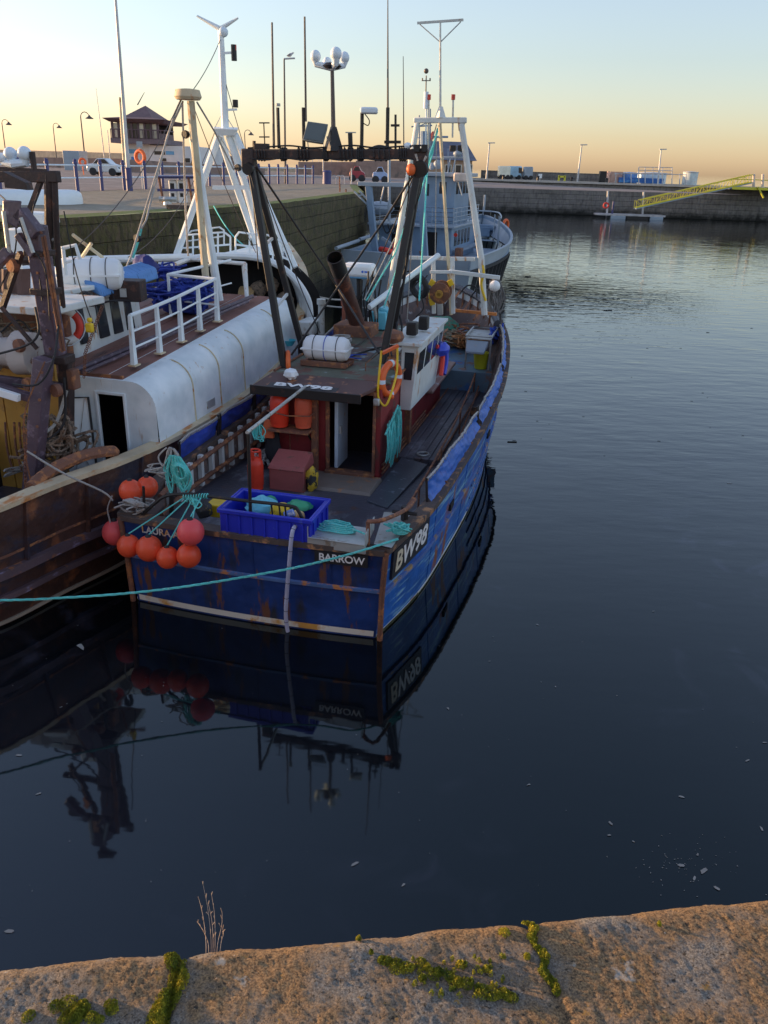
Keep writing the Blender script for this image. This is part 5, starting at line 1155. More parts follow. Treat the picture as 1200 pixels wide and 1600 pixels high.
# white guard rail on the casing
rb = [B.z(px, py, 3.3) for px, py in ((210, 572), (250, 553), (284, 535), (313, 518), (340, 503))]
rx_ = .86
pp_ = []
for px, py in ((210, 572), (250, 553), (284, 535), (313, 518), (340, 503)):
    q = B.x(px, py, rx_); pp_.append(q)
hh = .92
for q in pp_: T2.part('rail_stanchion', G().hexa([(q[0]-.04, q[1]-.06, q[2]), (q[0]+.04, q[1]-.06, q[2]), (q[0]+.04, q[1]+.06, q[2]), (q[0]-.04, q[1]+.06, q[2])], [(q[0]-.03, q[1]-.03, q[2]+hh), (q[0]+.03, q[1]-.03, q[2]+hh), (q[0]+.03, q[1]+.03, q[2]+hh), (q[0]-.03, q[1]+.03, q[2]+hh)]), M_white)
for f in (.36, .68, 1.0):
    T2.part('guard_rail', G().tube([(q[0], q[1], q[2]+hh*f) for q in pp_], .035 if f == 1 else .02, 8), M_white)
e_ = pp_[-1]; f_ = (e_[0]-1.25, e_[1]+.2, e_[2]); 
for f in (.4, 1.0): T2.part('guard_rail', G().tube([(e_[0], e_[1], e_[2]+hh*f), (f_[0], f_[1], f_[2]+hh*f), (f_[0]+.35, f_[1]+2.5, f_[2]+hh*f+.1)], .035 if f == 1 else .02, 8), M_white)
T2.part('rail_stanchion', G().tube([(f_[0], f_[1], f_[2]), (f_[0], f_[1], f_[2]+hh)], .035, 8), M_white)
# wheelhouse: white, round-cornered, with tall windows
VX, VY0, VY1, VZ0, VZ1 = -.55, 7.6, 10.4, 3.1, 4.45
g = G(); pl_ = [(-3.2, VY0), (VX-.25, VY0), (VX, VY0+.25), (VX+.05, VY1-.2), (VX-.2, VY1), (-3.2, VY1)]
g.prism(pl_, lambda u, v, t: (u+(.10 if t > VZ0+.1 and u > -3 else 0)*-1, v, t), VZ0, VZ1)
wh = T2.part('wheelhouse', g, M_whitew, bevel=.03)
def win(y0, y1, z0=3.45, z1=4.2, x=VX+.01): return G().hexa([(x-.05, y0, z0), (x+.03, y0, z0), (x+.03, y1, z0), (x-.05, y1, z0)], [(x-.12, y0+.02, z1), (x-.045, y0+.02, z1), (x-.045, y1-.02, z1), (x-.12, y1-.02, z1)])
for y0, y1 in ((7.98, 8.22), (8.62, 8.95), (9.12, 9.45), (9.6, 9.9)): T2.part('window', win(y0, y1), M_glass, sub=wh, bevel=.02)
T2.part('wheelhouse_aft_window', G().box(-1.6, -.9, VY0-.02, VY0+.02, 3.5, 4.2), M_dark, sub=wh)
g = G().prism([(-3.4, VY0-.35), (VX+.1, VY0-.35), (VX+.2, VY0), (VX+.22, VY1+.1), (-3.4, VY1+.1)], lambda u, v, t: (u, v, t), VZ1, VZ1+.09)
T2.part('wheelhouse_roof', g, M_whitew, bevel=.02)
rl_ = B.y(188, 470, 9.2)
T2.part('rolled_awning', G().hexa([(VX+.0, 8.3, 4.46), (VX+.35, 8.3, 4.30), (VX+.35, 10.5, 4.42), (VX+.0, 10.5, 4.58)], [(VX-.05, 8.3, 4.66), (VX+.3, 8.3, 4.52), (VX+.3, 10.5, 4.66), (VX-.05, 10.5, 4.78)]), mat('faded_blue_canvas', (.07, .17, .36), .7, alt=(.03, .08, .2), amt=.4, sc=5, st=(1, 5, 1)), bevel=.05)
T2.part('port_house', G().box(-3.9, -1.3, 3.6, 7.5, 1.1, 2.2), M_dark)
# whaleback with its rounded open aft end
wy = 15.0
wp = [B.y(px, py, wy) for px, py in ((250, 412), (300, 404), (345, 400), (395, 402), (430, 412), (455, 430), (473, 452), (483, 474), (485, 500))]
wpc = crv(wp, 4); k = len(wpc)-1
g = G()
def wb(u, v):
    p = wpc[int(round(u*k))]; y = wy+5.0*v; s_ = 1-.93*v**.75
    return (BC+(p.x-BC)*s_, y, p.z+.12*v)
g.grid(wb, k, 10)
g2 = G(); 
T2.part('whaleback', g, M_shelter, ang=60)
T2.part('whaleback_lip', G().tube(wpc, .09, 8), M_white)
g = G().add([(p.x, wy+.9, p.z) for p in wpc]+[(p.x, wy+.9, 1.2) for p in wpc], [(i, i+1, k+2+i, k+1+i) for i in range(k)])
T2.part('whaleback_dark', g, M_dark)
T2.part('front_beam', G().tube([B.y(108, 407, 12.5), B.y(300, 402, 14.5)], .10, 10), M_white)
T2.part('front_beam', G().tube([B.y(241, 425, 12), B.y(296, 405, 14.4)], .06, 8).tube([B.y(296, 405, 14.4), B.y(383, 412, 14)], .05, 8).tube([B.y(383, 412, 14), B.y(386, 470, 13.4)], .05, 8), M_whitew)
# rails on the whaleback
def railset(pts, h, y0):
    for a, b in pts:
        pass
for (ax_, ay_, bx_, by_, h, n, yy) in ((282, 408, 360, 402, 40, 5, 16), (368, 402, 412, 408, 40, 3, 15.8), (412, 408, 455, 430, 44, 4, 15.4), (292, 392, 350, 384, 30, 4, 18)):
    for f in (0.5, 1.0):
        P_ = [B.y(ax_+(bx_-ax_)*t/8, ay_+(by_-ay_)*t/8-h*f, yy) for t in range(9)]; 
        if f == 1: P_ = [B.y(ax_, ay_-h*.8, yy)]+P_[1:-1]+[B.y(bx_, by_-h*.8, yy)]
        T2.part('whaleback_rail', G().tube(P_, .028, 6), M_white)
    for t in range(n): x = ax_+(bx_-ax_)*t/(n-1); y = ay_+(by_-ay_)*t/(n-1); T2.part('rail_post', G().tube([B.y(x, y, yy), B.y(x, y-h*(.8 if t in (0, n-1) else 1), yy)], .026, 6), M_white)
# tripod mast
my = 16.0
def Mx(px, py, y=my): return B.y(px, py, y)
mast = T2.part('mast', G().tube([Mx(345, 48), Mx(352, 202)], [.07, .10], 12), M_white)
T2.part('wind_arm', G().tube([Mx(342, 44), Mx(308, 25)], [.06, .025], 8), M_white, sub=mast)
T2.part('wind_arm', G().tube([Mx(346, 44), Mx(372, 28)], [.06, .025], 8), M_white, sub=mast)
T2.part('wind_vane_hub', G().ball(Mx(349, 50), .12, 12), M_dome, sub=mast)
for py, x1 in ((82, 366), (171, 370)):
    T2.part('lamp_bracket', G().beam(Mx(348, py+1), Mx(x1, py), .05, .05), M_white, sub=mast)
T2.part('navigation_lamp', G().lathe([(.07, 0), (.07, .36)], Mx(366, 95), 12), M_black, sub=mast)
T2.part('red_lamp', G().lathe([(.06, 0), (.06, .13)], Mx(366, 79), 12), M_signal_red, sub=mast)
T2.part('navigation_lamp', G().lathe([(.07, 0), (.07, .18)], Mx(368, 168), 12), M_black, sub=mast)
T2.part('mast_platform', G().hexa([Mx(337, 212, my-.2), Mx(368, 212, my-.2), Mx(368, 210, my+.3), Mx(337, 210, my+.3)], [Mx(333, 200, my-.3), Mx(372, 202, my-.3), Mx(372, 199, my+.4), Mx(333, 198, my+.4)]), M_white, sub=mast, bevel=.02)
for P_ in (((342, 212, my), (276, 398, my-.5)), ((367, 210, my), (461, 418, my-.5)), ((358, 212, my), (382, 285, my), (412, 396, my+.4)), ((344, 214, my+.4), (372, 300, my+1.5), (400, 380, my+2))):
    T2.part('mast_leg', G().tube([Mx(*q) for q in P_], .095, 10), M_white)
T2.part('mast_stay', G().tube([Mx(348, 176), Mx(333, 205)], .01, 5).tube([Mx(350, 176), Mx(368, 205)], .01, 5).tube([Mx(344, 215), Mx(374, 260)], .012, 5), M_galv)
T2.part('loud_hailer', G().beam(Mx(333, 293, my-1), Mx(388, 293, my-1), .10, .10), M_white)
# derrick in front of it
dy_ = 12.6
T2.part('derrick_head', G().lathe([(.26, 0), (.3, .06), (.26, .2), (.1, .22)], B.y(294, 156, dy_), 12), M_cap)
T2.part('derrick_pole', G().tube([B.y(298, 158, dy_), B.y(306, 250, dy_), B.y(322, 440, dy_)], .085, 10), M_cream)
T2.part('derrick_pole', G().tube([B.y(300, 200, dy_+.2), B.y(320, 330, dy_+.2), B.y(343, 470, dy_+.2)], .10, 10), M_white)
for P_ in (((283, 155, dy_), (272, 180, dy_), (205, 400, 10.6), (186, 445, 10.5)), ((286, 158, dy_), (262, 210, dy_), (228, 345, 11), (219, 360, 11), (208, 395, 11)), ((285, 160, dy_), (290, 330, dy_), (294, 400, dy_)), ((308, 160, dy_), (335, 205, 14), (365, 265, 15))):
    T2.part('stay', G().tube([B.y(*q) for q in P_], .022, 6), M_grope)
T2.part('tackle', G().tube([B.y(220, 357, 11), B.y(216, 375, 11), B.y(207, 402, 11)], .035, 6), M_teal)
# canister raft, life ring, dark box, blue bundle on and about the wheelhouse are things of their own (below)
# heavy stern gantry, left
def K(px, py, y=5.2): return B.y(px, py, y+.9 if y <= 5.5 else y)
gt = T2.part('stern_gantry_bar', G().beam(K(-40, 276), K(92, 276), .13, .17), M_gantry, bevel=.015)
T2.part('stern_gantry_bar', G().beam(K(-40, 262), K(72, 268), .07, .07), M_gantry)
T2.part('gantry_end_plate', G().prism([(0, 0), (.36, -.14), (.38, -.24), (0, -.22)], lambda u, v, t: (K(70, 268)[0]+u, 5.2+t, K(70, 268)[2]+v), -.07, .07), M_gantry)
T2.part('stern_gantry_leg', G().tube([K(76, 272), K(77, 440), K(90, 480, 5.4)], .072, 10), M_gantry)
T2.part('stern_gantry_leg', G().tube([K(85, 280), K(90, 400), K(98, 480, 5.3)], .05, 8), M_gantry)
T2.part('gantry_strut', G().beam(K(65, 280), K(44, 335), .07, .07), M_gantry)
T2.part('gantry_strut', G().tube([K(80, 375), K(92, 373)], .03, 6), M_galv)
T2.part('bar_stub', G().tube([K(50, 237), K(54, 268)], .045, 8), M_gantry)
for px, py, r in ((16, 240, .10), (38, 240, .11), (4, 247, .08)):
    c_ = Vector(K(px, py)); T2.part('antenna_dome', G().ball(c_, r, 16).tube([c_, (c_.x, c_.y, K(20, 254)[2]), K(22, 256)], [r*.7, r*.6, .08], 10), M_dome, sub=gt)
# purple-black hauling crane
def bm2(a, b, w, h=None): return G().beam(a, b, w, h or w)
T2.part('crane_head', G().hexa([K(4, 345, 4.2), K(28, 358, 4.2), K(28, 358, 4.5), K(4, 345, 4.5)], [K(4, 312, 4.2), K(34, 314, 4.2), K(34, 314, 4.5), K(4, 312, 4.5)]), M_purp, bevel=.02)
T2.part('crane_arm', bm2(K(30, 330, 4.3), K(60, 368, 4.3), .20), M_purp, bevel=.02)
T2.part('crane_post', bm2(K(55, 352, 4.4), K(88, 555, 4.7), .26), M_purp, bevel=.025)
T2.part('crane_ram', G().tube([K(33, 340, 4.2), K(52, 395, 4.2)], .03, 8).tube([K(6, 330, 4.2), K(14, 395, 4.2)], .035, 8), M_galv)
T2.part('crane_link', bm2(K(28, 366, 4.3), K(52, 400, 4.3), .10), M_purp, bevel=.01)
T2.part('crane_link', bm2(K(14, 392, 4.2), K(-20, 430, 4.2), .14), M_purp, bevel=.01)
T2.part('crane_stay', bm2(K(33, 395, 4.4), K(4, 480, 4.6), .08), M_gantry)
T2.part('crane_stay', bm2(K(2, 480, 4.4), K(58, 545, 4.4), .05), M_gantry)
T2.part('cross_tube', G().tube([K(-20, 402, 5), K(52, 406, 5)], .09, 10), M_gantry)
T2.part('frame_post', bm2(K(68, 560, 4.3), K(50, 765, 4.3), .24), M_purp, bevel=.02)
T2.part('frame_post', bm2(K(104, 560, 5.2), K(104, 730, 5.2), .20), M_gantry, bevel=.02)
T2.part('frame_beam', bm2(K(-20, 592, 4.2), K(104, 606, 5.2), .16), M_purp, bevel=.02)
T2.part('frame_beam', bm2(K(-20, 600, 4.1), K(60, 625, 4.3), .14), M_purp, bevel=.02)
T2.part('frame_joint', G().obox(K(92, 560, 4.7), (.42, .3, .14)), M_gantry, bevel=.02)
T2.part('snatch_block', G().obox(K(115, 592, 4.9), (.14, .2, .34)), M_rusty, bevel=.03)
T2.part('net_winch', G().lathe([(.1, -.6), (.36, -.6), (.38, -.3), (.24, -.25), (.24, .1), (.36, .15), (.34, .45), (.12, .5)], K(15, 550, 5.6), 20, axis=(1, .1, 0)), mat('pale_worn_drum', (.30, .27, .25), .6, alt=(.12, .06, .04), amt=.42, sc=4))
T2.part('winch_roller', G().tube([K(-10, 548, 5.1), K(52, 560, 5.1)], .10, 10), mat('scuffed_pink_tube', (.22, .15, .13), .6))
T2.part('strip_lamp', G().beam(K(-15, 608, 4.0), K(30, 622, 4.0), .09, .12), M_raft, bevel=.01)
for px in (0, 28, 46, 90): T2.part('ochre_panel', G().obox(Vector(K(px, 665, 6.2)), (.34 if px < 60 else .2, .06, 2.4), rz=.2*(px % 3)), M_ochre)
T2.part('ochre_hatch', G().obox(Vector(K(20, 655, 6.5)), (1.6, .5, 1.6)), M_ochre, bevel=.04)
for px in (8, 22, 30): T2.part('ochre_rib', G().tube(crv([K(px, 660, 5.75), K(px+3, 700, 5.75), K(px+12, 735, 5.75)], 4), .02, 6), M_rusty)
T2.part('white_roof_aft', G().obox(Vector(K(20, 470, 6.6)), (2.6, 1.6, .12)), M_whitew, bevel=.02)
T2.part('aft_rail', G().tube([K(97, 388, 7.5), K(118, 383, 7.5), K(125, 405, 7.5)], .035, 8).tube([K(98, 412, 7.5), K(112, 408, 7.5)], .025, 6).tube([K(98, 385, 7.5), K(103, 430, 7.5)], .035, 8), M_white)
T2.part('aft_rail', G().tube([K(-10, 418, 7.5), K(32, 408, 7.5), K(34, 440, 7.5)], .04, 8), M_white)
T2.part('aft_bin', G().obox(Vector(K(42, 380, 7.0)), (.42, .4, .5)), M_white, bevel=.03)
T2.part('white_locker', G().obox(Vector(K(60, 340, 8.5)), (.6, .5, .2)), M_white, bevel=.03)
T2.part('brown_screen', G().grid(lambda u, v: (K(-10+55*u, 420+50*v+8*math.sin(u*9)*v, 6.9)[0], 6.9+.05*math.sin(u*14), K(-10+55*u, 420+50*v+8*math.sin(u*9)*v, 6.9)[2]), 12, 6), mat('brown_tarpaulin', (.06, .035, .03), .8, alt=(.10, .06, .04), amt=.4))
T2.part('aft_casing', G().obox(Vector(K(20, 515, 7.3)), (2.4, .2, .9)), M_rusty, bevel=.03)
T2.part('curved_coaming', G().tube(crv([B.y(48, 762, 4.3), B.y(80, 735, 4.8), B.y(130, 712, 5.4), B.y(172, 705, 5.9), B.y(178, 708, 6.0)], 6), .10, 8), M_rusty)
T2.part('stowed_poles', G().tube([K(114, 367, 9), K(160, 402, 10)], .035, 6).tube([K(143, 380, 9), K(128, 402, 9)], .035, 6), M_cream)
T2.part('hydraulic_hoses', G().tube(crv([K(55, 480, 4.3), K(60, 520, 4.2), K(40, 540, 4.2), K(-10, 555, 4.2)], 6), .02, 6).tube(crv([K(100, 590, 4.6), K(100, 660, 4.6), K(70, 690, 4.4), K(64, 690, 4.3)], 6), .02, 6), M_rubber)
g = G()
def chain(g, a, b, n, r=.028, w=.007):
    a = Vector(a); b = Vector(b)
    for i in range(n):
        c = a.lerp(b, (i+.5)/n); ax = (1, 0, .1) if i % 2 else (0, 1, .1); g.torus(c, r, w, axis=ax, n=8, m=4)
    return g
T2.part('chain', chain(chain(G(), K(160, 478, 6.8), K(133, 552, 6.0), 26), K(133, 552, 6.0), K(131, 590, 6.0), 12), M_rusty)
T2.part('chain', chain(G(), K(40, 670, 4.0), K(40, 770, 4.0), 30), M_rusty)
T2.part('yellow_hook', G().obox(K(140, 512, 6.3), (.13, .1, .16)).obox(K(140, 500, 6.3), (.08, .08, .08)), M_yel, bevel=.03)

# things on the trawler
c_ = Vector(B.y(141, 428, 8.6)); t = Thing('liferaft', 'large white liferaft canister lashed on the trawler wheelhouse roof', 'liferaft', B, c_[:])
ax_ = Vector((1, .45, 0)).normalized(); t.part('canister', raft(c_, 1.22, .30, ax_), M_raft); t.part('seam', G().add([Matrix.Translation(c_) @ Matrix.Rotation(math.atan2(.45, 1), 4, 'Z') @ Vector(v) for v in G().box(-.6, .6, -.315, .315, -.02, .02).v], G().box(0, 1, 0, 1, 0, 1).f), M_raft)
for d in (-.25, .05, .33): t.part('strap', G().torus(c_+ax_*d, .306, .009, axis=ax_, n=28, m=6), M_black)
t.part('cradle', G().tube([c_+Vector((-.45, -.5, -.5)), c_+Vector((-.4, 0, -.28)), c_+Vector((.1, -.35, -.52))], .018, 6).tube([c_+Vector((.1, -.35, -.52)), c_+Vector((.35, .1, -.28)), c_+Vector((.55, -.1, -.5))], .018, 6), M_black)
c_ = B.y(100, 509, 7.1); t = Thing('lifebuoy', 'red and white lifebuoy hanging beside the trawler crane post', 'lifebuoy', B, c_)
g = G(); g2 = G()
for a in range(4): t.part('white_section' if a % 2 == 0 else 'red_section', G().torus(c_, .27, .068, axis=(.5, -1, .1), n=9, m=12, a0=a*PI/2+.78, a1=(a+1)*PI/2+.78), M_raft if a % 2 == 0 else M_ringr)
t.part('grab_line', G().torus(c_, .36, .01, axis=(.5, -1, .1), n=24, m=5), M_dome)
c_ = B.y(200, 453, 9.0); t = Thing('toolbox', 'dark brown metal box on the trawler wheelhouse roof by the stays', 'box', B, c_)
t.part('body', G().obox(c_, (.62, .45, .40), rz=.25), M_gantry, bevel=.02); t.part('latch', G().obox(Vector(c_)+Vector((.05, -.26, -.02)), (.12, .04, .16), rz=.25), M_galv)
c_ = B.y(226, 418, 10.6); solo('bundle', 'dark blue rolled canvas bundle above the dark box on trawler', 'bundle', crumple(c_, .26, 101, (1.1, .9, .95)), mat('navy_canvas', (.012, .016, .085), .7, bump=.5, bsc=20), B, c_)
c_ = B.y(285, 450, 11.6); solo('net_pile', 'bright blue heaped net behind the white railing of trawler', 'net', tangle(crumple((c_[0], c_[1], c_[2]-.25), .5, 103, (1.2, 1.0, .65)), (c_[0], c_[1], c_[2]-.08), .38, .30, .17, 42, .028, 104, 7), M_net, B, c_)
c_ = B.y(250, 425, 12.4); solo('net_pile', 'smaller blue net pile beside the navy canvas bundle', 'net', tangle(crumple(c_, .22, 105, (1.4, 1, .6)), c_, .22, .18, .1, 18, .025, 106, 7), M_net, B, c_)
c_ = B.y(388, 462, 15.6); t = Thing('rope_coil', 'tan rope wound in a fat coil under the white whaleback', 'rope', B, c_); g = G()
for k in range(9): g.torus((c_[0]+(k-4)*.05, c_[1], c_[2]), .22, .03, axis=(1, .1, 0), n=22, m=6)
t.part('turns', g, mat('tan_rope', (.32, .22, .11), .9, bump=.5, bsc=90))
c_ = B.y(416, 480, 15.5); solo('bundle', 'dark blue bundle lying under the white whaleback', 'bundle', crumple(c_, .26, 107, (1, .8, .9)), mat('navy_canvas', (.012, .016, .085), .7), B, c_)
c_ = B.y(452, 540, 13.2); solo('bowl', 'turquoise basin on the trawler rail beside the black gantry leg', 'basin', G().lathe([(.08, 0), (.16, .14), (.17, .14), (.09, .02)], c_, 18), mat('turquoise_plastic', (.05, .35, .42), .4), B, c_)
# mooring lines between trawler bow and quay/grey vessel
for a_, b_, s_, lb in (((430, 432, 16), (545, 468, 19), .5, 'upper of two slack pale mooring lines ahead of white whaleback'), ((436, 450, 16), (548, 480, 19), .4, 'lower of two slack pale mooring lines ahead of white whaleback')):
    p, q = B.y(*a_), B.y(*b_); q2 = (q[0]+2.2, q[1]+2.0, q[2]+.3); solo('mooring_rope', lb, 'rope', G().tube(sag(p, q, s_*.4, 10)+sag(q, q2, .15, 6)[1:], .028, 6), M_grope, B, p)
c_ = B.y(343, 330, 17); solo('rope', 'green-teal rope hanging from quay behind the trawler railing', 'rope', G().tube(sag(B.y(334, 322, 20), B.y(395, 390, 17.5), .25), .02, 6), M_teal, B, c_)
# ================================================================ GREY VESSEL (frame C), moored ahead
Cgun = [(3.55, 0, 2.35), (3.8, 3, 2.35), (3.95, 7, 2.4), (3.8, 11, 2.5), (3.1, 15, 2.8), (1.9, 18.0, 3.2), (.85, 19.6, 3.45), (.03, 20.5, 3.6)]
Cmid = [(3.5, .1, 1.7), (3.75, 3, 1.7), (3.85, 7, 1.7), (3.6, 11, 1.75), (2.75, 15, 1.9), (1.5, 17.7, 2.1), (.65, 19.2, 2.3), (.03, 20.0, 2.5)]
Cwl = [(3.3, .3, 0), (3.5, 3, 0), (3.55, 7, 0), (3.1, 11, 0), (2.0, 15, 0), (.9, 18, 0), (.5, 18.6, 0), (.03, 19.2, 0)]
Cbot = [(x*.7, y, -1) for x, y, z in Cwl]
SX = lambda s_, x, y: s_*x
V = Thing('workboat', 'grey-blue steel workboat with two-storey wheelhouse moored ahead of fishing boats', 'workboat', C, (0, 0, 0))
g, Cc = hull_mesh([Cmid, Cwl, Cbot], fx=SX); V.part('hull', g, mat('pale_cream_grey_hull', (.40, .42, .38), .5, alt=(.2, .15, .1), amt=.3, sc=2, st=(1, 1, .3)))
g, Cc2 = hull_mesh([Cgun, Cmid], fx=SX); V.part('bulwark', g, M_greyl); cg_, cm_ = Cc2
g = G().add([(-3.55, 0, 2.35), (3.55, 0, 2.35), (3.5, .1, 1.7), (3.3, .3, 0), (2.3, .3, -1), (-2.3, .3, -1), (-3.3, .3, 0), (-3.5, .1, 1.7)], [tuple(range(8))]); V.part('transom', g, M_greyl, smooth=False)
V.part('rail_cap', belt(cg_, -.1, .16, .06, dz=.03, fx=SX), M_greyl); V.part('belting', belt(cm_, 0, .14, .16, fx=SX), M_rubber)
g = G()
for y in [1+i*1.05 for i in range(19)]:
    for s_ in (1,):
        a = at_y(cm_, y)
        wl = at_y(crv(Cwl, 9), y-.4); V.part('fender_bar', G().beam((s_*(a[0]+.08), y, a[1]-.05), (s_*(wl[0]+.12), y-.3, .15), .28, .14, up=(0, 1, 0)), M_rubber)
g = G()
for i in range(42):
    ya, yb = .1+i*.5, .6+i*.5; xa, xb = max(.02, at_y(cg_, ya)[0]-.06), max(.02, at_y(cg_, yb)[0]-.06); za = 1.5 if i < 34 else 2.0
    g.add([(-xa, ya, za), (xa, ya, za), (xb, yb, za), (-xb, yb, za)], [(0, 1, 2, 3)])
V.part('deck', g, mat('blue_grey_deck', (.16, .20, .24), .6), smooth=False)
g = G()
for s_ in (1, -1): g.grid(lambda u, v: (s_*max(0, cg_[int(round(u*(len(cg_)-1)))].x-.1), cg_[int(round(u*(len(cg_)-1)))].y, 1.5+v*(cg_[int(round(u*(len(cg_)-1)))].z-1.5)), len(cg_)-1, 1)
V.part('inner_bulwark', g, M_grey)
# lower deckhouse
ly = 7.0
def Cy(px, py, y=ly): return C.y(px, py, y)
sl_l, sl_r = Cy(590, 348), Cy(709, 352); sz = (sl_l[2]+sl_r[2])/2; LX0, LX1 = sl_l[0]+.1, sl_r[0]-.1
yF = C.x(744, 334, LX1)[1]; yF = min(max(yF, ly+4), 17)
V.part('deckhouse', G().box(LX0, LX1, ly, yF, 1.5, sz-.14), M_grey, bevel=.03)
V.part('upper_deck', G().box(LX0-.6, LX1+.25, ly-.5, yF+.3, sz-.13, sz), M_greyl, bevel=.02)
for (a, b, c_, d) in ((612, 628, 365, 415), (664, 681, 362, 410)):
    p, q = Cy(a, c_), Cy(b, d); V.part('doorway', G().box(p[0], q[0], ly-.02, ly+.04, 1.55, p[2]), M_dark)
p, q = Cy(692, 366), Cy(696, 400); V.part('round_light', G().lathe([(.12, 0), (.12, .06)], Cy(712, 367), 12, axis=(0, -1, 0)), M_signal_red)
n_ = 5; y0 = ly+.8
for i in range(n_):
    a = y0+i*.95; V.part('side_window', G().box(LX1-.02, LX1+.03, a, a+.62, sz-1.25, sz-.35), M_glass, bevel=.03)
V.part('side_ledge', G().box(LX1, LX1+.35, ly+.5, yF, sz-1.6, sz-1.45), M_greyl)
# wheelhouse above
y2 = ly+1.6
wl_, wr_ = Cy(650, 330, y2), Cy(709, 330, y2); wt = Cy(700, 276, y2)[2]; UX0, UX1 = wl_[0]-.3, wr_[0]
V.part('wheelhouse', G().box(UX0, UX1, y2, yF-1.2, sz+.005, wt), M_grey, bevel=.03)
V.part('wheelhouse_roof', G().box(UX0-.35, UX1+.45, y2-.35, yF-.9, wt+.003, wt+.22), M_greyl, bevel=.03)
for a, b, t_, bo in ((687, 697, 284, 303), (664, 670, 287, 306), (648, 654, 288, 306)): p, q = Cy(a, t_, y2), Cy(b, bo, y2); V.part('window', G().box(p[0], q[0], y2-.03, y2+.02, q[2], p[2]), M_glass, bevel=.04)
for i in range(4): V.part('window', G().box(UX1-.02, UX1+.03, y2+.3+i*.95, y2+.95+i*.95, wt-1.0, wt-.3), M_glass, bevel=.03)
# upper deck rails
for f in (.25, .5, .75, 1):
    z = sz+1.0*f; V.part('deck_rail', G().tube([(LX0-.5, ly+4, z), (LX0-.5, ly-.4, z), (LX1+.15, ly-.4, z), (LX1+.15, yF, z)], .025, 6), M_greyl)
for i in range(9): x = LX0-.5+(LX1-LX0+.65)*i/8; V.part('rail_post', G().tube([(x, ly-.4, sz), (x, ly-.4, sz+1)], .025, 6), M_greyl)
for i in range(6): V.part('rail_post', G().tube([(LX1+.15, ly+.4+i*1.3, sz), (LX1+.15, ly+.4+i*1.3, sz+1)], .025, 6), M_greyl)
# aft goalpost
gy_ = 2.0
a_, b_ = Cy(560, 287, gy_), Cy(664, 290, gy_)
V.part('aft_frame_bar', G().beam(a_, b_, .34, .22), M_greyl, bevel=.02)
V.part('aft_frame_leg', G().beam(Cy(576, 290, gy_), (Cy(589, 400, gy_)[0], gy_, 1.5), .34, .3), M_grey, bevel=.02)
V.part('aft_frame_leg', G().beam(Cy(658, 292, gy_), (Cy(666, 400, gy_)[0], gy_, 1.5), .34, .3), M_grey, bevel=.02)
V.part('frame_step', G().tube([Cy(553, 299, gy_), Cy(576, 322, gy_)], .05, 6).tube([Cy(561, 298, gy_), Cy(576, 314, gy_)], .05, 6).tube([Cy(560, 306, gy_), Cy(568, 304, gy_)], .04, 6), M_greyl)
V.part('upper_davit', G().tube([Cy(608, 248, 5), Cy(608, 345, 5)], .09, 8).tube([Cy(600, 292, 5), Cy(594, 318, 5)], .05, 6), M_greyl)
V.part('deck_boat', G().ball(Cy(594, 325, ly+1), .9, 14, .45), M_greyl)
V.part('deck_fitting', G().tube([Cy(618, 372, 5), Cy(618, 390, 5)], .06, 6).obox(Vector(Cy(606, 378, 5)), (.9, .3, .15), ry=.5), M_greyl)
for a, b in (((525, 388), (560, 376)), ((562, 374), (584, 367))): V.part('quarter_rail', G().tube([C.x(*a, -3.5), C.x(*b, -3.5)], .10, 8), M_greyl)
V.part('quarter_plate', G().hexa([(-3.75, -.1, 1.2), (-1.2, -.1, 1.2), (-1.2, .1, 1.2), (-3.75, .1, 1.2)], [(-3.75, -.1, 2.5), (-1.2, -.1, 2.45), (-1.2, .1, 2.45), (-3.75, .1, 2.5)]), M_greyl, bevel=.03)
tp = Cy(704, 412, -.06)
V.part('stern_marking', text('BARROW', .3, axes((2.0, -.02, 2.05), (1, 0, 0), (0, 0, 1)), bold=.004), mat('blue_grey_lettering', (.07, .12, .22), .5), smooth=False) if False else None
# roof gear: mast frame, floodlights, domes, searchlight
g = G().tube([Cy(676, 246, y2+1), Cy(732, 246, y2+1)], .07, 8); rf = V.part('light_bar', g, M_greyl)
for px in (703, 711, 724, 728): V.part('light_bar_leg', G().tube([Cy(px+1, 246, y2+1), Cy(px-4 if px < 712 else px+3, 272, y2+1)], .05, 6), M_greyl, sub=rf)
for px in (708, 720): V.part('bar_floodlight', G().obox(Cy(px, 232, y2+1), (.36, .3, .36)), M_black, sub=rf, bevel=.03)
V.part('horn_dome', G().ball(Cy(715, 240, y2+1), .28, 12, .7), M_greyl, sub=rf)
V.part('roof_domes', G().ball(Cy(684, 257, y2+1), .28, 12), M_greyl)
V.part('roof_dome', G().ball(Cy(675, 260, y2+1), .22, 12), M_greyl)
V.part('liferaft_box', G().obox(Cy(721, 277, y2-.4), (.9, .6, .5), rz=.1), mat('pinkish_canister', (.55, .45, .38), .5), bevel=.08)
V.part('davit_arm', G().tube([Cy(716, 284, y2-.4), Cy(722, 305, y2-.4)], .04, 6), M_greyl)
V.part('exhaust_mast', G().tube([Cy(662, 205, y2+2), Cy(662, 268, y2+2)], .22, 10), M_grey)
V.part('mast_spreader', G().tube([Cy(643, 198, y2+2), Cy(675, 196, y2+2)], .05, 6).tube([Cy(668, 214, y2+2), Cy(700, 214, y2+2)], .07, 6), M_grey)
V.part('flag', G().grid(lambda u, v: (lambda p: (p[0], p[1]+.1*math.sin(u*6), p[2]))(Cy(669+9*u, 207+12*v+2*math.sin(u*5), y2+1.9)), 8, 5), mat('faded_red_flag', (.55, .12, .08), .7))
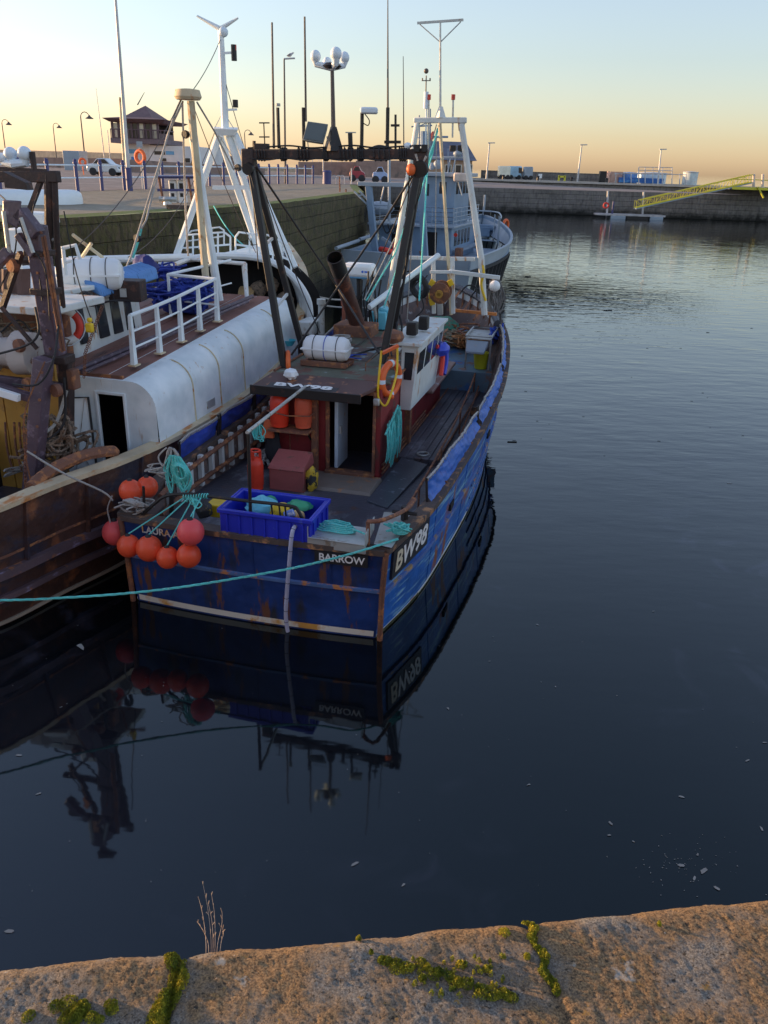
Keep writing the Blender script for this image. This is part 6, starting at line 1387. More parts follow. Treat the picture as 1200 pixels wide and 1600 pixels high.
# foredeck: rail, windlass, lockers
V.part('fore_rail', G().tube(crv([(2.6, 13.5, 3.75), (2.1, 16.2, 3.85), (1.3, 18.2, 3.95), (-.9, 18.7, 3.95)], 5), .05, 6), M_greyl)
for y, x in ((13.8, 2.5), (16.2, 2.0), (17.8, 1.4)): V.part('fore_rail_post', G().tube([(x, y, 2.0), (x, y, 3.8)], .04, 6), M_greyl)
V.part('windlass', G().obox((.5, 18.8, 2.6), (1.0, .8, .8)).tube([(-.2, 18.6, 2.8), (1.3, 18.6, 2.8)], .22, 10), M_grey, bevel=.04)
V.part('bow_post', G().tube([(0, 20.7, 3.2), (0, 20.7, 5.0)], .09, 8), M_greyl); V.part('bow_fairlead', G().obox((.35, 20.4, 3.75), (.5, .4, .4)), M_black, bevel=.05)
V.part('side_locker', G().box(LX1+.35, LX1+.75, ly-.4, ly+.2, 1.5, 2.3), M_rusty, bevel=.03)
c_ = Cy(606, 393, 1.0); solo('lifebuoy', 'red-orange lifebuoys on the aft rail of the grey workboat', 'lifebuoy', G().torus(c_, .42, .14, axis=(.2, .3, 1)), M_ringr, C, c_)
c_ = Cy(618, 400, .8); solo('flag', 'red flag hanging limp at the grey workboat stern', 'flag', G().grid(lambda u, v: (c_[0]-.2+.45*u, c_[1]+.08*math.sin(u*8), c_[2]+.7-1.5*v), 8, 4), mat('red_flag_cloth', (.5, .06, .06), .7), C, c_)
c_ = C.x(728, 388, 3.3); solo('lifebuoy', 'orange lifebuoy on the grey workboat side deck', 'lifebuoy', G().torus((2.0, 19.2, 3.0), .38, .1, axis=(1, -.3, 0)), M_ring, C, (2.0, 19.2, 3.0))

# ================================================================ LEFT QUAY FURNITURE
FG = 'blue posts of the quay fence'
bases = [(-28, 311), (2, 306), (35, 303.5), (78, 301), (122, 299.5), (160, 298), (195, 297), (228, 296), (255, 294.5), (281, 293), (305, 292), (328, 291), (350, 290.5), (370, 290), (388, 289), (405, 288.5), (421, 288), (435, 287.5), (449, 287.5), (464, 287.5), (477, 287.5), (489, 287.5)]
W_ = []
for px, py in bases: W_.append(Vector(W.z(px, py, QZ+.02)))
fence = Thing('fence', 'long promenade fence of blue round posts and two galvanised rails', 'fence', W, W_[4][:])
for p in W_:
    fence.part('post', G().lathe([(.085, -.05), (.085, 1.24), (.11, 1.26), (.11, 1.31), (.075, 1.36), (.085, 1.42), (.04, 1.46)], p, 12), M_bfence)
for h in (.62, 1.18):
    fence.part('rail', G().tube([p+Vector((0, 0, h)) for p in W_], .04, 6), M_dome)
fence.part('post', G().lathe([(.05, 0), (.05, 1.3)], W.z(549, 288, QZ), 8), M_steel)
# asphalt road beyond the fence
n = len(W_); g = G(); edge = [W_[0]+Vector((-60, -6, 0))]+W_+[W_[-1]+Vector((6, 4, 0)), W_[-1]+Vector((40, 10, 0))]
g.add([(p.x, p.y+.3, QZ+.03) for p in edge]+[(p.x-(90 if i < 8 else 60), max(p.y+75, 130), QZ+.03) for i, p in enumerate(edge)], [(i, i+1, len(edge)+i+1, len(edge)+i) for i in range(len(edge)-1)])
struct('road', g, mat('purplish_asphalt', (.10, .085, .08), .85, bump=.3, alt=(.13, .11, .10), amt=.4, sc=.3), smooth=False)
# promenade retaining walls
def wallpx(name, label, px0, px1, ybot, ytop, Y0, Y1, th, m, cat='wall'):
    a, b = W.y(px0, ybot, Y0), W.y(px1, ybot, Y1); ta, tb = W.y(px0, ytop if not isinstance(ytop, tuple) else ytop[0], Y0), W.y(px1, ytop if not isinstance(ytop, tuple) else ytop[1], Y1)
    g = G().hexa([(a[0], a[1], QZ-.1), (b[0], b[1], QZ-.1), (b[0], b[1]+th, QZ-.1), (a[0], a[1]+th, QZ-.1)], [(ta[0], a[1], ta[2]), (tb[0], b[1], tb[2]), (tb[0], b[1]+th, tb[2]), (ta[0], a[1]+th, ta[2])])
    return solo(name, label, cat, g, m, W, ((a[0]+b[0])/2, (a[1]+b[1])/2, QZ))
wallpx('sea_wall', 'long pale sea wall on the skyline at far left', -60, 215, 262, (232, 240), 190, 175, 4, mat('pale_sea_wall', (.36, .28, .20), .85, alt=(.25, .2, .15), amt=.4, sc=.15))
wallpx('brick_wall', 'dark brown brick wall below the white building beyond fence', 196, 412, 268, (249, 262), 104, 118, 1.2, M_brick)
wallpx('brick_wall', 'low brown wall behind the white parked car', -40, 196, 262, (244, 248), 128, 122, 1, M_brick)
wallpx('fort_wall', 'brown masonry wall with railing seen under the gantry bar', 466, 556, 270, 253, 135, 135, 8, M_brick)
wallpx('fort_wall', 'taller brown masonry block right of the railinged wall', 556, 640, 270, 251, 128, 128, 10, M_brick)
wallpx('fort_wall', 'distant low mole wall between the lighthouse and the railinged wall', 330, 470, 266, (258, 262), 180, 180, 3, mat('pale_sea_wall', (.36, .28, .20), .85))
g = Thing('railing', 'thin railing on top of the brown masonry wall', 'railing', W, W.y(520, 253, 137))
g.part('rail', G().tube([W.y(468, 238, 137), W.y(640, 240, 137)], .05, 5).tube([W.y(468, 245, 137), W.y(640, 247, 137)], .04, 5), M_steel)
for i in range(18): px = 468+i*10; g.part('post', G().tube([W.y(px, 254, 137), W.y(px, 238, 137)], .05, 5), M_steel)
# control tower building
TY = 112
t = Thing('harbour_building', 'white harbour building with pyramid-roofed lookout room on top', 'building', W, W.y(220, 262, TY))
a, b = W.y(196, 260, TY), W.y(305, 262, TY); top = W.y(240, 219, TY)[2]; lo = QZ
M_bw = mat('white_render', (.62, .60, .58), .7, var=.08)
topA = W.y(245, 217, TY)[2]; rt = W.y(233, 217, TY)[0]; rx = W.y(308, 222, TY)[0]
t.part('wall', G().box(a[0], rt, TY, TY+8, lo, topA), M_bw); t.part('wall', G().box(rt+.01, rx, TY-.4, TY+8, lo, W.y(270, 228, TY)[2]), M_bw)
lx0, lx1 = W.y(180, 215, TY)[0], W.y(250, 215, TY)[0]; fz = W.y(215, 224, TY)[2]; ez = W.y(215, 192, TY)[2]
t.part('lookout_floor', G().box(lx0-.1, W.y(263, 225, TY)[0], TY-1.6, TY+8, fz-.05, fz+.5), mat('grey_brown_trim', (.09, .065, .07), .7))
M_trim = mat('brown_trim_paint', (.07, .045, .05), .6)
for i in range(8):
    x = lx0+(lx1-lx0)*i/7; t.part('mullion', G().box(x-.13, x+.13, TY-.9, TY-.65, fz+.5, ez), M_trim)
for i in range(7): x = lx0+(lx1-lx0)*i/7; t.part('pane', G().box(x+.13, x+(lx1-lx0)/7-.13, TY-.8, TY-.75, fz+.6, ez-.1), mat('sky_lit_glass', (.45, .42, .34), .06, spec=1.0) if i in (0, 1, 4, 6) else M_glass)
t.part('lookout_room', G().box(lx0, lx1, TY-.7, TY+7, fz+.5, fz+1.2), M_trim)
t.part('lookout_back', G().box(lx0, lx1, TY+6.8, TY+7, fz+1.2, ez), M_glass)
bx1 = W.y(263, 225, TY)[0]
t.part('balcony_rail', G().tube([(lx0, TY-1.6, fz+1.5), (bx1, TY-1.6, fz+1.5), (bx1, TY+3, fz+1.5)], .07, 6), M_trim)
for i in range(16): x = lx0+(bx1-lx0)*i/15; t.part('baluster', G().tube([(x, TY-1.6, fz+.5), (x, TY-1.6, fz+1.5)], .06, 5), M_trim)
e0, e1 = W.y(169, 187, TY)[0], W.y(266, 190, TY)[0]; ap = W.y(215, 162, TY)
M_tile = mat('red_brown_tiles', (.085, .05, .05), .7, bump=.4, bsc=2)
t.part('roof', G().add([(e0+2, TY-.8, ez+.55), (e1-2, TY-.8, ez+.55), (e1-2, TY+8, ez+.55), (e0+2, TY+8, ez+.55), (ap[0], TY+3.4, ap[2])], [(0, 1, 4), (1, 2, 4), (2, 3, 4), (3, 0, 4), (3, 2, 1, 0)]), M_tile, smooth=False)
t.part('eaves', G().hexa([(e0+.6, TY-1.6, ez), (e1-.6, TY-1.6, ez), (e1-.6, TY+8.8, ez), (e0+.6, TY+8.8, ez)], [(e0, TY-2.4, ez+.35), (e1, TY-2.4, ez+.35), (e1, TY+9.5, ez+.35), (e0, TY+9.5, ez+.35)]).hexa([(e0, TY-2.4, ez+.36), (e1, TY-2.4, ez+.36), (e1, TY+9.5, ez+.36), (e0, TY+9.5, ez+.36)], [(e0+2, TY-.8, ez+.6), (e1-2, TY-.8, ez+.6), (e1-2, TY+8, ez+.6), (e0+2, TY+8, ez+.6)]), M_tile, smooth=False)
t.part('finial', G().tube([ap[:2]+(ap[2]-.1,), (ap[0], TY+3.4, W.y(215, 141, TY)[2])], [.08, .03], 6), M_ant)
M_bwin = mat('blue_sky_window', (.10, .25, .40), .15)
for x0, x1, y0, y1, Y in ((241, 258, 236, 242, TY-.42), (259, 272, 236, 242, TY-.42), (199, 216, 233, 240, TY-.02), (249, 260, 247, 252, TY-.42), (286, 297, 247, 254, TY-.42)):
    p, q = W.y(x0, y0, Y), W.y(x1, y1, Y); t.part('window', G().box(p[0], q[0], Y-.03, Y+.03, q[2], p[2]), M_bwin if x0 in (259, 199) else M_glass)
p, q = W.y(205, 245, TY-.03), W.y(214, 266, TY-.03); t.part('door', G().box(p[0], q[0], TY-.05, TY+.02, QZ, p[2]), mat('blue_door', (.05, .14, .32), .5))
# small lighthouse far away
lp = W.y(340, 262, 240); t = Thing('lighthouse', 'tiny white lighthouse on the skyline behind the white mast legs', 'lighthouse', W, lp)
t.part('tower', G().lathe([(1.9, -6), (1.6, 0), (1.4, W.y(341, 232, 240)[2]-lp[2]), (1.8, W.y(341, 231, 240)[2]-lp[2])], lp, 14), M_bw)
t.part('lantern', G().lathe([(.9, W.y(341, 231, 240)[2]-lp[2]), (.9, W.y(341, 225, 240)[2]-lp[2]), (.05, W.y(341, 221, 240)[2]-lp[2])], lp, 12), M_bw)
solo('harbour_block', 'low brown building beside the small lighthouse', 'building', G().box(W.y(322, 240, 238)[0], W.y(360, 240, 238)[0], 242, 250, QZ-6, W.y(340, 243, 238)[2]), M_brick, W, W.y(345, 250, 238))
# container and car, people-free promenade things
cy = 105
p, q = W.y(97, 235, cy), W.y(125, 259, cy); solo('container', 'white site container standing behind the parked car', 'container', G().box(p[0], q[0], cy, cy+3, QZ, p[2]), M_greyl, W, (p[0], cy, QZ), bevel=.05)
def car(px0, px1, pyb, Y, body, label, name='parked_car', h=1.45):
    a, b = W.y(px0, pyb, Y), W.y(px1, pyb, Y); L_ = b[0]-a[0]; z = QZ+.04; x0 = a[0]; s = L_/4.4
    t = Thing(name, label, 'car', W, (x0+L_/2, Y, z))
    pr = [(0, .3), (0, .75), (.12, .95), (.9, 1.0), (1.5, 1.42), (2.6, 1.45), (3.3, 1.02), (4.2, .85), (4.4, .6), (4.4, .3)]
    t.part('body', G().prism([(x*s, y) for x, y in pr], lambda u, v, w_: (x0+u, Y+w_, z+v), 0, 1.7), body, bevel=.06)
    t.part('side_window', G().prism([(.98*s, 1.0), (1.52*s, 1.36), (2.55*s, 1.38), (3.15*s, 1.02)], lambda u, v, w_: (x0+u, Y+w_, z+v), -.015, 1.715), M_glass)
    for dx in (.85, 3.5):
        for yy in (0, 1.6): w__ = t.part('wheel', G().lathe([(.2, -.02), (.33, 0), (.33, .18), (.2, .2)], (x0+dx*s, Y-.04+yy, z+.33), 16, axis=(0, 1, 0)), M_rubber)
    t.part('tail_light', G().box(x0-.02, x0+.08, Y+.1, Y+.4, z+.7, z+.85), M_signal_red); t.part('headlight', G().box(x0+L_-.1, x0+L_+.01, Y+.1, Y+.4, z+.6, z+.75), M_lamp)
    return t
car(136, 186, 271, 80, mat('silver_white_car_paint', (.5, .54, .58), .25, metal=.3, var=.05, bump=0), 'silver-white car parked beyond the blue fence at left')
c_ = W.y(129, 253, 82); solo('lifebuoy_board', 'orange round lifebuoy board left of the silver car', 'lifebuoy', G().torus(W.y(129, 253, 82), .27, .10, axis=(0, 1, 0)).tube([W.y(129, 259, 82), (c_[0], 82, QZ)], .05, 6), M_ring, W, (c_[0], 82, QZ))
# lifebuoy on its post by the fence
p = Vector(W.z(228, 296, QZ))+Vector((-.75, -.2, 0)); c_ = W.y(219, 245, p.y)
t = Thing('lifebuoy_stand', 'orange lifebuoy mounted on a post against the blue fence', 'lifebuoy', W, (c_[0], p.y, QZ))
t.part('post', G().tube([(c_[0], p.y+.1, QZ), (c_[0], p.y+.1, c_[2]+.7)], .05, 8), M_steel); t.part('ring', G().torus(c_, .30, .10, axis=(-.5, -1, 0)), M_ring); t.part('cap', G().obox((c_[0], p.y+.05, c_[2]+.62), (.3, .1, .3)), M_greyl)
# flagpoles and leaning masts
def mastpole(px0, py0, px1, py1, r0, r1, label, Y=None, z=QZ, m=M_steel, blue=True, name='flagpole', cat='pole'):
    b = Vector(W.z(px1, py1, z)) if Y is None else Vector(W.y(px1, py1, Y)); tp = Vector(W.y(px0, py0, b.y))
    t = Thing(name, label, cat, W, b[:]); t.part('shaft', G().tube([b, tp], [r0, r1], 10), m)
    if blue: t.part('base_sleeve', G().tube([b, b.lerp(tp, .13)], r0*1.45, 12), M_bfence)
    return t
mastpole(180, -8, 203, 299, .11, .06, 'tall flagpole with blue base sleeve at the blue fence')
mastpole(188, 152, 198, 297, .12, .09, 'shorter cream pole just left of the tall flagpole', blue=False, m=M_cream)
mastpole(150, 138, 165, 262, .09, .03, 'thin leaning yacht mast behind the promenade', Y=120, blue=False, name='yacht_mast', cat='mast')
mastpole(168, 203, 173, 258, .07, .05, 'short telegraph mast left of the lookout building', Y=125, blue=False, name='yacht_mast', cat='mast')
mastpole(447, 238, 447, 262, .06, .04, 'thin mast on the skyline right of the black gantry corner', Y=130, blue=False, name='yacht_mast', cat='mast')
mastpole(505, 215, 505, 288, .05, .03, 'white slim pole beside the blue bin under the gantry', Y=76, blue=False)
def swan(px0, py0, px1, py1, Y, label, s=1.0):
    b = Vector(W.y(px1, py1, Y)); b.z = QZ; tp = Vector(W.y(px0, py0+6, Y)); t = Thing('street_lamp', label, 'street lamp', W, (b.x, Y, QZ), 'swan-neck lamps on the promenade')
    sc_ = .9*s; arc = [tp+Vector((sc_*(.5-.5*math.cos(a)), 0, sc_*.55*math.sin(a))) for a in [PI*i/8 for i in range(9)]]
    t.part('post', G().tube([b, tp]+arc[1:], [.09*s, .06*s]+[.04*s]*8, 8), M_ant); e_ = arc[-1]
    t.part('lamp_shade', G().lathe([(.08, .25), (.14, .12), (.42*s, -.12), (.40*s, -.16), (.1, -.14)], e_, 14), M_ant); return t
swan(3, 187, 9, 240, 120, 'leftmost swan-neck lamp at the picture edge'); swan(83, 192, 88, 245, 135, 'smallest swan-neck lamp, between two taller ones'); swan(126, 177, 133, 250, 108, 'tallest swan-neck lamp, left of the leaning yacht mast', 1.15); swan(382, 203, 385, 260, 125, 'swan-neck lamp between the white mast and black gantry')
# lamp with a gull
b = W.y(446, 287, 72); t = Thing('street_lamp', 'straight lamp post with flat head and a gull on top', 'street lamp', W, (b[0], 72, QZ))
t.part('post', G().tube([(b[0], 72, QZ), W.y(444, 93, 72)], [.09, .06], 8), M_ant); t.part('lamp_head', G().beam(W.y(443, 92, 72), W.y(461, 91, 72), .26, .10), M_steel, bevel=.03)
gp_ = Vector(W.y(453, 86, 72)); t = Thing('gull', 'gull perched on the flat lamp head above the quay', 'bird', W, W.y(453, 90, 72))
M_gull = mat('gull_feathers', (.35, .35, .36), .7)
t.part('body', G().lathe([(.005, -.24), (.05, -.16), (.11, -.04), (.12, .06), (.08, .15), (.065, .2), (.075, .26), (.05, .31), (.012, .34)], gp_, 14, axis=(.8, 0, .5)), M_gull)
t.part('wing', G().lathe([(.005, -.26), (.06, -.08), (.07, .06), (.01, .14)], gp_+Vector((-.03, -.07, .02)), 10, axis=(.85, 0, .35)), mat('gull_wing', (.12, .12, .13), .7)); t.part('bill', G().tube([gp_+Vector((.27, 0, .17)), gp_+Vector((.37, 0, .15))], [.02, .005], 6), M_yel)
t.part('leg', G().tube([gp_+Vector((0, -.03, -.08)), gp_+Vector((0, -.03, -.22))], .01, 5), M_yel); t.part('leg', G().tube([gp_+Vector((0, .04, -.08)), gp_+Vector((0, .04, -.22))], .01, 5), M_yel)
# fuel pumps in their blue frame
fb = [W.z(px, py, QZ+.02) for px, py in ((250, 315), (294, 319))]
PY = W.z(270, 318, QZ)[1]
def FP(px, py, dy=0): return W.y(px, py, PY+dy)
t = Thing('fuel_pumps_frame', 'blue pipe frame with canopy round the fuel pumps on quay', 'frame', W, FP(272, 318))
for px, py in ((248, 313), (294, 318)):
    p = FP(px, 276); t.part('frame_post', G().tube([(p[0]+.12, PY, QZ), p], .05, 8), M_rusty)
for y0 in (277, 297): t.part('frame_rail', G().beam(FP(246, y0), FP(308, y0), .07, .09), M_bfence)
t.part('canopy', G().hexa([FP(246, 277, -.1), FP(308, 277, -.1), FP(308, 275.5, 1.2), FP(246, 274.5, 1.2)], [FP(246, 275, -.1), FP(308, 275, -.1), FP(308, 274, 1.2), FP(246, 273, 1.2)]), M_bfence)
for (a, b, lb) in ((263, 274, 'left white fuel pump in the blue quay frame'), (277, 288, 'right white fuel pump in the blue quay frame')):
    p, q = FP(a, 281, .3), FP(b, 281, .3); t = Thing('fuel_pump', lb, 'fuel pump', W, ((p[0]+q[0])/2, PY+.3, QZ), 'fuel pumps on the quay')
    t.part('cabinet', G().box(p[0], q[0], PY+.3, PY+.65, QZ, p[2]), M_raft, bevel=.03); t.part('display', G().box(p[0]+.06, q[0]-.06, PY+.28, PY+.30, p[2]-.36, p[2]-.12), M_glass); t.part('label_panel', G().box(p[0]+.08, q[0]-.08, PY+.28, PY+.30, p[2]-.62, p[2]-.48), M_black)
c_ = W.z(262, 320, QZ+.02); solo('bollard', 'stubby mooring bollard by the fuel pumps', 'bollard', G().lathe([(.16, 0), (.14, .12), (.2, .2), (.14, .27)], c_, 14).tube([(c_[0]-.3, c_[1], QZ+.22), (c_[0]+.35, c_[1], QZ+.22)], .09, 10), M_galv, W, c_)
c_ = W.z(272, 324, QZ+.04); solo('plank', 'dark timber lying on the quay edge by the bollard', 'timber', G().beam(W.z(262, 323, QZ+.1), W.z(300, 324.5, QZ+.1), .22, .14), M_rail, W, c_)
# white long upturned boat on the quay, left
a, b = Vector(W.z(-40, 322, QZ)), Vector(W.z(118, 321, QZ)); d = (b-a).normalized()
g = G(); k = 14
def uh(u, v):
    x = a.lerp(b, u); w_ = .6*math.sqrt(max(0, 1-max(0, (u-.88)/.12)**2)); t_ = PI*v
    return (x.x, x.y+.7-w_*math.cos(t_), QZ+.02+(.48*math.sin(t_)**.6)*(.6+.4*w_/.6))
g.grid(uh, 30, 12); solo('upturned_boat', 'long white upturned boat lying on the quay behind the trawler gantry', 'boat', g, M_white, W, (a.lerp(b, .5))[:])
# wall ladder, bin, hoops
a, b = W.z(531, 299, QZ), None
Yl = W.z(531, 300, QZ)[1]-.1; t = Thing('ladder', 'rusty ladder fixed down the weedy quay wall', 'ladder', W, W.y(531, 300, Yl))
lx = W.y(531, 300, Yl)
t.part('stile', G().tube([(lx[0]+.0, Yl-.3, QZ+.9), (lx[0]+.15, Yl-.3, .2)], .05, 6), M_rusty); t.part('stile', G().tube([(lx[0]+.4, Yl-.3, QZ+.2), (lx[0]+.5, Yl-.3, .2)], .05, 6), M_rusty)
for i in range(16): t.part('rung', G().tube([(lx[0]+.05, Yl-.3, .4+i*.3), (lx[0]+.5, Yl-.3, .4+i*.3)], .03, 5), M_rusty)
p = W.z(511, 288, QZ); solo('litter_bin', 'blue litter bin with warm-lit edge by the white hoops', 'bin', G().lathe([(.36, 0), (.38, .95), (.4, .97), (.3, 1.1)], p, 14), M_bfence, W, p)
for k, px in enumerate((518, 525, 531)):
    p = Vector(W.z(px, 288, QZ)); solo('hoop', ['left', 'middle', 'right'][k]+' of three small galvanised hoops right of the blue bin', 'hoop', G().tube([p]+[p+Vector((.2-.2*math.cos(a_), 0, .5+.22*math.sin(a_))) for a_ in [PI*i/8 for i in range(9)]]+[p+Vector((.4, 0, 0))], .035, 6), M_steel, W, p[:], 'hoops on the quay')
p, q = W.y(548, 270, 95), W.y(568, 279, 95); car(546, 570, 279, 88, mat('dark_red_car_paint', (.18, .02, .03), .3), 'dark red car parked far along the quay')
car(582, 606, 280, 84, mat('blue_white_car', (.25, .33, .5), .3), 'small blue-white car right of the dark red one')

# ================================================================ STONE BUILDING AND FAR QUAY
HY = 158
t = Thing('stone_building', 'brown stone building with slate roof behind the grey workboat', 'building', W, W.y(705, 280, HY))
x0, x1 = W.y(655, 260, HY)[0], W.y(742, 260, HY)[0]; ez = W.y(700, 250, HY)[2]; rz = W.y(700, 220, HY)[2]; rx1 = W.y(731, 222, HY)[0]; ey1 = W.y(745, 250, HY)[0]
M_sand = mat('warm_sandstone', (.20, .135, .09), .85, alt=(.13, .09, .07), amt=.4, sc=.5, bump=.3, bsc=3)
t.part('wall', G().box(x0, x1-.5, HY, HY+8, zf, ez+.1), M_sand)
t.part('roof', G().add([(x0-.5, HY-.5, ez), (ey1, HY-.5, ez), (ey1, HY+8.5, ez), (x0-.5, HY+8.5, ez), (x0-.2, HY+4, rz), (rx1, HY+4, rz)], [(0, 1, 5, 4), (1, 2, 5), (2, 3, 4, 5), (3, 0, 4), (3, 2, 1, 0)]), M_slate, smooth=False)
for a, b in ((696, 704), (712, 720), (733, 737)):
    p, q = W.y(a, 258, HY), W.y(b, 271, HY); f = t.part('window', G().box(p[0]-.1, q[0]+.1, HY-.05, HY+.02, q[2]-.1, p[2]+.1), mat('pale_window_frame', (.5, .48, .42), .6)); t.part('pane', G().box(p[0]+.05, q[0]-.05, HY-.09, HY-.055, q[2], p[2]), M_glass, sub=f)
def pole2(px0, py0, px1, py1, Y, label):
    b = Vector(W.y(px1, py1, Y)); b.z = zf+.2; tp = Vector(W.y(px0, py0, Y)); t = Thing('street_lamp', label, 'street lamp', W, b[:], 'lamp posts on the far quay')
    t.part('post', G().tube([b, tp], [.16, .11], 8), M_steel); t.part('lamp_head', G().beam(tp+Vector((-.3, 0, .05)), tp+Vector((.9, 0, .1)), .35, .16), M_steel); return t
pole2(765, 224, 760, 279, FY+4, 'lamp post between the stone building and the campervan'); pole2(909, 227, 902, 284, FY+3, 'lamp post alone on the far quay right of yellow post'); pole2(1033, 234, 1028, 287, FY+3, 'lamp post rising in front of the blue tanks')
# campervan and box van
def van(px0, px1, ytop, ybot, Y, body, label, cat, blue=False):
    a, b = W.y(px0, ybot, Y), W.y(px1, ybot, Y); z = zf+.23; top = W.y(px0, ytop, Y)[2]; t = Thing('parked_van', label, cat, W, ((a[0]+b[0])/2, Y, z))
    h = top-z; L_ = b[0]-a[0]
    t.part('body', G().prism([(0, .4), (0, h*.98), (L_*.92, h), (L_, h*.9), (L_, .4)], lambda u, v, w_: (a[0]+u, Y+w_, z+v), 0, 2.2), body, bevel=.12)
    for dx in (.22, .8):
        for yy in (-.03, 2.0): t.part('wheel', G().lathe([(.2, 0), (.36, .02), (.36, .2), (.2, .22)], (a[0]+L_*dx, Y+yy, z+.36), 14, axis=(0, 1, 0)), M_rubber)
    if blue: t.part('windscreen', G().hexa([(b[0]-.25*L_, Y-.04, z+h*.5), (b[0]+.02, Y-.04, z+h*.45), (b[0]+.03, Y+2.2, z+h*.45), (b[0]-.25*L_, Y+2.24, z+h*.5)], [(b[0]-.28*L_, Y-.04, z+h*.9), (b[0]-.04, Y-.04, z+h*.85), (b[0]-.04, Y+2.2, z+h*.85), (b[0]-.28*L_, Y+2.24, z+h*.9)]), M_glass)
    return t
t = van(779, 797, 259, 277, FY+5, mat('cream_campervan', (.88, .80, .58), .4), 'cream campervan catching the sun on the far quay', 'campervan')
t = van(794, 815, 259, 277, FY+6.5, mat('pale_blue_van', (.30, .46, .58), .35), 'pale blue van between the cream campervan and white box', 'van', True)
t = van(819, 832, 260, 278, FY+5.5, M_greyl, 'pale grey box trailer right of the blue van', 'trailer')
p = W.y(844, 275, FY+6); solo('sign_box', 'small white sign box on the far quay parapet', 'sign', G().obox((p[0], p[1], p[2]), (.6, .3, .7)).tube([(p[0], p[1], zf), p], .05, 6), M_raft, W, p)
p = W.y(877, 287, FY+2); t = Thing('yellow_stand', 'yellow post stand on the far quay edge', 'stand', W, (p[0], p[1], zf+.2)); tz_ = W.y(877, 274, FY+2)[2]
for dx in (-.5, .5): t.part('leg', G().beam((p[0]+dx, p[1], zf+.2), (p[0]+dx, p[1], tz_), .3, .2), M_yelst)
t.part('crosspiece', G().box(p[0]-.5, p[0]+.5, p[1]-.1, p[1]+.1, tz_-.35, tz_-.05), M_yelst)
for px in (786, 840, 893, 948): p = W.y(px, 284, FY+1); solo('bollard', {786: 'small quay bollard under the cream campervan', 840: 'small quay bollard below the white sign box', 893: 'small quay bollard right of the yellow stand', 948: 'small quay bollard left of the pink brick cabin'}[px], 'bollard', G().lathe([(.25, 0), (.2, .5), (.3, .6), (.2, .75)], (p[0], p[1], zf+.2), 10), M_black, W, (p[0], p[1], zf+.2), 'bollards along the far quay')
p = W.y(941, 280, FY+5); solo('machine_box', 'dark machinery box with pale cap on the far quay', 'machine', G().obox((p[0], p[1], zf+1.1), (1.2, 1, 1.8)), M_black, W, (p[0], p[1], zf+.2), bevel=.1)
# tank compound
TY2 = FY+5
def bb(px0, px1, py0, py1, Y): p, q = W.y(px0, py0, Y), W.y(px1, py1, Y); return p[0], q[0], q[2], p[2]
x0, x1, _, z1 = bb(955, 971, 268, 287, TY2); solo('brick_cabin', 'pink-brown brick cabin at the left of the tank compound', 'cabin', G().box(x0, x1, TY2, TY2+4, zf+.2, z1), mat('pink_brick', (.36, .22, .17), .8, alt=(.45, .35, .3), amt=.4, sc=2), W, (x0, TY2, zf+.2))
x0, x1, _, z1 = bb(968, 1036, 277, 288, TY2-.6); solo('blue_skip', 'long low deep-blue skip in front of the pale tanks', 'skip', G().box(x0, x1, TY2-.6, TY2+1, zf+.3, z1), mat('deep_blue_skip', (.02, .09, .28), .5, alt=(.05, .2, .4), amt=.4, sc=1), W, (x0, TY2, zf+.2))
def tank(px0, px1, pyt, lb, m, Y):
    a, b = W.y(px0, pyt, Y), W.y(px1, pyt, Y); r = (b[0]-a[0])/2; c_ = ((a[0]+b[0])/2, Y+r, zf+.2); h = a[2]-zf-.2
    t = Thing('storage_tank', lb, 'tank', W, c_, 'storage tanks on the far quay'); t.part('shell', G().lathe([(r, 0), (r, h), (r*1.02, h+.02), (r*.6, h+.12), (.01, h+.16)], c_, 28), m); t.part('rim', G().torus((c_[0], c_[1], zf+.2+h), r*1.01, .08, n=28, m=5), M_steel); return t
tank(1003, 1048, 270, 'wide pale blue tank inside the wire cage', mat('pale_blue_tank', (.50, .62, .72), .5), TY2+2)
tank(973, 1000, 270, 'blue tank between the brick cabin and wide pale tank', mat('mid_blue_tank', (.10, .22, .42), .5), TY2+1)
tank(1072, 1095, 269, 'round cream and grey tank at the right end of compound', mat('cream_grey_tank', (.40, .45, .45), .5, alt=(.5, .42, .34), amt=.4, sc=.8), TY2)
t = Thing('wire_cage', 'tall wire mesh cage round the tanks on the far quay', 'fence', W, W.y(1025, 287, TY2-1))
for px in (998, 1008, 1020, 1035, 1050, 1062, 1072): tall = 261 if px <= 1050 else 271; t.part('post', G().tube([W.y(px, tall, TY2-1), (W.y(px, 287, TY2-1)[0], TY2-1, zf+.2)], .09, 6), M_steel)
for yy in (261, 266, 271): t.part('rail', G().tube([W.y(998, yy, TY2-1), W.y(1050, yy+.8, TY2-1)], .06, 5), M_steel)
t.part('rail', G().tube([W.y(960, 271, TY2-1), W.y(1072, 273, TY2-1)], .06, 5), M_steel)
for px in (962, 975, 986): t.part('post', G().tube([W.y(px, 270, TY2-1), (W.y(px, 287, TY2-1)[0], TY2-1, zf+.2)], .08, 6), M_steel)
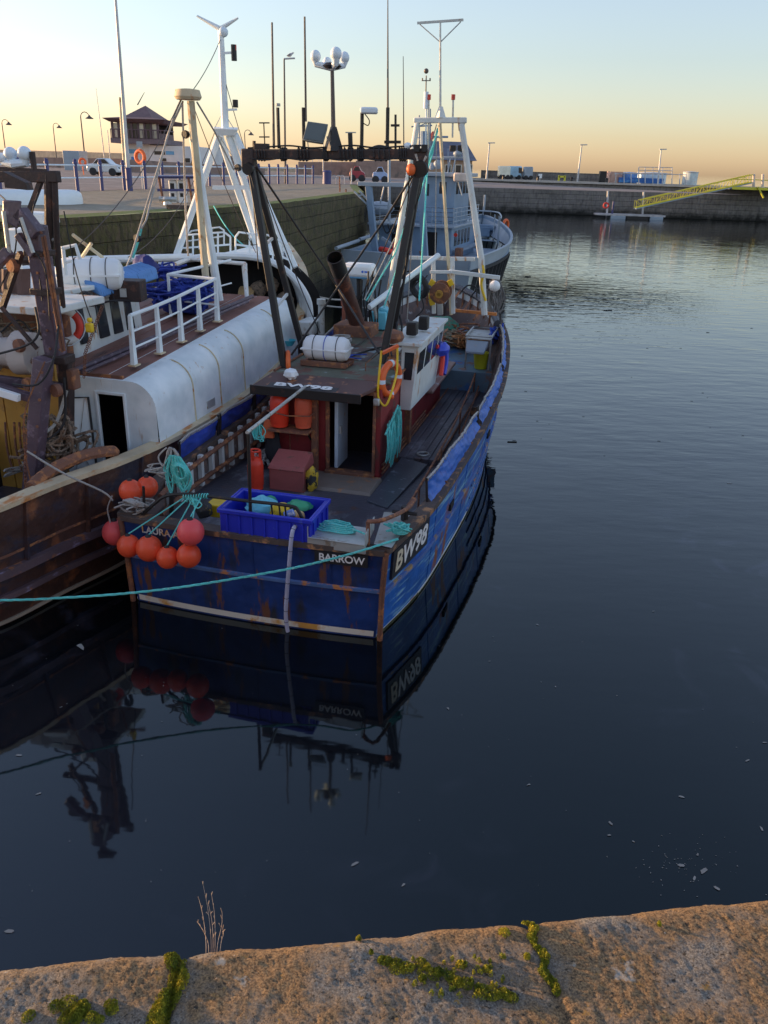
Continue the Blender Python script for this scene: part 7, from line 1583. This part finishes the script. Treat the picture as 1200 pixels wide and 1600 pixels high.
# pontoon and yellow gangway
PYY = 141.0
z_p = .55
a, b = W.y(934, 328, PYY), W.y(1040, 337, PYY)
x0, x1 = a[0], b[0]
t = Thing('pontoon', 'low floating pontoon at the foot of the yellow gangway', 'pontoon', W, (x0, PYY, 0))
t.part('deck', G().box(x0, x1, PYY, PYY+2.6, .45, .7), mat('grey_pontoon_deck', (.28, .26, .25), .7))
for i, (u, v) in enumerate(((.2, .42), (.78, .97))): t.part('float', G().box(x0+(x1-x0)*u, x0+(x1-x0)*v, PYY-.1, PYY+2.7, -.3, .44), M_greyl, bevel=.08)
t.part('float', G().box(x0+(x1-x0)*.44, x0+(x1-x0)*.76, PYY+.1, PYY+2.4, -.3, .44), M_black)
for px, pt in ((950, 298), (1006, 298)):
    p = W.y(px, 330, PYY+2.8); q = W.y(px, pt, PYY+2.8); t.part('mooring_pile', G().tube([(p[0], PYY+2.8, -1), q], .16, 8), M_steel)
c_ = W.y(947, 321, PYY+.5); solo('lifebuoy', 'red lifebuoy on a white post on the pontoon', 'lifebuoy', G().torus(c_, .38, .12, axis=(0, 1, 0)), M_ringr, W, c_)
c_ = W.y(958, 322, PYY+.5); solo('mooring_post', 'thin blue marker post on the pontoon', 'post', G().tube([(c_[0], c_[1], .7), (c_[0], c_[1], c_[2]+.7)], .15, 8), M_bfence, W, (c_[0], c_[1], .7))
ga0, ga1 = Vector(W.y(992, 326, PYY+.6)), Vector(W.y(1172, 286, PYY+1.5)); ga2 = Vector(W.y(1250, 286, PYY+3))
t = Thing('gangway', 'long yellow lattice gangway sloping down to the pontoon', 'gangway', W, ga0[:])
t.part('walkway', G().beam(ga0, ga1, 1.3, .14), M_greyl)
dg = ga1-ga0
for yy in (-.6, .6):
    o = Vector((0, yy, 0)); up = Vector((0, 0, 1.25)); t.part('handrail', G().beam(ga0+o+up*.95+dg*.03, ga1+o+up, .12, .12), M_yelst); t.part('lower_chord', G().beam(ga0+o+Vector((0, 0, .15)), ga1+o+Vector((0, 0, .15)), .12, .14), M_yelst)
    g = G(); N_ = 17
    for i in range(N_+1):
        p = ga0+o+dg*(i/N_)*.985; g.beam(p+Vector((0, 0, .15)), p+up, .06, .06)
        if i < N_: q = ga0+o+dg*((i+1)/N_)*.985; g.beam((p if i % 2 else p+up), (q+up if i % 2 else q), .05, .05)
    t.part('lattice', g, M_yelst)
t2 = Thing('landing', 'yellow landing platform with orange-lit posts at the gangway top', 'platform', W, ga1[:])
t2.part('platform', G().box(ga1.x-3, ga2.x, PYY+.8, FY+2, zf-.1, zf+.15), M_greyl)
t2.part('fascia', G().box(ga1.x-3, ga2.x, PYY+.7, PYY+.8, zf-.1, zf+.3), M_yelst)
for px in (1178, 1192): p = W.y(px, 292, PYY+1); q = W.y(px, 272, PYY+1); t2.part('post', G().tube([(p[0], PYY+1, zf), q], .22, 8), mat('pale_post', (.6, .5, .42), .5))
t2.part('rail', G().tube([(ga1.x-3, PYY+.9, zf+1.4), (ga2.x, PYY+.9, zf+1.4)], .07, 6).tube([(ga1.x-3, PYY+.9, zf+1.4), (ga1.x-3, PYY+.9, zf+.1)], .07, 6), M_yelst)
t2.part('strut', G().beam(W.y(1184, 292, PYY+.5), W.y(1193, 309, PYY+.5), .3, .2), M_yelst)

# ================================================================ FLOATING DEBRIS
M_leaf = mat('pale_floating_scrap', (.14, .14, .13), .7); M_weedf = mat('dark_floating_weed', (.02, .022, .018), .8)
g = G(); rnd = random.Random(11)
spots = [(127, 1010, 13), (15, 1455, 9), (555, 1350, 8), (840, 976, 4), (826, 1226, 5), (868, 1073, 3), (954, 1286, 5), (952, 1305, 4), (1140, 755, 6), (803, 688, 5), (417, 1345, 2), (630, 1383, 5), (700, 1107, 4), (765, 1033, 3), (1021, 955, 3), (1065, 1245, 6), (1100, 1360, 9), (1085, 1372, 6), (1065, 1352, 7), (1120, 1388, 6), (1190, 1295, 6), (1168, 1188, 6), (990, 1315, 3), (1090, 1335, 4), (1195, 1160, 4), (60, 1240, 5), (30, 1180, 6), (95, 1105, 3), (640, 1050, 2)]
for px, py, r in spots+[(rnd.uniform(0, 1200), rnd.uniform(950, 1400), rnd.uniform(.8, 1.8)) for _ in range(60)]+[(rnd.gauss(1070, 40), rnd.gauss(1355, 22), rnd.uniform(.6, 1.8)) for _ in range(60)]:
    c_ = Vector(W.z(px, py, .006)); s_ = r*(c_-Vector((0, 0, CAMH))).length/FPX; a_ = rnd.uniform(0, PI); n_ = 6; ps = []
    for i in range(n_): t_ = 2*PI*i/n_; x = math.cos(t_)*s_*rnd.uniform(.6, 1); y = math.sin(t_)*s_*rnd.uniform(.15, .5); ps.append((c_.x+x*math.cos(a_)-y*math.sin(a_), c_.y+x*math.sin(a_)+y*math.cos(a_), .006+rnd.uniform(0, .003)))
    g.add(ps, [tuple(range(n_))])
struct('floating_scraps', g, M_leaf, kind='stuff', smooth=False)
g = G()
for px, py, r in [(862, 475, 5), (893, 477, 4), (950, 485, 7), (825, 432, 5), (760, 425, 4), (800, 690, 8)]+[(rnd.uniform(810, 1190), rnd.uniform(420, 720), rnd.uniform(1, 2.5)) for _ in range(24)]:
    c_ = Vector(W.z(px, py, .008)); s_ = r*(c_-Vector((0, 0, CAMH))).length/FPX
    g.tube(crv([(c_.x+(i-1.5)*s_*.6, c_.y+rnd.uniform(-.3, .3)*s_, .01) for i in range(4)], 3), s_*.12, 4)
struct('floating_weed', g, M_weedf, kind='stuff', smooth=False)
# ================================================================ FITTINGS, WIRES AND CLUTTER
rnd = random.Random(77)
# -- blue boat: lashings and blocks along the gantry bar
Lb, Rb = Vector(TL), Vector(TR)
for f, w_ in ((.08, .10), (.21, .06), (.33, .12), (.46, .05), (.58, .14), (.66, .06), (.78, .18), (.9, .08)):
    c_ = Lb.lerp(Rb, f); P_ = []
    for k in range(26): a_ = k*.9; P_.append(c_+Vector((-w_+2*w_*k/25, .115*math.cos(a_), .12*math.sin(a_))))
    boat.part('bar_lashing', G().tube(P_, .014, 5), M_rubber, sub=bar)
boat.part('bar_cable', G().tube(crv([Lb.lerp(Rb, i/9)+Vector((0, -.10, -.07-.035*(i % 2))) for i in range(10)], 5), .013, 5), M_rubber, sub=bar)
boat.part('bar_cable', G().tube(crv([Lb.lerp(Rb, i/8)+Vector((0, -.04, .11+.02*(i % 3))) for i in range(9)], 5), .016, 5), M_rubber, sub=bar)
e_ = Rb+Vector((.02, -.1, -.25))
boat.part('towing_block', G().lathe([(.02, -.07), (.14, -.07), (.15, -.03), (.11, 0), (.15, .03), (.14, .07), (.02, .07)], e_, 18, axis=(0, 1, .1)), M_black)
boat.part('towing_block', G().lathe([(.02, -.06), (.11, -.06), (.12, 0), (.11, .06), (.02, .06)], Lb+Vector((.02, -.1, -.26)), 18, axis=(0, 1, .1)), M_black)
boat.part('block_strop', G().tube([e_+Vector((-.1, 0, .25)), e_, e_+Vector((.1, 0, .22))], .025, 6), M_grope)
boat.part('small_float', G().ball(e_+Vector((-.16, -.1, -.02)), .09, 14, 1.2), M_ring)
for a, b, sg, m_ in (((660, 250, gy), (682, 195, fy), .1, M_black), ((655, 252, gy), (560, 470, 9.6), .15, M_black), ((396, 250, gy), (500, 520, 8), .12, M_black), ((650, 256, gy), (636, 500, 8.2), .1, M_grope), ((640, 262, gy), (628, 490, 8.0), .05, M_rubber), ((392, 262, gy), (404, 420, gy+.2), .02, M_rubber)):
    boat.part('wire', G().tube(sag(A.y(*a), A.y(*b), sg), .012, 5), m_)
for leg, (t0, b0_) in enumerate((((389, 258), (440, 555)), ((662, 262), (606, 535)))):
    P_ = [Vector(A.y(t0[0]+(b0_[0]-t0[0])*i/7, t0[1]+(b0_[1]-t0[1])*i/7, gy-.09-.08*i/7))+Vector((.05*math.sin(i*2), -.05, 0)) for i in range(8)]
    boat.part('leg_cable', G().tube(crv(P_, 4), .012, 5), M_rubber)
for k in range(3): boat.part('hydraulic_hose', G().tube(crv([A.y(606+k*6, 470, 6.4), A.y(612+k*8, 505+5*k, 6.2), A.y(606+k*3, 540, 5.6), A.y(600+k*6, 556, 5.3)], 6), .022, 6), M_rubber)
# roof gear
for x, y, l, m_ in ((-.9, 6.6, .5, M_rusty), (.55, 7.4, .4, M_galv), (-1.0, 8.6, .6, M_galv)): boat.part('roof_batten', G().obox((x, y, RZ+.09), (.10, l, .06), rz=.1), m_, bevel=.01)
boat.part('roof_hatch', G().obox((.35, 8.9, RZ+.12), (.7, .8, .12)), M_galv, bevel=.02)
boat.part('roof_patch', G().obox((-.45, 6.8, RZ+.066), (1.1, 1.3, .008), rz=.04), mat('tar_brown_patch', (.05, .03, .025), .6, alt=(.10, .14, .15), amt=.4, sc=4, bump=.4))
tg = lambda c, sx, sy, sz, n, r, sd: tangle(G(), c, sx, sy, sz, n, r, sd)
solo('rope_heap', 'blue rope scraps lying on the wheelhouse roof behind the liferaft', 'rope', tg((-.6, 6.2, RZ+.12), .25, .16, .02, 4, .014, 201), M_bluer, A, (-.6, 6.2, RZ+.08))
solo('hose_coil', 'pale hose looped over the roof edge beside the exhaust stack', 'hose', G().torus((-.95, 7.9, RZ+.12), .22, .02, n=20, m=6).torus((-.93, 7.88, RZ+.16), .20, .02, n=20, m=6).torus((-.97, 7.92, RZ+.20), .19, .02, n=20, m=6), M_grope, A, (-.95, 7.9, RZ+.1))
for k in range(4): boat.part('handrail', G().tube([(WX1+.12, 4.6+k*.95, 2.0+.0*k), (WX1+.14, 5.3+k*.95, 2.0)], .018, 6), M_rusty) if k < 1 else None
# wheelhouse welds and rivet rows, cable clips on the aft wall
for x in (-.9, .55, -.2): boat.part('wall_seam', G().tube([(x if x < 0 and x > -.15 else x, WY0-.006, 1.05), (x, WY0-.006, 2.72)], .009, 5), M_rusty) if x != .55 and x != -.2 else None
boat.part('wall_conduit', G().tube([(-.55, WY0-.03, 2.7), (-.55, WY0-.03, 1.9), (-.45, WY0-.03, 1.7)], .018, 6), M_black)
boat.part('wall_lamp', G().obox((.9, WY0-.08, 2.62), (.12, .1, .14)), M_galv, bevel=.02)
# hull plate welds and a second line of scuffs on both faces
for y in (2.0, 4.3, 6.6, 8.9, 11.2, 13.2):
    P_ = []
    for f in (1.0, .66, .33, 0): a_ = at_y(knkA, y); b_ = at_y(gunA, y); P_.append((a_[0]+(b_[0]-a_[0])*f+.004, y, a_[1]+(b_[1]-a_[1])*f-.03*(f > .9)))
    w0 = at_y(wlA, y); P_ += [(a_[0]+(w0[0]-a_[0])*f+.004, y, a_[1]*(1-f)) for f in (.4, .9)]
    boat.part('hull_weld', G().tube(P_, .008, 5), M_blue)
for x in (-1.15, .1, 1.35):
    boat.part('transom_weld', G().tube([(x, trp(x/2.15, z)[1]-.004, z) for z in (.92, 1.2, 1.46)], .007, 5), M_bluedark)
boat.part('weed_line', belt([a.lerp(b, .01) for a, b in zip(wlA, knkA)], -.01, .022, .10, dz=.0), mat('waterline_weed', (.02, .022, .008), .9, alt=(.05, .05, .02), amt=.4, sc=12, bump=1, bsc=60))
# tyres, posts, rail bolts along the starboard rail
for y in (2.6, 4.6, 6.8, 8.8, 10.8): x, z = at_y(gunA, y); boat.part('rail_bolt', G().lathe([(.03, 0), (.03, .03), (.012, .035)], (x-.03, y, z+.06), 8), M_rusty)
# deck clutter
boat.part('deck_eye', G().torus((1.55, 5.7, 1.14), .12, .022, n=20, m=6), M_galv)
solo('rope_heap', 'black and grey rope heap on deck between locker and port bulwark', 'rope', tg((-1.55, 4.6, 1.10), .16, .5, .05, 7, .020, 203), M_grope, A, (-1.55, 4.6, 1.04))
solo('rope_heap', 'brown rope heap on port deck beside the wheelhouse wall', 'rope', tg((-1.62, 6.4, 1.14), .12, .6, .07, 7, .022, 204), M_brnet, A, (-1.62, 6.4, 1.05))
solo('net_heap', 'brown and teal net heaped in the bow under the hauler', 'net', tangle(crumple((.6, 13.5, 2.1), .38, 205, (1.5, .8, .6)), (.6, 13.5, 2.2), .5, .25, .1, 16, .022, 206), mat('mixed_brown_net', (.16, .12, .08), .9, alt=(.05, .22, .18), amt=.42, sc=6, bump=1, bsc=60), A, (.6, 13.5, 1.95))
solo('rope_heap', 'orange-brown rope strewn along the bow bulwark to starboard', 'rope', tg((1.2, 13.4, 2.15), .28, .35, .10, 12, .022, 207), mat('orange_brown_rope', (.32, .15, .06), .9, bump=.5, bsc=90), A, (1.2, 13.4, 1.95))
solo('crab_pot', 'round black pot lying in the bow to port', 'pot', G().torus((-.6, 13.0, 2.1), .28, .05, axis=(.3, .4, 1), n=20, m=6).torus((-.6, 13.0, 2.35), .2, .03, axis=(.3, .4, 1), n=20, m=6).tube([(-.85, 13.0, 2.12), (-.75, 13.0, 2.4), (-.42, 13.05, 2.4), (-.35, 13.05, 2.12)], .02, 5), M_black, A, (-.6, 13.0, 1.9))
solo('tyre', 'black tyre fender hung inside the bow rail to port', 'tyre', G().torus(A.y(655, 448, 12.9), .26, .09, axis=(.5, 1, .2), n=24, m=10), M_rubber, A, A.y(655, 448, 12.9))
for k, (px, py) in enumerate(((718, 455), (735, 470), (752, 482))): boat.part('bow_stay', G().tube([A.y(px, py, 13.0), A.y(px-12, py+18, 12.4)], .035, 6), M_rusty)
boat.part('yellow_tie', G().tube(crv([A.y(752, 408, fy), A.y(756, 425, fy-.1), A.y(752, 445, fy-.1), A.y(759, 470, fy-.1)], 5), .035, 6), M_yel)
boat.part('hauler_arm', G().beam(A.y(672, 425, 11), A.y(706, 425, 11), .08, .08), M_whitew, bevel=.01)
boat.part('hauler_hose', G().tube(crv([A.y(668, 430, 10.9), A.y(655, 450, 10.9), A.y(662, 480, 10.9), A.y(650, 495, 10.9)], 5), .018, 6), M_rubber)
boat.part('trough_board', G().box(2.02, 2.5, 5.6, 5.64, 1.0, 1.22), M_rail)
boat.part('trough_board', G().box(2.02, 2.52, 9.2, 9.24, 1.06, 1.3), M_rail)
# thin white scuffed sheet edges along the walkway
boat.part('walkway_edge', G().tube([(1.05, 5.4, 1.15), (1.05, FD-.03, 1.15)], .018, 6), M_rusty)
boat.part('walkway_edge', G().tube([(1.93, 5.4, 1.15), (1.93, FD-.03, 1.15)], .018, 6), M_rusty)
# -- trawler: wires, blocks, bolts, hoses and a netted drum
def Kw(P_, r=.012, m_=M_rubber, name='wire'): T2.part(name, G().tube(crv([K(*q) for q in P_], 5), r, 5), m_)
Kw([(60, 300, 5.1), (50, 340, 4.6), (58, 400, 4.4), (66, 470, 4.4)]); Kw([(30, 345, 4.2), (44, 380, 4.2), (70, 420, 4.3), (78, 500, 4.4)])
Kw([(-5, 300, 5), (20, 330, 4.6), (24, 390, 4.5), (0, 450, 4.5)]); Kw([(92, 500, 4.5), (84, 560, 4.1), (60, 600, 4.0), (20, 600, 4.0)], .018)
Kw([(70, 565, 4.1), (40, 640, 4.0), (38, 700, 4.0), (50, 760, 4.0)], .014, M_rusty, 'hanging_wire'); Kw([(104, 610, 5.0), (88, 660, 4.8), (64, 680, 4.5), (66, 682, 4.4)], .03, M_grope, 'slack_rope')
Kw([(100, 330, 5.2), (120, 430, 6.2), (150, 520, 6.8)], .010); Kw([(0, 520, 5), (30, 500, 5.2), (60, 530, 5), (90, 520, 4.8)], .014)
for f in (.05, .2, .35, .5, .65, .8, .95):
    c_ = Vector(K(55, 352, 4.26)).lerp(Vector(K(88, 555, 4.56)), f)
    for dx in (-.09, .09): T2.part('bolt', G().lathe([(.022, 0), (.022, .02), (.008, .024)], c_+Vector((dx, .0, 0)), 6, axis=(0, -1, .1)), M_rusty)
for f in (.1, .3, .5, .7, .9):
    c_ = Vector(K(68, 560, 4.17)).lerp(Vector(K(50, 765, 4.17)), f); T2.part('bolt', G().lathe([(.026, 0), (.026, .02), (.008, .024)], c_, 6, axis=(0, -1, .1)), M_rusty)
T2.part('crane_collar', G().obox(Vector(K(72, 455, 4.55)), (.34, .34, .10)), M_gantry, bevel=.01); T2.part('crane_collar', G().obox(Vector(K(62, 395, 4.45)), (.33, .33, .08)), M_gantry, bevel=.01)
T2.part('crane_pipe', G().tube([K(66, 370, 4.25), K(97, 550, 4.5)], .022, 6).tube([K(70, 368, 4.25), K(101, 548, 4.5)], .018, 6), M_rusty)
for px, py in ((20, 415), (44, 600), (88, 610), (30, 540)): T2.part('hanging_block', G().lathe([(.02, -.05), (.10, -.05), (.11, 0), (.10, .05), (.02, .05)], K(px, py, 4.4), 14, axis=(.3, 1, 0)), M_rusty)
c_ = K(12, 540, 6.2); solo('net_roll', 'brown trawl net wound on the winch behind the crane', 'net', tangle(crumple(c_, .42, 211, (1.9, .8, .8)), c_, .5, .2, .2, 22, .018, 212), M_brnet, B, c_)
c_ = K(60, 720, 5.2); solo('rope_heap', 'grey rope ends low behind the trawler rail', 'rope', tg((c_[0], c_[1], c_[2]-.15), .22, .2, .08, 8, .02, 213), M_grope, B, c_)
c_ = K(88, 690, 5.8); solo('rope_heap', 'dark rope mass heaped behind the trawler frame post', 'rope', tg((c_[0], c_[1], c_[2]), .3, .2, .25, 14, .025, 214), M_brnet, B, c_)
# masthead wires of the trawler
for a, b, sg in (((368, 205, my), (470, 425, 15.5), .15), ((336, 205, my), (200, 402, 11), .5), ((345, 60, my), (294, 150, dy_), .1), ((350, 120, my), (440, 405, 16), .2), ((300, 160, dy_), (400, 395, 15), .15), ((283, 155, dy_), (120, 385, 9), .3)):
    T2.part('rigging_wire', G().tube(sag(B.y(*a), B.y(*b), sg), .010, 5), M_ant)
for px, py, yy in ((215, 372, 11), (290, 210, dy_), (305, 255, dy_), (372, 262, 15)): T2.part('rigging_block', G().lathe([(.02, -.05), (.08, -.05), (.09, 0), (.08, .05), (.02, .05)], B.y(px, py, yy), 12, axis=(.3, 1, 0)), M_black)
# rivets and brackets under the trawler's white rail, wheelhouse roof clutter
for q in pp_: T2.part('stanchion_foot', G().obox((q[0], q[1], q[2]+.02), (.16, .2, .03)), M_cap, bevel=.005)
T2.part('roof_pipe', G().tube(crv([B.y(108, 470, 8.2), B.y(140, 478, 8.2), B.y(175, 470, 8.4), B.y(215, 470, 9)], 5), .02, 6), M_black)
T2.part('roof_vent', G().tube(crv([B.y(127, 478, 7.6), B.y(127, 462, 7.6), B.y(132, 458, 7.6), B.y(138, 462, 7.6), B.y(138, 478, 7.6)], 5), .045, 8), M_black)
T2.part('hull_streak_plate', belt([a.lerp(b, .75) for a, b in zip(bg_, bm_)], .0, .012, .04, y1=18, fx=BX), M_rusty)
# dark openings and gear under the whaleback
for px, py, r_ in ((405, 452, .22), (425, 446, .2), (445, 470, .24)): T2.part('stowed_gear', crumple(B.y(px, py, 15.6), r_, int(px), (1, .7, 1)), M_brnet)
T2.part('whaleback_leg', G().tube([B.y(380, 412, 14.2), B.y(386, 470, 14)], .05, 8), M_whitew)
# -- tyre fenders and chains on the left quay wall, seen between the boats
for i, (px, py) in enumerate(((470, 345), (505, 352))):
    zz_ = 3.4; Pq = W.z(px, 316-(i*6), QZ); solo('tyre_fender', ['tyre fender hanging on the weedy wall left of the quay ladder', 'second tyre fender on the weedy wall, nearer the quay ladder'][i], 'tyre', G().torus((Pq[0]+.25, Pq[1]-1, zz_), .42, .14, axis=(1, -.2, 0), n=24, m=8).tube([(Pq[0]+.2, Pq[1]-1, zz_+.5), (Pq[0]-.1, Pq[1]-1, QZ)], .02, 5), M_rubber, W, (Pq[0]+.25, Pq[1]-1, zz_)) if False else None
# -- extra masts and poles of the workboat, lattice frame behind its wheelhouse
for a, b, r_ in (((655, 180), (655, 262), .05), ((648, 215), (662, 215), .04), ((672, 170), (672, 262), .06), ((700, 232), (700, 262), .03), ((690, 250), (690, 268), .05)): V.part('aerial', G().tube([Cy(a[0], a[1], y2+2), Cy(b[0], b[1], y2+2)], r_, 6), M_grey)
for i in range(6): a_ = Vector(Cy(655, 262-i*13, y2+2)); b_ = Vector(Cy(672, 262-i*13-(7 if i % 2 else 0), y2+2)); V.part('lattice_brace', G().tube([a_, b_], .03, 5), M_grey)
for px in (598, 606, 614, 622): V.part('stowed_rope', G().tube(sag(Cy(px, 350, ly-.6), Cy(px+14, 352, ly-.6), .5, 8), .04, 5), M_rubber)
for i in range(5): V.part('deck_pipe', G().tube([Cy(600+i*14, 392, 4), Cy(604+i*14, 412, 4)], .05, 6), (M_grey, M_rusty, M_greyl)[i % 3])
